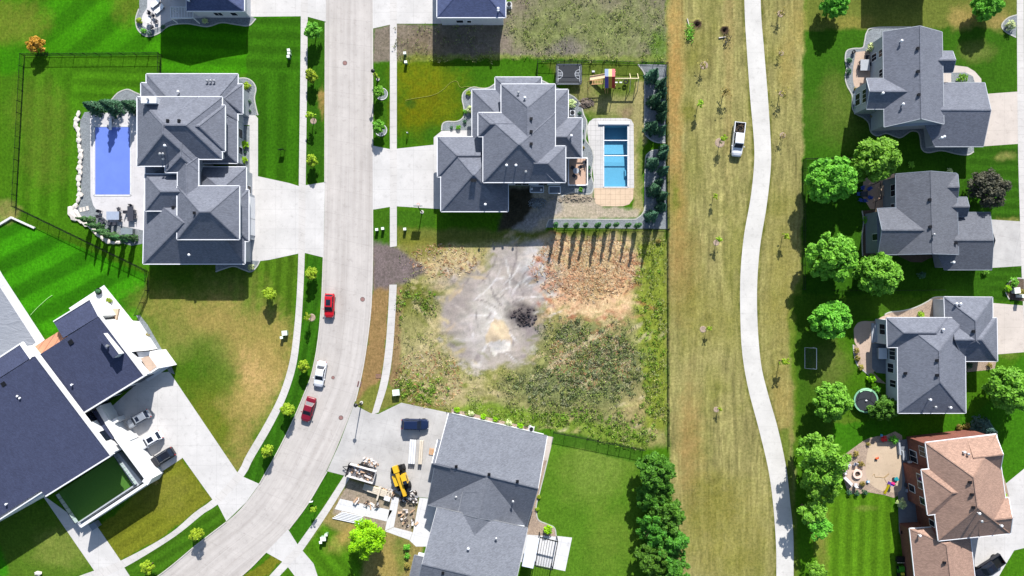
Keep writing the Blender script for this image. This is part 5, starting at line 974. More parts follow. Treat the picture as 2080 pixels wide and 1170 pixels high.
gbox = plain("utility_green", (110, 140, 112), .6); gcap = plain("utility_pale", (206, 214, 204), .6)
def pedestal(label, px, py, w_=.45, d=.4, h=.9, mt=None, grp="small utility pedestals"):
    r_ = thing('utility_box', label, 'utility box', P(px, py), .1, grp); mb = MB(); mb.box((0, 0, h / 2), (w_, d, h)); mb.build('cabinet', mt or gbox, r_); mb = MB(); mb.box((0, 0, h + .04), (w_ + .06, d + .06, .08)); mb.build('lid', gcap, r_)
for a in (("pale topped utility pedestal, northernmost of three by the upper west sidewalk", 589.3, 105), ("middle pedestal of the three by the upper west sidewalk", 590, 111.5), ("southernmost pedestal of the three by the upper west sidewalk", 588.7, 118),
          ("round topped pedestal just below the transformer on the dry front lawn", 575, 685), ("pedestal among weeds at the edge of the bare soil", 823.5, 111), ("white capped pedestal on the olive lawn below the bare soil", 825.6, 129),
          ("pedestal on the verge left of the sidewalk gap", 767, 467), ("short pedestal right of another on the verge by the sidewalk gap", 779, 465), ("pedestal on the lawn right of the sidewalk below the hoop driveway", 823.6, 466), ("pedestal north end of the bottom lawn row", 665, 1083), ("pedestal south end of the bottom lawn row", 654, 1098)): pedestal(*a)
pedestal("pale green transformer box on the dry front lawn", 580.8, 676, .9, .8, .8, grp="transformer boxes"); pedestal("green transformer box beside the vacant lot's corner", 806, 796, 1.2, 1.0, .9, grp="transformer boxes"); pedestal("transformer box in the middle of the bottom lawn row", 659, 1091, .9, .7, .9, grp="transformer boxes")
pedestal("pale grey cabinet in the shrub bed at the right edge", 2059, 590, 1.0, 1.0, .9, M['wall_pale'], "cabinets in the right edge bed"); pedestal("white cabinet with a long shadow at the right edge bed", 2066, 601, .55, .55, 1.6, M['white'], "cabinets in the right edge bed")
def sign(label, px, py, h, wd, face):
    r_ = thing('yard_sign', label, 'sign', P(px, py), .1); mb = MB(); [mb.box((x, 0, h * .4), (.06, .06, h * .8)) for x in (-wd * .4, wd * .4)]; mb.build('post', M['black'], r_); mb = MB(); mb.box((0, 0, h * .75), (wd, .08, h * .5)); mb.build('panel', face, r_)
sign("dark yard sign casting a thick shadow on the west front lawn", 575, 306, 1.5, .9, M['dark_metal']); sign("thin white yard sign on the olive lawn", 829, 272, 1.3, .25, M['white']); sign("white topped yard sign on the verge by the lower bend", 635, 1016, 1.2, .6, M['white'])
mh = plain("manhole_iron", (126, 96, 92), .7, .15, 6.0)
for lb, x, y, r_ in (("brown iron manhole cover in the upper road", 700.6, 128, .42), ("brown manhole cover in the road opposite the bright red car", 736.5, 608, .42), ("manhole cover in the road above the street lamp", 692.5, 848.5, .42), ("small manhole cover in the road beside the white sedan", 676.5, 767, .32)):
    t = thing('manhole_cover', lb, 'manhole cover', P(x, y), 0, "manhole covers"); mb = MB(); mb.lathe([(r_ * .86, 0), (r_ * .86, .018)], (0, 0, 0), 24); mb.build('lid', mh, t); mb = MB(); mb.ring((0, 0, 0), r_ * .88, r_, 0, .014, 24); mb.build('frame', M['dark_metal'], t)
for lb, x, y, a in (("rusty storm drain grate at the kerb", 730, 780, 1.35), ("slotted drain grate in the grass beside the sidewalk", 769, 764, 0)):
    t = thing('drain_grate', lb, 'drain', P(x, y), a); mb = MB(); [mb.box((-.45 + .18 * k, 0, .06), (.08, .6, .05)) for k in range(6)]; [mb.box((0, y_, .05), (1.0, .06, .05)) for y_ in (-.32, .32)]; mb.build('grate', mh, t)
# fences
def fence(label, pts, h=1.5, step=2.2, mat=None, group="black fences", pick=.16, cat='fence'):
    w_ = [P(*q) for q in pts]; r_ = thing('fence', label, cat, w_[0], 0, group); mt = mat or M['black']; rl, pkm = MB(), MB()
    for a, b_ in zip(w_, w_[1:]):
        d = b_ - a; n = max(1, round(d.length / step)); th = math.atan2(d.y, d.x)
        for z in (h - .08, .2): bar(rl, a + Vector((0, 0, z)), b_ + Vector((0, 0, z)), .04, .05)
        for k in range(n): c = a.lerp(b_, k / n); mb = MB(); mb.box((c.x, c.y, h / 2), (.075, .075, h + .1), th); mb.build('post', mt, r_, world=True)
        m_ = int(d.length / pick)
        for k in range(m_): c = a.lerp(b_, (k + .5) / m_); pkm.box((c.x, c.y, h / 2 + .05), (.028, .028, h - .15), th)
    c = w_[-1]; mb = MB(); mb.box((c.x, c.y, h / 2), (.09, .09, h + .1)); mb.build('post', mt, r_, world=True)
    rl.build('rail', mt, r_, world=True); pkm.build('pickets', mt, r_, world=True)
fence("black picket fence around the lawn of the covered pool", [(328, 150), (328, 112), (51, 114), (34, 421), (299, 549)]); fence("short black fence running from the pool house to the modern house", [(302, 552), (303, 590), (281, 640)])
fence("black fence north of the square trampoline and play set", [(1091, 157), (1092, 126), (1200, 128), (1352, 132)]); fence("black fence along the park side of the spruces", [(1354, 132), (1356, 300), (1357, 466)]); fence("black fence south of the small columnar trees", [(1130, 465.5), (1240, 466), (1357, 467)])
fence("low black fence between the vacant lot and the park", [(1357, 468), (1357, 690), (1358, 905)], .9); fence("black fence north of the light green back lawn", [(1125, 876), (1215, 894), (1306, 912)], 1.6); fence("black fence around the shaded maple yard", [(1730, 322), (1632, 324), (1631, 588)], 1.2); fence("thin black fence south of the shaded maple yard", [(1690, 590), (1800, 590), (1912, 589)], 1.2)
sheet("low_wall", [(-60, 490), (24, 440), (73, 462), (71, 465), (25, 444), (-58, 494)], M['white_conc'], .35, None, kind=None); o = D.objects['low_wall']; tag(o, "low white L shaped retaining wall on the bright lawn", 'wall')
# ------------------------------------------------------------------ garden things
def flat(name, pts, mat, z0, z1, label, cat, parent=None, group=None):
    mb = MB(); mb.prism([tuple(P(x, y, z1)[:2]) for x, y in pts], z0, z1)
    return mb.build(name, mat, parent, world=True) if parent is not None else solo(mb, name, mat, label, cat, group)
pc = plain("blue_pool_cover", (94, 116, 188), .35, .07, .35); t = thing('pool_cover', "flat blue cover stretched over the rectangular pool", 'pool cover', P(228, 327)); flat('cover', R(193.5, 258.5, 264, 395), pc, .03, .06, None, None, t)
mb = MB(); a, c = P(191, 397), P(266, 256)
for q in (((a.x, a.y), (c.x, a.y)), ((c.x, a.y), (c.x, c.y)), ((c.x, c.y), (a.x, c.y)), ((a.x, c.y), (a.x, a.y))): bar(mb, (*q[0], .07), (*q[1], .07), .3, .06)
mb.build('coping', M['white_conc'], t, world=True)
t = thing('diving_board', "white diving board over the blue pool cover", 'diving board', P(228, 251)); mb = MB(); mb.box((0, -.25, .62), (.5, 2.1, .07)); mb.build('board', M['white'], t); mb = MB(); mb.box((0, .5, .3), (.4, .6, .58)); mb.build('stand', M['grey_metal'], t)
m, t_, b = newmat("grey_pool_tarp"); c_ = lin((130, 134, 142)); fz = noise(t_, .55, 5, .65, coords(t_, "Object", (.5, 1.6, 1), .9), 1.2); t_.links.new(ramp(t_, fz, [(.3, tuple(x * .86 for x in c_)), (.7, c_)]), b.inputs["Base Color"]); b.inputs["Roughness"].default_value = .45
bn = N(t_, "ShaderNodeBump"); bn.inputs["Strength"].default_value = .7; bn.inputs["Distance"].default_value = .25; t_.links.new(fz, bn.inputs["Height"]); t_.links.new(bn.outputs[0], b.inputs["Normal"])
flat('pool_cover', [(-180, 700), (-30, 540), (0, 584), (72, 695), (40, 722), (-120, 830)], m, .01, .05, "wrinkled grey tarp cover at the left edge", 'pool cover')
flat('pool_cover_box', R(1216, 247.5, 1279, 252.5), M['white'], .03, .3, "long white cover housing at the deep end of the blue pool", 'cover box')
for y, lb in ((285.5, "white safety rope across the pool, nearer the deep end"), (316.5, "white safety rope across the pool, nearer the shallow end")): a, c = P(1226, y, .04), P(1275.5, y, .04); mb = MB(); mb.tube([a, c], .09, 8); solo(mb, 'pool_rope', M['white'], lb, 'rope', "ropes across the pool")
mb = MB(); a = P(1226, 254); c = P(1275.5, 380.5)
for q in (((a.x, a.y), (a.x, c.y)), ((c.x, a.y), (c.x, c.y)), ((a.x, a.y), (c.x, a.y)), ((a.x, c.y), (c.x, c.y))): bar(mb, (*q[0], .075), (*q[1], .075), .22, .06)
solo(mb, 'pool_coping', M['white_conc'], "white coping around the open blue pool", 'coping')
chairm = plain("dark_wicker", (52, 54, 64), .7, .2, 8.0); chairw = plain("white_wood_chair", (190, 188, 192), .6, .06)
def mkchair(mt, recl=False):
    r_ = thing('chair', "x", 'chair')
    mb = MB(); mb.box((0, 0, .42), (.55, .55, .07)); mb.build('seat', mt, r_); mb = MB(); mb.box((-.28, 0, .72), (.07, .55, .6), 0, 0, -.2); mb.build('backrest', mt, r_)
    for y in (-.28, .28): mb = MB(); mb.box((0, y, .62), (.55, .06, .05)); mb.build('armrest', mt, r_)
    for x in (-.24, .24):
        for y in (-.24, .24): mb = MB(); mb.box((x, y, .2), (.05, .05, .4)); mb.build('leg', mt, r_)
    return r_
def chairs(proto, lst, grp, z=0.0):
    for i, (px, py, a, lb) in enumerate(lst):
        o = proto if (i == 0 and 'used' not in proto) else copy_tree(proto); proto['used'] = 1; p = P(px, py, z + .4); o.location = (p.x, p.y, z); o.rotation_euler = (0, 0, math.radians(a)); o['label'] = lb; o['group'] = grp
def delused():
    for o in D.objects:
        if 'used' in o: del o['used']
def table(label, px, py, w_, d, mt, rot=0, h=.74, rnd=False, z=0.0):
    p = P(px, py, z + .7); r_ = thing('table', label, 'table', (p.x, p.y, z), math.radians(rot)); mb = MB()
    mb.lathe([(w_ / 2, h - .05), (w_ / 2, h)], (0, 0, 0), 20) if rnd else mb.box((0, 0, h - .03), (w_, d, .06)); mb.build('table_top', mt, r_)
    for x in (-.38, .38):
        for y in (-.38, .38): mb = MB(); mb.box((x * w_ * .85, y * d * .85, (h - .06) / 2), (.06, .06, h - .06)); mb.build('leg', M['dark_metal'], r_)
    return r_
cd, cw = mkchair(chairm), mkchair(chairw)
table("pale grey patio table in the ring of dark chairs on the white deck", 229, 438, 2.3, 1.5, plain("grey_table", (140, 150, 168), .5)); table("long dark patio table right of the ring of chairs", 265, 434, 1.1, 2.7, chairm)
RG = "dark chairs on the white pool deck"
chairs(cd, [(203, 430, -20, "dark wicker chair at the upper left of the pale table"), (202, 440, 0, "dark wicker chair at the left of the pale table, middle"), (210, 448, 40, "dark wicker chair at the lower left of the pale table"), (222, 454, 90, "dark wicker chair below the pale table, left one"), (233, 454, 90, "dark wicker chair below the pale table, right one"),
            (244, 446, 150, "dark wicker chair at the lower right of the pale table"), (243, 436, 180, "dark wicker chair at the right of the pale table, middle"), (241, 425, 200, "dark wicker chair at the upper right of the pale table"), (257, 431, 0, "dark wicker chair at the left of the long dark table"), (273, 430, 180, "dark wicker chair at the upper right of the long table"), (274, 441, 180, "dark wicker chair at the lower right of the long table"), (266, 419, -90, "dark wicker chair at the upper end of the long table")], RG)
t = thing('storage_box', "grey deck box in front of the arborvitae at the deck's end", 'deck box', P(264, 471)); mb = MB(); mb.box((0, 0, .5), (2.0, 1.0, 1.0)); mb.build('bin', plain("grey_resin", (92, 100, 104), .6), t); mb = MB(); mb.box((0, .02, 1.04), (2.1, 1.1, .1)); mb.build('lid', plain("grey_resin_lid", (112, 122, 128), .6), t)
def rock(mb, c, r_, seed):
    rr = random.Random(seed); bm = bmesh.new(); bmesh.ops.create_icosphere(bm, subdivisions=1, radius=1.0); b0 = len(mb.v); bm.verts.ensure_lookup_table()
    for v in bm.verts: k = rr.uniform(.78, 1.12); mb.v.append((c[0] + v.co.x * r_[0] * k, c[1] + v.co.y * r_[1] * k, c[2] + v.co.z * r_[2] * k))
    for f in bm.faces: mb.f.append(tuple(b0 + v.index for v in f.verts))
    bm.free()
bl = [(160, 232), (158, 243), (156, 254), (160, 264), (161, 275), (161, 286), (163, 297), (164, 308), (165, 319), (165, 330), (163, 341), (164, 352), (162, 363), (161, 374), (162, 385), (164, 396), (160, 407), (155, 420), (146, 431), (157, 433), (152, 440), (166, 448), (175, 455), (184, 460), (192, 469), (201, 477), (211, 484), (221, 489), (231, 492), (242, 493)]
for i, (x, y) in enumerate(bl):
    mb = MB(); rr_ = random.Random(i + 70); p = P(x + rr_.uniform(-1, 1), y + rr_.uniform(-1.5, 1.5)); n_ = bl[min(i + 1, len(bl) - 1)]; m_ = bl[max(i - 1, 0)]; a = math.atan2(-(n_[1] - m_[1]), n_[0] - m_[0]); k = 1.5 if 18 <= i <= 21 else 1.0
    rock(mb, (0, 0, .18), (.74 * k * rr_.uniform(.85, 1.3), .50 * k * rr_.uniform(.7, 1.3), .34), i); mb.v = [(p.x + x_ * math.cos(a) - y_ * math.sin(a), p.y + x_ * math.sin(a) + y_ * math.cos(a), min(z_, .36 + .05 * (i % 3))) for x_, y_, z_ in mb.v]
    solo(mb, 'boulder', M['boulder'], "pale limestone boulder in the row edging the pool deck's gravel bed", 'boulder', "boulders edging the pool bed")
for i, (x, y, lb) in enumerate(((190, 212, "flat pale boulder between the evergreens behind the pool"), (79, 1164, "white boulder on the lawn at the bottom left corner"))): mb = MB(); p = P(x, y); rock(mb, (p.x, p.y, .2), (.8, .5, .35), 40 + i); solo(mb, 'boulder', M['boulder'], lb, 'boulder')
for i, (x, y) in enumerate(((164.5, 426), (171, 425), (178, 423))): p = P(x, y); mb = MB(); mb.box((p.x, p.y, .05), (.45, .8, .08), .2); solo(mb, 'stepping_stone', M['boulder'], ("left stepping stone", "middle stepping stone", "right stepping stone")[i] + " in the gravel below the pool's boulder row", 'stepping stone', "stepping stones by the pool")
# top left patio
loung = plain("white_lounger", (206, 210, 216), .6, .05)
def lounger(label, px, py, a):
    p = P(px, py); r_ = thing('sun_lounger', label, 'sun lounger', p, math.radians(a), "sun loungers"); mb = MB(); mb.box((-.25, 0, .34), (1.4, .7, .12)); mb.build('seat', loung, r_); mb = MB(); mb.box((.72, 0, .56), (.75, .7, .1), 0, 0, -.6); mb.build('backrest', loung, r_); mb = MB(); mb.box((0, 0, .15), (1.6, .5, .28)); mb.build('frame', chairm, r_)
lounger("white sun lounger nearer the top edge of the photo", 318, 8, 38); lounger("white sun lounger nearer the round white table", 326, 20, 38); table("round white table on the round ended patio", 301, 41, 1.0, 1.0, M['white'], rnd=True)
chairs(cd, [(311, 32, 220, "dark chair up right of the round white table"), (317, 44, 180, "dark chair right of the round white table"), (309, 55, 120, "dark chair below the round white table"), (303, 27, 250, "dark chair above the round white table")], "chairs at the round white table")
def pergola(label, x0, y0, x1, y1, n, mt, h=2.7, vert=True, quad=None):
    Q = quad or R(x0, y0, x1, y1); w_ = [P(x, y, h) for x, y in Q]; c = sum(w_, Vector()) / 4; r_ = thing('pergola', label, 'pergola', (c.x, c.y, 0))
    for k in range(n + 1):
        u_ = k / n; a, b_ = (w_[0].lerp(w_[1], u_), w_[3].lerp(w_[2], u_)) if vert else (w_[0].lerp(w_[3], u_), w_[1].lerp(w_[2], u_)); mb = MB(); bar(mb, a + Vector((0, 0, .15)), b_ + Vector((0, 0, .15)), .06, .12); mb.build('slat', mt, r_, world=True)
    for a, b_ in ((0, 1), (3, 2), (0, 3), (1, 2)): mb = MB(); bar(mb, w_[a], w_[b_], .14, .2); mb.build('beam', mt, r_, world=True)
    for p in w_: mb = MB(); mb.box((p.x, p.y, h / 2 - .05), (.15, .15, h - .1)); mb.build('post', mt, r_, world=True)
pergola("white slatted pergola in the shade of the top left house", 347, 14, 392, 36, 8, M['white']); 
pergola("dark metal pergola on the white slab behind the grey gabled house", 0, 0, 0, 0, 7, M['black'], 2.8, False if False else True, [(1097, 1092), (1133, 1101), (1122, 1158), (1087, 1150)])
flat('awning', [(1072, 1090), (1096, 1094), (1083, 1155), (1060, 1150)], plain("pale_canopy", (190, 196, 206), .6, .05), 2.8, 2.95, "pale blue flat canopy against the grey gabled house", 'canopy')
# central house: deck, units, play things
t = thing('deck', "raised deck with white railing at the central house", 'deck', P(1172, 350)); flat('floor', R(1153, 322, 1193, 377), M['wood_tan'], .05, .35, None, None, t); rl = [P(x, y, .35) for x, y in ((1154, 322), (1192.5, 322), (1192.5, 377), (1154, 377))]
mb = MB()
for a, b_ in zip(rl, rl[1:] + rl[:1]):
    bar(mb, a + Vector((0, 0, .62)), b_ + Vector((0, 0, .62)), .2, .08); n = int((b_ - a).length / .5)
    for k in range(n + 1): c = a.lerp(b_, k / n); mb.box((c.x, c.y, .65), (.05, .05, .6))
mb.build('railing', M['white'], t, world=True)
for x, y in ((1155, 323), (1191, 323), (1191, 376), (1155, 376)): c = P(x, y, .4); mb = MB(); mb.box((c.x, c.y, .55), (.26, .26, 1.1)); mb.build('post', M['white'], t, world=True)
table("round grey table on the raised deck", 1170, 347, 1.1, 1.1, M['wall_grey'], rnd=True, z=.35); chairs(cd, [(1163, 341, -30, "dark chair upper left on the raised deck"), (1178, 340, 210, "dark chair upper right on the raised deck"), (1166, 357, 60, "dark chair below the table on the raised deck"), (1187, 330, 200, "dark chair in the sunny corner of the raised deck")], "chairs on the raised deck", .35)
for lb, x0_, y0_, x1_, y1_ in (("white framed window well below the central house's wall", 1115, 379, 1138, 393), ("white edged service pad with pipes below the central house's wall", 1077, 378, 1104, 391)):
    t = thing('window_well', lb, 'window well', P((x0_ + x1_) / 2, (y0_ + y1_) / 2)); w_ = [P(*q) for q in R(x0_, y0_, x1_, y1_)]; mb = MB()
    for a, b_ in zip(w_, w_[1:] + w_[:1]): bar(mb, a + Vector((0, 0, .25)), b_ + Vector((0, 0, .25)), .16, .3)
    mb.build('frame', M['white'], t, world=True); flat('cover', R(x0_ + 1, y0_ + 1, x1_ - 1, y1_ - 1), M['slate_patio'], .0, .1, None, None, t)
for lb, x, y in (("pale propane tank standing on the service pad", 1080, 384), ("white bucket among pipes on the service pad", 1099, 386)): mb = MB(); p = P(x, y); mb.lathe([(.18, 0), (.22, .1), (.22, .6), (.1, .75)], p, 12); solo(mb, 'utility_tank', M['white'], lb, 'tank')
flat('porch_pillar', [(866, 1107), (882, 1111), (879, 1121), (864, 1117)], M['stucco'], 0, 1.1, "white stone pier at the porch corner of the grey gabled house", 'pier')
def acunit(label, px, py, a=0, s_=.85):
    r_ = thing('air_conditioner', label, 'air conditioner', P(px, py), math.radians(a), "outdoor air conditioners"); mb = MB(); mb.box((0, 0, .42), (s_, s_, .8)); mb.build('case', M['wall_pale'], r_); mb = MB(); mb.lathe([(.3, .82), (.3, .85)], (0, 0, 0), 16); mb.ring((0, 0, 0), .33, .38, .82, .86, 20); mb.build('fan_grille', M['dark_metal'], r_); mb = MB(); mb.box((0, 0, .01), (s_ + .3, s_ + .3, .06)); mb.build('pad', M['kerb'], r_)
acunit("air conditioner at the end of the round shrub row", 1079, 870, -13); acunit("air conditioner in the corner of the central house by the white hydrangea", 1162, 231); acunit("air conditioner in the shade below the charcoal house", 1909, 533); acunit("air conditioner in the shade of the top right house", 1896, 283); acunit("air conditioner by the navy roofed house at the top edge", 1034, 12)
t = thing('trampoline', "square black trampoline printed with a basketball court", 'trampoline', P(1154.5, 154)); mb = MB(); mb.box((0, 0, .88), (4.1, 3.2, .03)); bd = mb.build('mat', plain("trampoline_mat", (42, 46, 52), .7), t)
wl = plain("court_line_white", (186, 190, 196), .6); mb = MB()
for s_ in (-1, 1):
    mb.ring((s_ * 1.95, 0, .9), .80, .87, 0, .012, 20, math.pi / 2 if s_ > 0 else -math.pi / 2, 1.5 * math.pi if s_ > 0 else math.pi / 2)
    for y in (-.28, .28): mb.box((s_ * 1.6, y, .906), (.75, .06, .012))
    for x in (1.25, 1.5, 1.75): mb.box((s_ * x, 0, .907), (.05, .5, .012))
    mb.box((s_ * 1.95, 0, .905), (.07, 2.9, .012))
mb.build('court_lines', wl, bd); mb = MB()
for q in (((-2.2, -1.75), (2.2, -1.75)), ((2.2, -1.75), (2.2, 1.75)), ((2.2, 1.75), (-2.2, 1.75)), ((-2.2, 1.75), (-2.2, -1.75))): bar(mb, (*q[0], .95), (*q[1], .95), .26, .1)
mb.build('pad', plain("trampoline_pad", (92, 98, 106), .6), t); mb = MB()
for x in (-2.25, 2.25):
    for y in (-1.8, 0, 1.8): mb.tube([(x, y, 0), (x, y, 2.5)], .035, 6)
for z in (2.5,): [mb.tube([a, b_], .03, 6) for a, b_ in zip([(-2.25, -1.8, z), (2.25, -1.8, z), (2.25, 1.8, z), (-2.25, 1.8, z)], [(2.25, -1.8, z), (2.25, 1.8, z), (-2.25, 1.8, z), (-2.25, -1.8, z)])]
mb.build('frame', M['dark_metal'], t)
m, t_, b = newmat("safety_net"); b.inputs["Base Color"].default_value = (.02, .02, .02, 1); b.inputs["Alpha"].default_value = .22
mb = MB(); [mb.face([(*a, .95), (*c, .95), (*c, 2.5), (*a, 2.5)]) for a, c in zip([(-2.25, -1.8), (2.25, -1.8), (2.25, 1.8), (-2.25, 1.8)], [(2.25, -1.8), (2.25, 1.8), (-2.25, 1.8), (-2.25, -1.8)])]; mb.build('net', m, t); net = m
t = thing('trampoline', "round black trampoline with a green pad by the hip roofed house", 'trampoline', P(1754, 812)); mb = MB(); mb.lathe([(1.95, .84), (1.95, .87)], (0, 0, 0), 40); mb.build('mat', D.materials["trampoline_mat"], t); mb = MB(); mb.ring((0, 0, 0), 1.97, 2.25, .86, .93, 44); mb.build('pad', plain("green_pad", (112, 160, 130), .6), t)
mb = MB(); mb.ring((0, 0, 0), 1.8, 2.28, .94, .96, 20, math.radians(60), math.radians(125)); mb.build('rolled_net', plain("pale_green_net", (150, 200, 160), .6), t)
mb = MB(); [mb.tube([(2.25 * math.cos(k * math.pi / 3), 2.25 * math.sin(k * math.pi / 3), 0), (2.25 * math.cos(k * math.pi / 3), 2.25 * math.sin(k * math.pi / 3), 2.2)], .03, 6) for k in range(6)]; mb.ring((0, 0, 0), 2.24, 2.28, 2.18, 2.22, 40); mb.build('frame', M['dark_metal'], t); mb = MB(); rock(mb, (0, 0, 1.0), (.2, .2, .13), 3); mb.build('ball', M['white'], t)
# wooden play set
t = thing('play_set', "wooden play tower with a rainbow striped roof, slide and swings", 'play set', P(1240, 168)); W_ = lambda x, y, z: P(x, y, z)
strc = [((84, 70, 140), (92, 108, 136)), ((180, 138, 40), (140, 146, 96)), ((160, 46, 32), (166, 76, 84))]; x0s = (1228.5, 1236, 1243, 1249.5)
for k in range(3):
    mb = MB(); mb.face([W_(x0s[k], 179, 2.6), W_(x0s[k + 1], 179, 2.6), W_(x0s[k + 1], 155.5, 3.9), W_(x0s[k], 155.5, 3.9)]); mb.build('roof_stripe', plain("canopy_stripe", strc[k][0], .6, .04), t, world=True)
    mb = MB(); mb.face([W_(x0s[k], 140, 2.6), W_(x0s[k + 1], 140, 2.6), W_(x0s[k + 1], 155.3, 3.9), W_(x0s[k], 155.3, 3.9)]); mb.build('roof_stripe', plain("canopy_stripe_pale", strc[k][1], .6, .04), t, world=True)
mb = MB()
for x in (1230, 1248):
    for y in (150, 178): c = P(x, y, 1.3); mb.box((c.x, c.y, 1.35), (.12, .12, 2.7))
a = P(1239, 164, 1.5); mb.box((a.x, a.y, 1.5), (1.7, 2.5, .1)); mb.build('tower', M['wood'], t, world=True)
mb = MB(); a, b_ = W_(1229, 154, 1.6), W_(1198, 159, .2); bar(mb, a, b_, .75, .06); sd_ = (b_ - a).cross(Vector((0, 0, 1))).normalized() * .38
for s_ in (-1, 1): bar(mb, a + sd_ * s_ + Vector((0, 0, .15)), b_ + sd_ * s_ + Vector((0, 0, .15)), .06, .18)
mb.build('slide', plain("pale_slide", (222, 196, 160), .5), t, world=True); mb = MB()
a, b_ = W_(1228, 166, 1.9), W_(1202, 167, 1.9); [bar(mb, a + Vector((0, y, 0)), b_ + Vector((0, y, 0)), .1, .12) for y in (-.35, .35)]
for k in range(8): c = a.lerp(b_, (k + .5) / 8); mb.box((c.x, c.y, 1.86), (.08, .7, .06))
for y in (-.35, .35): mb.tube([(b_.x, b_.y + y, 1.85), (b_.x - .5, b_.y + y * 2, 0)], .06, 6)
mb.build('monkey_bars', M['wood'], t, world=True); mb = MB(); a, b_ = W_(1249, 159, 2.5), W_(1298, 159, 2.5); bar(mb, a, b_, .16, .18)
for x, dy in ((1281, 1), (1297, 1)):
    c = W_(x, 159, 2.4)
    for y in (-1.6, 1.6): mb.tube([(c.x, c.y, 2.4), (c.x + .25, c.y + y, 0)], .07, 6)
mb.build('swing_beam', plain("weathered_wood", (190, 180, 146), .8), t, world=True)
for x in (1252, 1261): c = W_(x, 167, .7); mb = MB(); mb.box((c.x, c.y - .0, .6), (.5, .2, .05)); [mb.tube([(c.x + q, c.y, .6), (c.x + q, W_(x, 159, 2.4).y, 2.4)], .012, 4) for q in (-.22, .22)]; mb.build('swing', M['white'], t, world=True)
c = W_(1271, 166, .6); mb = MB(); mb.ring((c.x, c.y, .5), .22, .42, 0, .2, 20); mb.build('tyre_swing', M['rubber'], t, world=True)
mb = MB(); [mb.tube([W_(x, 178, 1.5), W_(x + .5, 190, .05)], .04, 5) for x in (1229, 1234)]; mb.build('ladder', M['wood'], t, world=True)
mb = MB(); c = P(1205, 146); mb.box((c.x, c.y, .12), (.5, .35, .2)); solo(mb, 'toy_bin', M['white'], "small white bin on the grass between trampoline and play set", 'bin')
t = thing('soccer_goal', "white framed soccer goal in the shade below the maples", 'goal', P(1643, 727)); mb = MB(); x0_, y0_, x1_, y1_ = -.75, -1.9, .75, 1.9
mb.tube([(x1_, y0_, 0), (x1_, y0_, 1.5), (x1_, y1_, 1.5), (x1_, y1_, 0)], .05, 6); mb.tube([(x1_, y0_, 1.5), (x0_, y0_, 0.05), (x0_, y1_, .05), (x1_, y1_, 1.5)], .04, 6); mb.build('frame', M['white'], t); mb = MB(); mb.face([(x1_, y0_, 1.5), (x1_, y1_, 1.5), (x0_, y1_, .05), (x0_, y0_, .05)]); mb.build('net', net, t)
t = thing('hot_tub', "white covered hot tub on the grey patio corner", 'hot tub', P(1788, 717)); mb = MB(); mb.box((0, 0, .4), (1.4, 1.9, .8)); mb.build('shell', M['wall_slate'], t); mb = MB(); mb.box((0, 0, .87), (1.5, 2.0, .14)); mb.build('cover', M['white'], t)
sheet("patio", [(1771, 698), (1808, 696), (1808, 760), (1780, 757), (1771, 748)], M['slate_patio'], .036, "grey deck around the hot tub")
t = thing('steps', "long grey patio steps above the hot tub", 'steps', P(1776, 672))
for k in range(3): mb = MB(); c = P(1772 + 5 * k, 676); mb.box((c.x, c.y, .1 + .14 * k), (.45, 3.6 - .3 * k, .2 + .28 * k)); mb.build('step', M['wall_grey'], t, world=True)
# maple house patio and top right patio
table("dark table among blue cushioned seats under the maples", 1756, 394, 1.2, 1.0, chairm); bc = plain("blue_cushion", (52, 76, 150), .8, .1); cb_ = mkchair(bc)
chairs(cb_, [(1744, 394, 0, "blue cushioned chair left of the dark table"), (1765, 384, 220, "blue cushioned chair upper right of the dark table"), (1752, 382, 270, "blue cushioned chair above the dark table"), (1766, 401, 150, "blue cushioned chair lower right of the dark table"), (1748, 406, 70, "blue cushioned chair below the dark table"), (1757, 407, 100, "blue cushioned chair at the lower edge of the blue group")], "blue cushioned chairs")
t = thing('steps', "reddish timber steps on the pink patio", 'steps', P(1794, 388))
for k in range(4): mb = MB(); c = P(1788 + 4.2 * k, 388); mb.box((c.x, c.y, .12 + .13 * k), (.37, 1.9, .24 + .26 * k)); mb.build('step', M['tan_patio'], t, world=True)
t = thing('railing', "dark metal railing around the pink patio", 'railing', P(1770, 380)); mb = MB()
for a, b_ in (((1770, 376), (1782, 370)), ((1782, 370), (1785, 405)), ((1785, 405), (1773, 411)), ((1773, 411), (1771, 430))): a, b_ = P(*a), P(*b_); bar(mb, a + Vector((0, 0, 1.0)), b_ + Vector((0, 0, 1.0)), .08, .06); mb.box((a.x, a.y, .5), (.08, .08, 1.0))
mb.build('rail', M['black'], t, world=True)
table("pale table on the tan patio of the top right house", 1757, 132, 1.7, 2.0, M['wall_grey']); chairs(cd, [(1748, 128, 0, "dark chair left of the pale table, upper one"), (1748, 137, 0, "dark chair left of the pale table, lower one"), (1760, 117, 260, "dark chair above the pale table"), (1770, 130, 190, "dark chair right of the pale table")], "chairs on the tan patio")
t = thing('window_well', "white framed glazed box against the gable wall", 'window well', P(1745, 200)); flat('frame', R(1736, 190, 1748, 211), M['white'], 0, .6, None, None, t); flat('cover', R(1738, 192, 1746, 209), plain("blue_glazing", (110, 130, 180), .2), .58, .63, None, None, t)
t = thing('chimenea', "small dark garden fire bowl in the wavy bed", 'fire bowl', P(1732, 107)); mb = MB(); mb.ring((0, 0, .3), .2, .32, 0, .25, 16); mb.build('bowl', M['dark_metal'], t); mb = MB(); [mb.box((.2 * math.cos(k * 2.1), .2 * math.sin(k * 2.1), .15), (.05, .05, .3)) for k in range(3)]; mb.build('leg', M['dark_metal'], t)
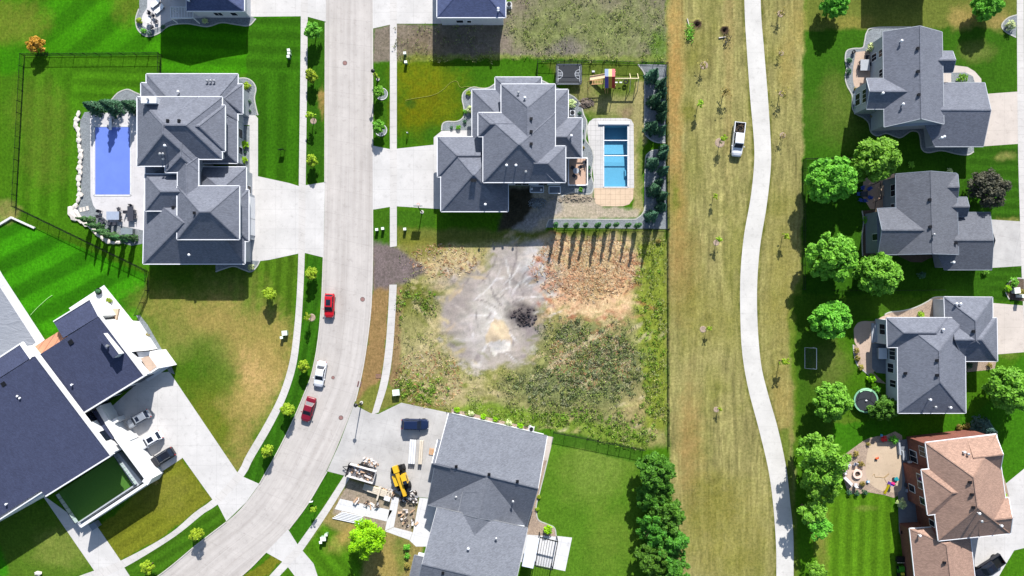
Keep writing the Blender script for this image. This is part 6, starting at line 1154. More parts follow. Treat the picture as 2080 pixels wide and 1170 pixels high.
# brick house patio
t = thing('fire_pit', "round stone fire pit in the ring of white chairs", 'fire pit', P(1740, 962)); mb = MB(); mb.ring((0, 0, 0), .5, .85, 0, .42, 28); mb.build('stone_ring', plain("pink_stone", (208, 182, 170), .8, .12, 6.0), t); mb = MB(); mb.lathe([(.5, .02), (.5, .12)], (0, 0, 0), 20); mb.build('ash_bed', M['mulch'], t)
sheet("patio", [(1722, 952), (1735, 941), (1755, 945), (1762, 962), (1756, 982), (1738, 990), (1722, 980)], M['tan_patio'], .028, "round tan paving under the fire pit", smooth=3)
chairs(cw, [(1737, 943, 250, "white garden chair above the fire pit"), (1724, 945, 310, "white garden chair upper left of the fire pit"), (1717, 960, 0, "white garden chair left of the fire pit"), (1738, 985, 85, "white garden chair below the fire pit")], "white chairs at the fire pit")
t = thing('bench', "long curved white bench lower left of the fire pit", 'bench', P(1721, 976)); mb = MB(); mb.box((0, 0, .42), (1.9, .5, .07), -.8); mb.build('seat', chairw, t); mb = MB(); mb.box((-.22, -.2, .7), (1.9, .07, .5), -.8); mb.build('backrest', chairw, t); mb = MB(); [mb.box((x * .7, -x * .7, .2), (.08, .4, .4), -.8) for x in (-.8, .8)]; mb.build('leg', chairw, t)
tc = lambda n_, c: plain(n_, c, .45, .04)
t = thing('toy_slide', "toy slide in yellow, purple and pink on the beige patio", 'toy slide', P(1803, 990)); mb = MB(); a, b_ = P(1806, 985, 1.0), P(1797, 1003, .1); bar(mb, a, b_, .45, .08); mb.build('chute', tc("toy_yellow", (226, 200, 20)), t, world=True); c = P(1806, 981); mb = MB(); mb.box((c.x, c.y, .5), (.6, .5, 1.0), -.4); mb.build('ladder', tc("toy_purple", (92, 60, 160)), t, world=True); mb = MB(); mb.box((c.x + .15, c.y + .25, 1.05), (.6, .35, .2), -.4); mb.build('rail', tc("toy_pink", (220, 50, 120)), t, world=True)
def toy(name, label, cat, px, py, parts, rz=0.0):
    t = thing(name, label, cat, P(px, py), rz)
    for nm, c, d, mt in parts: mb = MB(); mb.box(c, d); mb.build(nm, mt, t)
tr_, tb_, tt_ = tc("toy_red", (204, 44, 44)), tc("toy_blue", (84, 160, 206)), tc("toy_teal", (36, 130, 140))
toy('toy_table', "red toy picnic table at the gravel's upper edge", 'toy table', 1793, 892, [('table_top', (0, 0, .45), (1.1, .5, .06), tr_), ('bench', (0, .5, .25), (1.1, .25, .06), tr_), ('leg', (0, 0, .2), (.2, .9, .4), tr_)], -.1)
toy('toy_chair', "light blue toy chair above the red toy table", 'toy chair', 1789, 884, [('seat', (0, 0, .25), (.4, .4, .08), tb_), ('backrest', (-.15, .1, .45), (.08, .4, .4), tb_)])
toy('ride_on_toy', "orange red ride on toy alone on the beige court", 'toy', 1779.5, 930, [('seat', (0, 0, .3), (.5, .25, .2), tc("toy_orange", (226, 92, 48))), ('wheel', (-.2, -.25, .15), (.28, .12, .28), M['black']), ('handlebar', (.2, .1, .5), (.06, .4, .06), tr_)], .2)
toy('ride_on_toy', "teal ride on toy near the patio edge of the brick house", 'toy', 1818, 972, [('seat', (0, 0, .35), (.7, .5, .25), tt_), ('wheel', (-.25, .3, .18), (.34, .14, .34), M['black']), ('canopy', (0, 0, .8), (.5, .4, .06), tt_)], .5)
toy('water_toy', "small pale blue toy on the curved court edge", 'toy', 1762, 978, [('tub', (0, 0, .2), (.5, .3, .2), tb_), ('lid', (0, 0, .33), (.3, .25, .06), M['white'])])
mb = MB(); a = [P(x, y, .06) for x, y in cr([(1772, 967), (1776, 963), (1778, 969), (1786, 969), (1795, 970), (1801, 965), (1806, 962), (1803, 966), (1797, 971), (1801, 980)], 6)]; mb.tube(a, .035, 6); solo(mb, 'garden_hose', plain("tan_hose", (146, 122, 80)), "tan garden hose looping over the beige court", 'hose')
mb = MB(); a = [P(x, y, .05) for x, y in cr([(824, 205), (826, 203), (842, 200), (880, 193), (900, 182), (915, 168), (928, 165), (935, 177), (950, 176), (985, 179)], 6)]; mb.tube(a, .028, 6); solo(mb, 'garden_hose', plain("yellow_hose", (150, 152, 70)), "yellow garden hose snaking over the olive lawn", 'hose')
mb = MB(); a = [P(x, y, .05) for x, y in cr([(62, 640), (75, 626), (88, 614), (97, 606), (106, 600)], 6)]; mb.tube(a, .06, 6); solo(mb, 'garden_hose', plain("pale_hose", (150, 200, 120)), "pale hose on the bright striped lawn", 'hose')
toy('patio_wall', "low stone ledges stepping down at the court's east edge", 'ledge', 1827, 925, [('ledge', (-.1, 1.6, .3), (.3, 2.8, .6), M['wall_grey']), ('ledge', (.5, .0, .25), (.25, 1.7, .5), M['wall_grey']), ('ledge', (.95, .0, .22), (.2, 1.6, .44), M['wall_grey'])], .1)
toy('ball_bin', "white and green round planters by the brick wall", 'planters', 1845, 943, [('pot', (.1, 0, .4), (1.0, 1.0, .8), M['white']), ('pot', (-.75, -.25, .25), (.55, .55, .5), tc("pot_green", (90, 180, 130)))], .5)
toy('patio_set', "dark lounge set in the shade of the brick wall", 'seating', 1842, 990, [('seat', (0, .5, .4), (1.4, .7, .35), chairm), ('table_top', (.1, -.5, .4), (.9, .6, .1), M['wall_grey']), ('seat', (.9, -.2, .4), (.6, 1.0, .35), chairm)], -.2)
toy('grill', "black covered grill at the brick house's lower back wall", 'grill', 1838, 1079, [('body', (0, 0, .55), (1.3, .9, 1.0), M['black']), ('shelf', (-.9, 0, .8), (.5, .6, .06), M['dark_metal'])], -.1)
gm_ = tc("mower_green", (50, 120, 30)); toy('lawn_mower', "green ride on mower on the lower edge of the striped lawn", 'mower', 1828, 1158, [('hood', (0, .55, .7), (.8, .9, .5), gm_), ('seat', (0, -.35, .85), (.5, .4, .3), tc("mower_yellow", (200, 190, 60))), ('deck', (0, -.1, .3), (1.3, 1.0, .2), gm_), ('wheel', (-.5, .6, .25), (.2, .5, .5), M['black']), ('wheel', (.5, .6, .25), (.2, .5, .5), M['black']), ('wheel', (-.55, -.6, .35), (.28, .7, .7), M['black']), ('wheel', (.55, -.6, .35), (.28, .7, .7), M['black'])], .1)
toy('cart', "black garden cart just above the green mower", 'cart', 1825, 1133, [('bin', (0, 0, .55), (1.4, .9, .5), M['black']), ('handle', (0, -.6, .8), (1.3, .08, .06), lumb), ('wheel', (-.4, -.5, .25), (.5, .14, .5), M['rubber']), ('wheel', (.4, -.5, .25), (.5, .14, .5), M['rubber'])])
t = thing('potted_plant', "big dark bowl planter on the modern house's white patio", 'planter', P(203, 592)); mb = MB(); mb.lathe([(.4, 0), (.62, .5), (.55, .5)], (0, 0, 0), 18); mb.build('bowl', M['black'], t); mb = MB(); rock(mb, (0, 0, .6), (.5, .5, .3), 5); mb.build('foliage', M['leaf_spruce'], t)
toy('outdoor_sofa', "white outdoor seating on the modern house's porch", 'seating', 290, 698, [('seat', (0, 0, .4), (1.6, .7, .35), M['stucco']), ('backrest', (0, -.35, .75), (1.6, .12, .5), M['stucco'])], -1.0)
toy('hvac_box', "grey utility box at the foot of the turf court's wall", 'utility box', 198, 1064, [('case', (0, 0, .6), (1.1, 1.1, 1.2), M['wall_slate']), ('lid', (0, 0, 1.23), (1.2, 1.2, .08), M['wall_slate'])], .6)
delused()
# ------------------------------------------------------------------ trees, shrubs, weeds
def leaves(pts, nrm, size, seed, asp=.6, jit=.6):
    r = np.random.default_rng(seed); n = len(pts)
    nn = nrm + jit * r.normal(size=(n, 3)); nn /= np.linalg.norm(nn, axis=1, keepdims=True) + 1e-9
    t_ = np.cross(nn, r.normal(size=(n, 3))); t_ /= np.linalg.norm(t_, axis=1, keepdims=True) + 1e-9; b_ = np.cross(nn, t_)
    s = (size * r.uniform(.6, 1.35, n))[:, None]
    v = np.stack([pts - t_ * s, pts + b_ * s * asp + nn * s * .15, pts + t_ * s, pts - b_ * s * asp + nn * s * .15], 1).reshape(-1, 3)
    return v, np.arange(4 * n).reshape(-1, 4)
def crown_mesh(name, mat, lobes, n, size, seed, up=.5, flat=.8, asp=.6):
    r = np.random.default_rng(seed); L = np.array(lobes); w_ = L[:, 3] ** 2; k = r.choice(len(L), n, p=w_ / w_.sum()); d = r.normal(size=(n, 3)); d[:, 2] = np.where((d[:, 2] < 0) & (r.random(n) < .65), -d[:, 2], d[:, 2])
    d /= np.linalg.norm(d, axis=1, keepdims=True); p = L[k, :3] + d * (L[k, 3] * (r.uniform(.35, 1.08, n) ** .6))[:, None] * np.array([1, 1, flat])
    nn = d * .8 + np.array([0, .12, up + .35]); v, q = leaves(p, nn, size, seed + 1, asp); me = bulk_mesh(name, v, q, None, False); me.materials.append(mat); return me
def lobes_round(R_, z0, H_, n, lr, seed, irr=.15):
    rr = random.Random(seed); out = [(0, 0, z0 + H_ * .45, R_ * .55)]
    for k in range(n):
        a = k * 2.39996 + rr.uniform(-.3, .3); u_ = (k + .5) / n; ph = math.acos(1 - 1.55 * u_); f = rr.uniform(1 - irr * 2, 1 + irr * .6)
        out.append((R_ * .80 * f * math.sin(ph) * math.cos(a), R_ * .80 * f * math.sin(ph) * math.sin(a), z0 + H_ * (.45 + .46 * f * math.cos(ph)), lr * R_ * rr.uniform(.7, 1.25)))
    return out
def trunk_mesh(h, r_, limbs, R_, seed):
    rr = random.Random(seed); mb = MB(); mb.tube([(0, 0, -.1), (.02, 0, h * .35), (-.03, .02, h * .75)], [r_ * 1.25, r_, r_ * .5], 8)
    for k in range(limbs):
        a = k * 2.4 + rr.random(); z = h * rr.uniform(.3, .6); mb.tube([(0, 0, z), (R_ * .35 * math.cos(a), R_ * .35 * math.sin(a), z + h * .15), (R_ * .72 * math.cos(a), R_ * .72 * math.sin(a), z + h * .28)], [r_ * .5, r_ * .3, r_ * .1], 5)
    return mb
TREES = {}
def template(key, name, cm, mb, bark=None):
    t = thing(name, "tree", 'tree'); tk = mb.build('trunk', bark or M['bark'], t); o = D.objects.new('crown', cm); COL.objects.link(o); o.parent = t; TREES[key] = [t, False]; return t
def plant(key, px, py, z, label, group=None, sc=1.0, rz=None, cat=None):
    t, used = TREES[key]; p = P(px, py, z); p.z = 0; rz = random.uniform(0, 6.28) if rz is None else rz
    o = t if not used else copy_tree(t); TREES[key][1] = True; o.location = p; o.rotation_euler = (0, 0, rz); o.scale = (sc,) * 3 if not isinstance(sc, tuple) else sc
    o['label'] = label; o['category'] = cat or t['category']
    if group: o['group'] = group
    elif 'group' in o: del o['group']
    return o
for i in range(3): template('maple%d' % i, 'maple_tree', crown_mesh("crown", M['leaf'], lobes_round(4.3, 1.6, 6.4, 130, .155, 11 + i, .22), 8000, .30, 21 + i, .55, .85), trunk_mesh(6.5, .24, 8, 4.0, i))
for i in range(2): template('hedge%d' % i, 'leafy_tree', crown_mesh("crown", M['leaf_deep'], lobes_round(3.5, .8, 6.4, 90, .19, 31 + i, .34), 6500, .30, 41 + i, .4, .8, .5), trunk_mesh(6, .2, 8, 3.2, 9 + i))
template('cotton', 'cottonwood_tree', crown_mesh("crown", M['leaf'], lobes_round(4.6, 1.5, 8.2, 80, .18, 51, .5), 7000, .30, 52, .5, .8, .55), trunk_mesh(8, .28, 9, 4.2, 13))
template('branchy', 'branchy_tree', crown_mesh("crown", M['leaf'], lobes_round(2.6, 2.6, 2.4, 22, .26, 57, .5), 1800, .28, 58, .6, .6, .5), trunk_mesh(5.5, .16, 6, 2.4, 14))
template('yellow', 'locust_tree', crown_mesh("crown", M['leaf_yell'], lobes_round(3.4, 1.6, 5.0, 60, .24, 61, .3), 6500, .24, 62, .6, .75, .45), trunk_mesh(5.5, .2, 8, 3.0, 15))
template('plum', 'plum_tree', crown_mesh("crown", M['leaf_plum'], lobes_round(3.6, 1.2, 5.0, 70, .2, 65, .2), 6500, .2, 66, .5, .85), trunk_mesh(5, .2, 8, 3.2, 16))
template('street', 'street_tree', crown_mesh("crown", M['leaf_young'], lobes_round(1.15, .9, 2.4, 22, .34, 71, .18), 1500, .17, 72, .6, .8), trunk_mesh(2.8, .07, 5, .9, 17))
template('street2', 'street_tree', crown_mesh("crown", M['leaf'], lobes_round(1.5, 1.0, 2.8, 26, .30, 73, .18), 2000, .18, 74, .6, .8), trunk_mesh(3.2, .08, 5, 1.1, 18))
template('sapling', 'sapling', crown_mesh("crown", M['leaf_young'], lobes_round(.55, .9, 1.5, 10, .32, 75, .45), 120, .13, 76, .5, .9), trunk_mesh(2.4, .04, 5, .6, 19))
template('drysap', 'sapling', crown_mesh("crown", M['leaf_dry'], lobes_round(.75, .5, 1.6, 12, .3, 77, .5), 80, .12, 78, .4, .9), trunk_mesh(2.0, .045, 7, .9, 20))
template('aspen', 'columnar_tree', crown_mesh("crown", M['leaf_arb'], [(.05 * math.sin(k), .05 * math.cos(k), .9 + k * .33, .42 - .02 * k) for k in range(12)], 700, .15, 80, .4, 1.0), trunk_mesh(4.4, .05, 4, .3, 21))
template('orange', 'orange_tree', crown_mesh("crown", M['leaf_orange'], lobes_round(1.5, .6, 2.4, 26, .3, 81, .25), 1300, .18, 82, .6, .8), trunk_mesh(2.4, .09, 6, 1.2, 22))
def cone_mesh(name, mat, R_, H_, n, size, seed, pw=1.0, tiers=9):
    r = np.random.default_rng(seed); u_ = r.random(n) ** 1.4; z = .25 + u_ * (H_ - .25); rad = R_ * (1 - u_) ** pw * (.75 + .25 * np.cos(u_ * tiers * 6.28)); a = r.uniform(0, 6.28, n); a = a + .35 * np.sin(5 * a + seed)
    q = r.uniform(.35, 1.0, n) ** .5; p = np.stack([rad * q * np.cos(a), rad * q * np.sin(a), z - .1 * rad * q], 1); nn = np.stack([np.cos(a) * .5, np.sin(a) * .5, np.full(n, .8)], 1); v, f = leaves(p, nn, size, seed + 1, .45, .45); me = bulk_mesh(name, v, f, None, False); me.materials.append(mat); return me
for i in range(2): template('spruce%d' % i, 'spruce_tree', cone_mesh("crown", M['leaf_spruce'], 1.5 - .2 * i, 5.4 + i, 2200, .2, 91 + i), trunk_mesh(4.5, .1, 0, 1, 23))
template('bluespruce', 'blue_spruce', cone_mesh("crown", M['leaf_blue'], 2.3, 4.6, 3200, .22, 95), trunk_mesh(3.8, .12, 0, 1, 24))
template('arb', 'arborvitae', cone_mesh("crown", M['leaf_arb'], .78, 4.8, 1900, .13, 97, .75, 2), trunk_mesh(4, .07, 0, 1, 25))
template('bigarb', 'evergreen_tree', cone_mesh("crown", M['leaf_spruce'], 1.9, 5.6, 3200, .2, 99, .7, 5), trunk_mesh(5, .12, 0, 1, 26))
for k in TREES:
    if k.startswith('spruce') or k in ('arb', 'bluespruce', 'bigarb'): pass
MG = "round maples behind the charcoal house"
for a in (("maple0", 1688, 367, 4.5, "round bright maple, upper left of the four by the blue seats", 1.02), ("maple1", 1779, 323, 4.5, "round bright maple overhanging the patio, upper right of the four", 1.0), ("maple2", 1689, 522, 4.5, "round bright maple, lower left of the four", 1.06), ("maple1", 1785, 557, 4.5, "round bright maple, lower right of the four beside the gable wall", .95)): plant(a[0], a[1], a[2], a[3], a[4], MG, a[5])
plant('maple0', 1687, 649, 4, "round maple standing alone between the charcoal and the hip roofed house", None, .86); plant('maple2', 1690, 815, 4, "round maple left of the round trampoline", None, .84); plant('hedge0', 1799, 831, 3, "small dense tree right of the round trampoline", None, (.62, .8, .62)); plant('maple1', 2047, 790, 4, "big maple at the right edge beside the hip roofed house", None, 1.0)
plant('cotton', 1664, 935, 5, "tall cottonwood beside the fire pit, upper one", "cottonwoods by the fire pit", .98); plant('cotton', 1668, 985, 4, "tall cottonwood beside the fire pit, lower one", "cottonwoods by the fire pit", .72, 2.0); plant('branchy', 1668, 1072, 5, "sparse pale branched tree above the bend of the path", None, 1.05); plant('street2', 1656, 1157, 2, "small round tree near the path at the bottom edge", None, 1.1)
plant('branchy', 1648, 1040, 4, "dark leafy tree leaning over the path", None, 1.15, 1.0); plant('plum', 2003, 383, 3, "dark purple plum tree on the striped front lawn", None, 1.0); plant('bluespruce', 2003, 872, 2, "spreading blue spruce by the brick house's gravel", None, 1.0); plant('maple2', 1702, 2, 4, "tree at the top edge with a long shadow on the lawn", None, .62); plant('maple0', 2015, 6, 4, "tree at the top edge by the right sidewalk", None, .62)
plant('yellow', 745, 1090, 3, "yellow green locust tree on the dry lawn by the building site", None, .98); plant('orange', 75, 92, 1.5, "orange leaved small tree beside the black fence", None, .98)
HG = "dense tree row beside the park"
for i, (k, x, y, s, lb) in enumerate((("hedge0", 1332, 958, 1.0, "northernmost tree of the dense row beside the park"), ("hedge1", 1322, 1012, .72, "second tree of the dense row, on the lawn side"), ("hedge0", 1356, 1050, .92, "third tree of the dense row, bulging towards the park"), ("hedge1", 1330, 1075, .85, "fourth tree of the dense row, on the lawn side"), ("hedge1", 1362, 1105, .9, "fifth tree of the dense row, bulging towards the park"), ("hedge0", 1328, 1135, .9, "sixth tree of the dense row, on the lawn side"), ("hedge1", 1368, 1160, .85, "lowest tree of the dense row on the park side"), ("hedge0", 1345, 1000, .7, "smaller tree filling the gap below the northernmost of the dense row"), ("hedge1", 1342, 1098, .7, "smaller tree in the middle of the dense row, between two larger crowns"), ("hedge0", 1345, 1200, .9, "tree of the dense row cut by the bottom edge"))): plant(k, x, y, 4, lb, HG, s)
SG = "spruces along the park fence"
sp_ = [(1327, 152, 1.0, "spruce alone at the head of the northern gravel bed"), (1345, 168, .8, "spruce on the fence line beside the bed's head"), (1348, 185, .75, "second spruce on the fence line of the northern bed"), (1331, 203, 1.05, "big spruce in the middle of the northern bed"), (1347, 214, .85, "spruce on the fence right of the big one"), (1346, 235, .8, "spruce on the fence below the middle of the northern bed"), (1326, 257, 1.0, "dark spruce at the lower end of the northern bed"), (1345, 263, .8, "spruce on the fence at the northern bed's lower end"), (1352, 300, .7, "spruce standing in the gap between the two beds"),
       (1349, 312, .8, "topmost spruce on the fence of the southern bed"), (1328, 330, .95, "dark round spruce at the top of the southern bed"), (1350, 345, .8, "second spruce on the fence of the southern bed"), (1331, 385, 1.0, "spruce in the middle of the southern bed"), (1347, 397, .85, "spruce on the fence by the middle of the southern bed"), (1346, 419, .8, "fourth spruce on the fence of the southern bed"), (1325, 438, 1.0, "lowest spruce in the corner of the L shaped bed"), (1343, 367, .6, "small spruce on the fence line between larger ones")]
for i, (x, y, s, lb) in enumerate(sp_): plant('spruce%d' % (i % 2), x, y, 2.0, lb, SG, s)
for i, x in enumerate((1129, 1150, 1172, 1190, 1215, 1236, 1253, 1277, 1296.5)): plant('aspen', x, 456 + (i % 3), 2.5, ("first", "second", "third", "fourth", "fifth", "sixth", "seventh", "eighth", "ninth")[i] + " thin columnar tree from the left in the row above the fence", "thin columnar trees in the pale bed", random.uniform(.9, 1.1))
for i, (x, y) in enumerate(((185, 447), (203, 460), (217, 472), (231, 479), (252, 484), (272, 483))): plant('arb', x - 3, y, .8, ("first", "second", "third", "fourth", "fifth", "sixth")[i] + " arborvitae from the left in the curved row below the pool deck", "arborvitae below the pool deck", (1.1, 1.1, 1.0))
plant('bigarb', 190, 218, 1.5, "feathery evergreen left of the pale boulder behind the pool", "evergreens behind the covered pool", (.85, .8, .8)); plant('bigarb', 222, 214, 2.5, "big dark evergreen, middle of the three behind the pool", "evergreens behind the covered pool", .95); plant('bigarb', 262, 213, 2.5, "dark evergreen next to the house wall behind the pool", "evergreens behind the covered pool", .85)
ST = "young trees on the street verge"
for k, x, y, s, lb in (('street2', 637, 65, 1.0, "bright round street tree, northernmost on the west verge"), ('street', 633, 154, .95, "second street tree on the west verge with a bare patch beside it"), ('sapling', 633, 236, 1.5, "sparse street sapling beside a pale mulch ring"), ('street', 634, 326, .9, "street tree on the west verge opposite the driveway top"), ('street', 633, 556, .95, "street tree just below the wide white driveway"), ('sapling', 626, 644, 1.4, "sparse sapling by a mulch ring beside the bright red car"), ('street', 617, 743, .9, "yellow green street tree left of the white sedan"), ('street', 586, 831, 1.0, "bright yellow green street tree left of the dark red sedan"), ('street', 544, 915, .95, "street tree near the long driveway's apron"), ('street', 401, 1084, 1.0, "street tree on the lower verge casting shade on the road"), ('street', 300, 1151, 1.0, "lowest street tree on the west verge"),
                       ('street', 549, 597, 1.0, "small round tree standing in the west front lawn"), ('sapling', 763, 153, 1.0, "yellow green sapling by the upper street lamp"), ('street2', 769, 186, .72, "small street tree in the upper white ring"), ('street2', 769, 258, .8, "small street tree in the lower white ring"), ('sapling', 637, 1034, 1.2, "sapling on the grass strip by the white topped sign")): plant(k, x, y, 1.8, lb, ST, s)
for lb, x, y in (("white edged gravel ring under the upper of two street trees", 775.5, 191), ("white edged gravel ring under the lower of two street trees", 774, 264.5)):
    mb = MB(); p = P(x, y); mb.lathe([(1.0, .0), (1.0, .03)], (p.x, p.y, 0), 28); o = solo(mb, 'tree_ring', M['gravel'], lb, 'tree ring', "gravel rings on the verge"); mb = MB(); mb.ring((0, 0, 0), 1.0, 1.12, -.02, .1, 32); mb.build('edging', M['white_conc'], o)
for x, y, r_ in ((636.5, 246, .62), (633, 645, .75), (1428, 669, .65), (1455, 832, .55), (1462, 290, .95), (1455, 493, .6), (1586, 28, .7), (1587, 108, .5), (1588, 190, .6), (1590, 275, .6), (1430, 133, .8)):
    mb = MB(); p = P(x, y); mb.lathe([(r_, -.02), (r_ * .8, .05)], (p.x, p.y, 0), 16); o = mb.build('mulch_ring', M['gravel_tan'], loc=(p.x, p.y, 0)); tag(o, "pale mulch ring in the grass", kind='structure')
PS = "park saplings beside the path"
for k, x, y, s, lb in (('drysap', 1428, 132, 1.2, "dry sapling near the top of the park strip"), ('drysap', 1472, 190, 1.5, "bare branched sapling midway above the pickup truck"), ('sapling', 1420, 213, 1.3, "bushy grey sapling left of the bare one"), ('sapling', 1466, 284, 1.3, "leafy sapling beside the white pickup"), ('sapling', 1452, 399, 1.0, "sapling in mower rings below the pickup"), ('sapling', 1459, 487, 1.1, "sapling halfway down the park strip"), ('sapling', 1439, 667, .95, "sapling beside a pale mulch spot, lower park"), ('sapling', 1462, 831, .8, "small sapling with a pale ring, lowest in the park"), ('drysap', 1586, 27, 1.2, "dry sapling right of the path at the top"), ('drysap', 1587, 107, .9, "small dry sapling right of the path, second from the top"), ('drysap', 1588, 190, 1.4, "dry sapling right of the path opposite the pickup"), ('drysap', 1591, 277, 1.0, "dry sapling right of the path above the maple yard"), ('sapling', 1594, 480, 1.2, "green sapling between the path and the maples"), ('sapling', 1588, 733, 1.5, "round green sapling right of the path near the goal")): plant(k, x, y, 1.2, lb, PS, s)
# felled saplings and planting pits in the park
for lb, a, b_, lf in (("young tree lying beside the left planting pit", (1396, 38), (1400, 54), (1402, 66)), ("short log lying below the right planting pit", (1460, 77), (1474, 75), (1477, 79))):
    t = thing('felled_tree', lb, 'tree', P(*a)); mb = MB(); mb.tube([P(*a, .12), P(*b_, .1)], [.12, .07], 8); mb.build('trunk', M['boulder'], t, world=True)
    r = np.random.default_rng(5); c = P(*lf, .4); p = np.array(c - t.location) + r.normal(size=(170, 3)) * np.array([.4, .75, .22]); v, f = leaves(p, np.tile([0, 0, 1.], (170, 1)), .17, 8); v = v[:(len(v) if lf[0] < 1420 else 200)]; f = f[:len(v) // 4]; me = bulk_mesh('crown', v, f, None, False); me.materials.append(M['leaf'] if lf[0] < 1420 else M['leaf_plum']); o = D.objects.new('crown', me); COL.objects.link(o); o.parent = t
def shrub_mesh(mat, R_, H_, n, size, seed): return crown_mesh("shrub", mat, lobes_round(R_, 0, H_, 14, .34, seed, .2), n, size, seed + 3, .7, .85)
SH = {k: shrub_mesh(M[m_], .62, .9, 260, .12, 200 + i) for i, (k, m_) in enumerate((('green', 'leaf'), ('lime', 'leaf_yell'), ('deep', 'leaf_spruce'), ('pale', 'leaf_pale'), ('dry', 'leaf_dry'), ('young', 'leaf_young'), ('blue', 'leaf_blue')))}
def shrub(kind, px, py, s, label, group=None):
    o = D.objects.new('shrub', SH[kind]); COL.objects.link(o); p = P(px, py, .5); o.location = (p.x, p.y, -.02); o.scale = (s, s, s); o.rotation_euler = (0, 0, random.uniform(0, 6.28)); tag(o, label, 'shrub', group)
for a in (('young', 500, 174, 1.1, "pale yellow shrub in the north east bed of the pool house"), ('deep', 505, 206, .6, "small dark shrub below the pale yellow one"), ('deep', 506, 224, .45, "tiny dark shrub at the end of the north east bed"), ('lime', 497, 293, 1.15, "bright round shrub by the entry walk, upper"), ('lime', 495, 324, 1.0, "bright round shrub by the entry walk, lower"), ('deep', 496, 308, .5, "small dark shrub between the two bright ones"), ('pale', 509, 543, 1.0, "white flowering shrub at the driveway corner"),
          ('pale', 954, 222, 1.2, "white hydrangea against the west wall of the central house"), ('green', 945, 226, .7, "green shrub left of the white hydrangea"), ('deep', 944, 246, .6, "dark shrub below the white hydrangea"), ('green', 931, 258, .75, "round green shrub in the wavy west bed"), ('deep', 917, 258, .5, "round dark shrub in the wavy west bed"), ('young', 952, 188, .8, "pale shrub at the top of the wavy west bed"), ('pale', 1161, 211, 1.45, "big white hydrangea north east of the central house"), ('deep', 1178, 229, .6, "dark shrub beside the air conditioner"), ('deep', 1184, 265, .5, "small dark shrub by the pool path, upper"), ('deep', 1185, 285, .45, "small dark shrub by the pool path, lower"), ('dry', 1185, 299, .5, "dry shrub at the bend of the pool path"), ('deep', 1196, 340, .7, "dark shrub right of the raised deck, upper"), ('deep', 1196, 356, .7, "dark shrub right of the raised deck, lower"), ('green', 1180, 385, .7, "green shrub below the raised deck"),
          ('lime', 929, 832, .95, "first round shrub of the north wall row, by the driveway"), ('pale', 957, 840, .95, "second shrub of the north wall row, pale flowers"), ('lime', 981, 846, .9, "third shrub of the north wall row"), ('lime', 1007, 852, .8, "fourth shrub of the north wall row"), ('pale', 1034, 859, 1.0, "fifth shrub of the north wall row, pale flowers"), ('lime', 1058, 865, .95, "sixth shrub of the north wall row, near the air conditioner"), ('lime', 1112, 1075, 1.4, "yellow green shrub in the curved bed by the pergola"), ('young', 1095, 1010, .6, "small pale plant in the narrow east bed, upper"), ('young', 1091, 1035, .6, "small pale plant in the narrow east bed, lower"), ('green', 826, 1112, 1.0, "green shrub by the porch walk, upper"), ('green', 827, 1130, .9, "green shrub by the porch walk, middle"), ('dry', 826, 1150, .9, "greyish shrub by the porch walk, lower"),
          ('pale', 1770, 97, 1.5, "white flowering shrub behind the top right house"), ('deep', 1783, 125, 1.3, "dark shrub at the house end of the tan patio"), ('deep', 1726, 123, .9, "dark shrub on the tan patio's left, upper"), ('deep', 1724, 145, .9, "dark shrub on the tan patio's left, lower"), ('dry', 1740, 181, .7, "sparse plant above the glazed box"), ('green', 1742, 218, .8, "green plant below the glazed box"), ('green', 1955, 158, 1.4, "bright green shrub in the front porch bed"), ('dry', 1774, 236, .7, "dry plant in the shaded wavy bed"), ('pale', 1930, 347, .9, "pale shrub at the charcoal house's north corner"), ('green', 1760, 446, 1.0, "green plant in the shaded bed by the gable wall"), ('green', 1852, 334, 1.0, "green shrub in shade between two houses"), ('deep', 1872, 558, 1.1, "round dark shrub on the shaded lawn"), ('green', 2003, 552, 1.0, "shrub below the charcoal house's garage"),
          ('young', 1871, 640, 1.0, "yellow green plant in the curved tan bed"), ('lime', 1770, 769, 1.3, "yellow shrub below the hot tub deck"), ('green', 1783, 792, 1.1, "green shrub beside the lower patio steps"), ('dry', 1741, 712, .9, "dry grass clump by the pink patio, upper"), ('dry', 1743, 728, .9, "dry grass clump by the pink patio, middle"), ('dry', 1750, 746, .9, "dry grass clump by the pink patio, lower"), ('deep', 1968, 742, 1.0, "dark shrub under the garage eave"), ('dry', 2012, 742, .8, "dry shrub at the end of the garage bed"), ('green', 2058, 573, 1.5, "big green shrub in the curved bed at the right edge"), ('lime', 2048, 585, 1.1, "bright low shrub in the curved bed at the right edge"), ('dry', 2074, 595, 1.3, "brownish shrub behind the right edge cabinets"), ('pale', 2052, 52, 1.5, "pale shrub in the rock bed at the top right"),
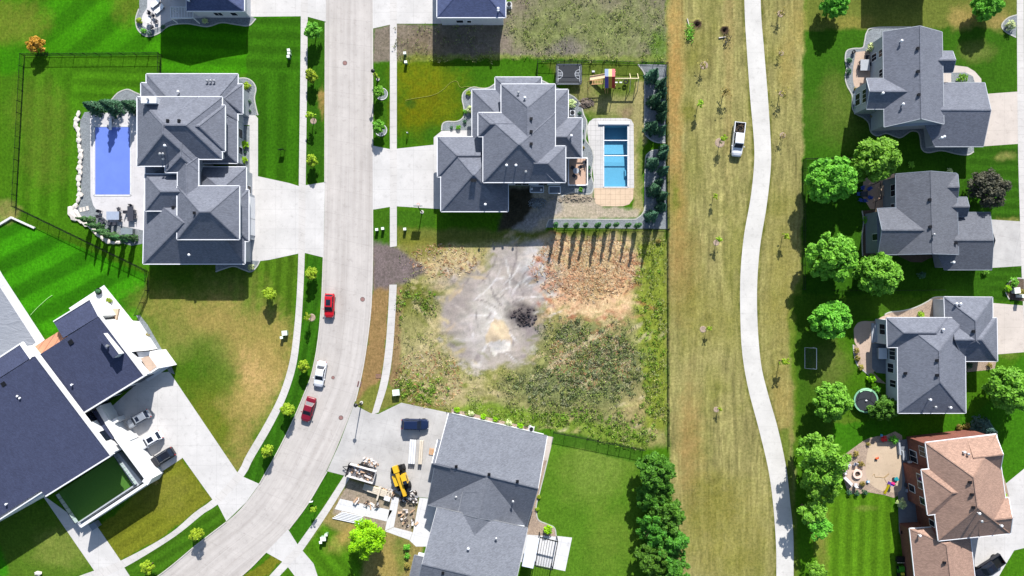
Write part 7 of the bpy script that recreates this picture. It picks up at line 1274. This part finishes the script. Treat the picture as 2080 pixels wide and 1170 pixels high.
          ('dry', 1765, 903, .6, "small dry plant nearest the court's upper left"), ('dry', 1740, 922, .9, "dry ornamental grass above the white chairs, right"), ('dry', 1728, 927, .8, "dry ornamental grass above the white chairs, left"), ('green', 1816, 893, 1.3, "green shrub right of the red toy table"), ('dry', 1750, 943, .9, "dry grass clump right of the white chairs, upper"), ('dry', 1753, 983, .9, "dry grass clump right of the fire pit, lower"), ('deep', 1726, 1000, .8, "dark plant at the patio's lower edge, left"), ('deep', 1742, 1002, .8, "dark plant at the patio's lower edge, middle"), ('deep', 1758, 1000, .8, "dark plant at the patio's lower edge, right"), ('pale', 1830, 1022, 1.6, "pale leafy bush at the brick house's grey paving"), ('dry', 1950, 868, 1.0, "dry ornamental grass left of the blue spruce"), ('dry', 1965, 866, 1.0, "dry ornamental grass touching the blue spruce"), ('young', 2040, 1008, 1.0, "yellowish shrub at the brick house's front corner"), ('dry', 1338, 490, .8, "weed clump beside the fence corner"), ('young', 282, 42, .9, "pale grass clump at the round ended patio"), ('green', 290, 62, .8, "green shrub at the tip of the top left bed"), ('blue', 302, 67, .8, "grey green shrub at the bottom of the top left bed"), ('deep', 330, 54, .7, "dark shrub along the round ended patio"), ('pale', 416, 42, .9, "pale shrub below the top left house wall"), ('young', 220, 610, .9, "pale round shrub on the modern house's patio"), ('dry', 296, 682, 1.0, "tan ornamental grass by the modern house's porch"), ('dry', 315, 980, .9, "tan grass clump at the end of the white court wall")): shrub(*a)
# wild growth on the vacant lot and the bare soil plot (uncountable)
def scatter(name, label, n, dens, size, seed, cfun, flatness, hmax, mat, per=3):
    r = np.random.default_rng(seed); px, py = r.uniform(800, 1360, n * 4), np.concatenate([r.uniform(478, 910, n * 3), r.uniform(-60, 128, n)]); ix, iy = np.searchsorted(gx, px) - 1, np.searchsorted(gy, py) - 1
    d = dens(px, py, ix, iy); k = r.random(len(px)) < d; px, py, ix, iy = px[k][:n], py[k][:n], ix[k][:n], iy[k][:n]; c = cfun(px, py, ix, iy, r)
    base = np.stack([(px - CX) * S, (CY - py) * S, gz[iy, ix] + .02], 1); pts = np.repeat(base, per, 0) + r.normal(size=(len(base) * per, 3)) * np.array([.16, .16, 0]); pts[:, 2] += r.uniform(0, hmax, len(pts)); cc = np.repeat(c, per, 0) * r.uniform(.7, 1.3, (len(pts), 1))
    nn = np.tile([0, 0, 1.0], (len(pts), 1)); v, f = leaves(pts, nn, size, seed + 1, .35, flatness); me = bulk_mesh(name, v, f, np.repeat(cc, 4, 0), False); me.materials.append(mat); o = D.objects.new(name, me); COL.objects.link(o); tag(o, label, kind='stuff')
m, t_, b = newmat("wild_plants"); at = N(t_, "ShaderNodeAttribute", attribute_name="Col"); t_.links.new(at.outputs[0], b.inputs["Base Color"]); b.inputs["Roughness"].default_value = .8; b.inputs["Specular IOR Level"].default_value = .1
tr = N(t_, "ShaderNodeBsdfTranslucent"); t_.links.new(at.outputs[0], tr.inputs[0]); mx = N(t_, "ShaderNodeMixShader"); mx.inputs[0].default_value = .25; t_.links.new(b.outputs[0], mx.inputs[1]); t_.links.new(tr.outputs[0], mx.inputs[2]); t_.links.new(mx.outputs[0], t_.nodes["Material Output"].inputs[0])
clump = fbm(GX, GY, 15, 3, 71)
def wd(px, py, ix, iy): return np.clip(rough[iy, ix] - .35, 0, 1) * np.clip(.25 + 1.7 * clump[iy, ix], .02, 1)
def wc(px, py, ix, iy, r):
    g = np.array([A((160, 192, 74)), A((184, 204, 104)), A((180, 184, 140)), A((226, 212, 164)), A((118, 142, 66))]); k = r.choice(5, len(px), p=[.3, .24, .22, .12, .12]); return .45 * col[iy, ix] + .6 * g[k]
scatter('weeds', "tangle of knee high weeds on the vacant lot", 17000, wd, .17, 301, wc, .7, .55, m)
def scrub(name, label, n, per, dens, seed, cols, rad, hh, size):
    r = np.random.default_rng(seed); px, py = r.uniform(800, 1360, n * 6), r.uniform(478, 912, n * 6); k = r.random(len(px)) < dens(px, py); px, py = px[k][:n], py[k][:n]; ix, iy = np.searchsorted(gx, px) - 1, np.searchsorted(gy, py) - 1
    R_ = rad * r.uniform(.5, 1.3, len(px)); base = np.stack([(px - CX) * S, (CY - py) * S, gz[iy, ix]], 1); c = np.array([A(q) for q in cols])[r.integers(0, len(cols), len(px))] * r.uniform(.75, 1.25, (len(px), 1))
    d = r.normal(size=(len(px) * per, 3)); d[:, 2] = np.abs(d[:, 2]); d /= np.linalg.norm(d, axis=1, keepdims=True); RR = np.repeat(R_, per)[:, None]; pts = np.repeat(base, per, 0) + d * RR * np.array([1, 1, hh]) * r.uniform(.4, 1.05, (len(d), 1))
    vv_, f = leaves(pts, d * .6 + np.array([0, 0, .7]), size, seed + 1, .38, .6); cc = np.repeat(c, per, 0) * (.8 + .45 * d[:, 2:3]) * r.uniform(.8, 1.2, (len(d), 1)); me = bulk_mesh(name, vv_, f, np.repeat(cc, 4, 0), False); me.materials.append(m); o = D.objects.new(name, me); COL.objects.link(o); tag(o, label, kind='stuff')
e_ = lambda px, py, cx, cy, rx, ry: np.clip(1.3 - np.hypot((px - cx) / rx, (py - cy) / ry), 0, 1)
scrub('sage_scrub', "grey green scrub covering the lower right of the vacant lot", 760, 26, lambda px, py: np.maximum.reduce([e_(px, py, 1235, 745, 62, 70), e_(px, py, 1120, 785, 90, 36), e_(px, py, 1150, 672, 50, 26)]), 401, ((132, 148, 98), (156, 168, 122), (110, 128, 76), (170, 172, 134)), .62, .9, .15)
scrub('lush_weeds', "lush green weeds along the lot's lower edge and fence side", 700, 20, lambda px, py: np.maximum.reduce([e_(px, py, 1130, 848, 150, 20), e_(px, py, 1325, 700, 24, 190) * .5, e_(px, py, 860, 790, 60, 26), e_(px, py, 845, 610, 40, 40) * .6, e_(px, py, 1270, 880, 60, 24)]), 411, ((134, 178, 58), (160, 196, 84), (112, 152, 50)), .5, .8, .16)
def sd_(px, py, ix, iy): return np.clip(1 - np.hypot((px - 1190) / 120, (py - 545) / 75) ** 3, 0, 1) * .8 + .35 * (np.hypot((px - 1200) / 90, (py - 730) / 60) < 1) + .25 * (np.hypot((px - 870) / 70, (py - 770) / 60) < 1) + .3 * (np.hypot((px - 900) / 70, (py - 530) / 35) < 1)
def scf(px, py, ix, iy, r): g = np.array([A((246, 216, 170)), A((232, 172, 128)), A((250, 230, 196)), A((176, 128, 84))]); return .4 * col[iy, ix] + .62 * g[r.choice(4, len(px), p=[.4, .25, .2, .15])]
scatter('dead_straw', "flattened tan straw and dead stalks on the vacant lot", 9000, sd_, .26, 311, scf, .16, .05, m, 2)
def clods(label, cx, cy, rx, ry, n, s0, s1, mat, seed, zf=0.0):
    rr = random.Random(seed); mb = MB()
    for k in range(n):
        a, q = rr.uniform(0, 6.28), rr.random() ** .7; x, y = cx + rx * q * math.cos(a), cy + ry * q * math.sin(a); p = P(x, y); i_, j_ = np.searchsorted(gy, y), np.searchsorted(gx, x); s_ = rr.uniform(s0, s1); rock(mb, (p.x, p.y, gz[i_, j_] + zf * (1 - q)), (s_, s_, s_ * .7), k)
    o = mb.build('soil_clods', mat); tag(o, label, kind='stuff')
dsoil = plain("dark_soil", (58, 52, 54), .95, .3, 4.0); clods("dark broken earth clods heaped in the vacant lot", 1066, 644, 27, 19, 90, .10, .34, dsoil, 1); clods("grey broken soil in front of the raised deck", 1165, 404, 44, 7, 110, .08, .26, plain("grey_soil", (128, 118, 104), .95, .25, 4.0), 2); clods("pile of grey gravel in the shade of the central house", 1092, 413, 20, 11, 260, .06, .16, M['gravel'], 3, .8); clods("dark compost heap between the house and the play set", 1190, 210, 16, 10, 120, .1, .26, plain("compost", (96, 86, 78), .95, .3, 4.0), 4, .35)
for t, used in TREES.values():
    if not used:
        for ch in list(t.children): D.objects.remove(ch)
        D.objects.remove(t)
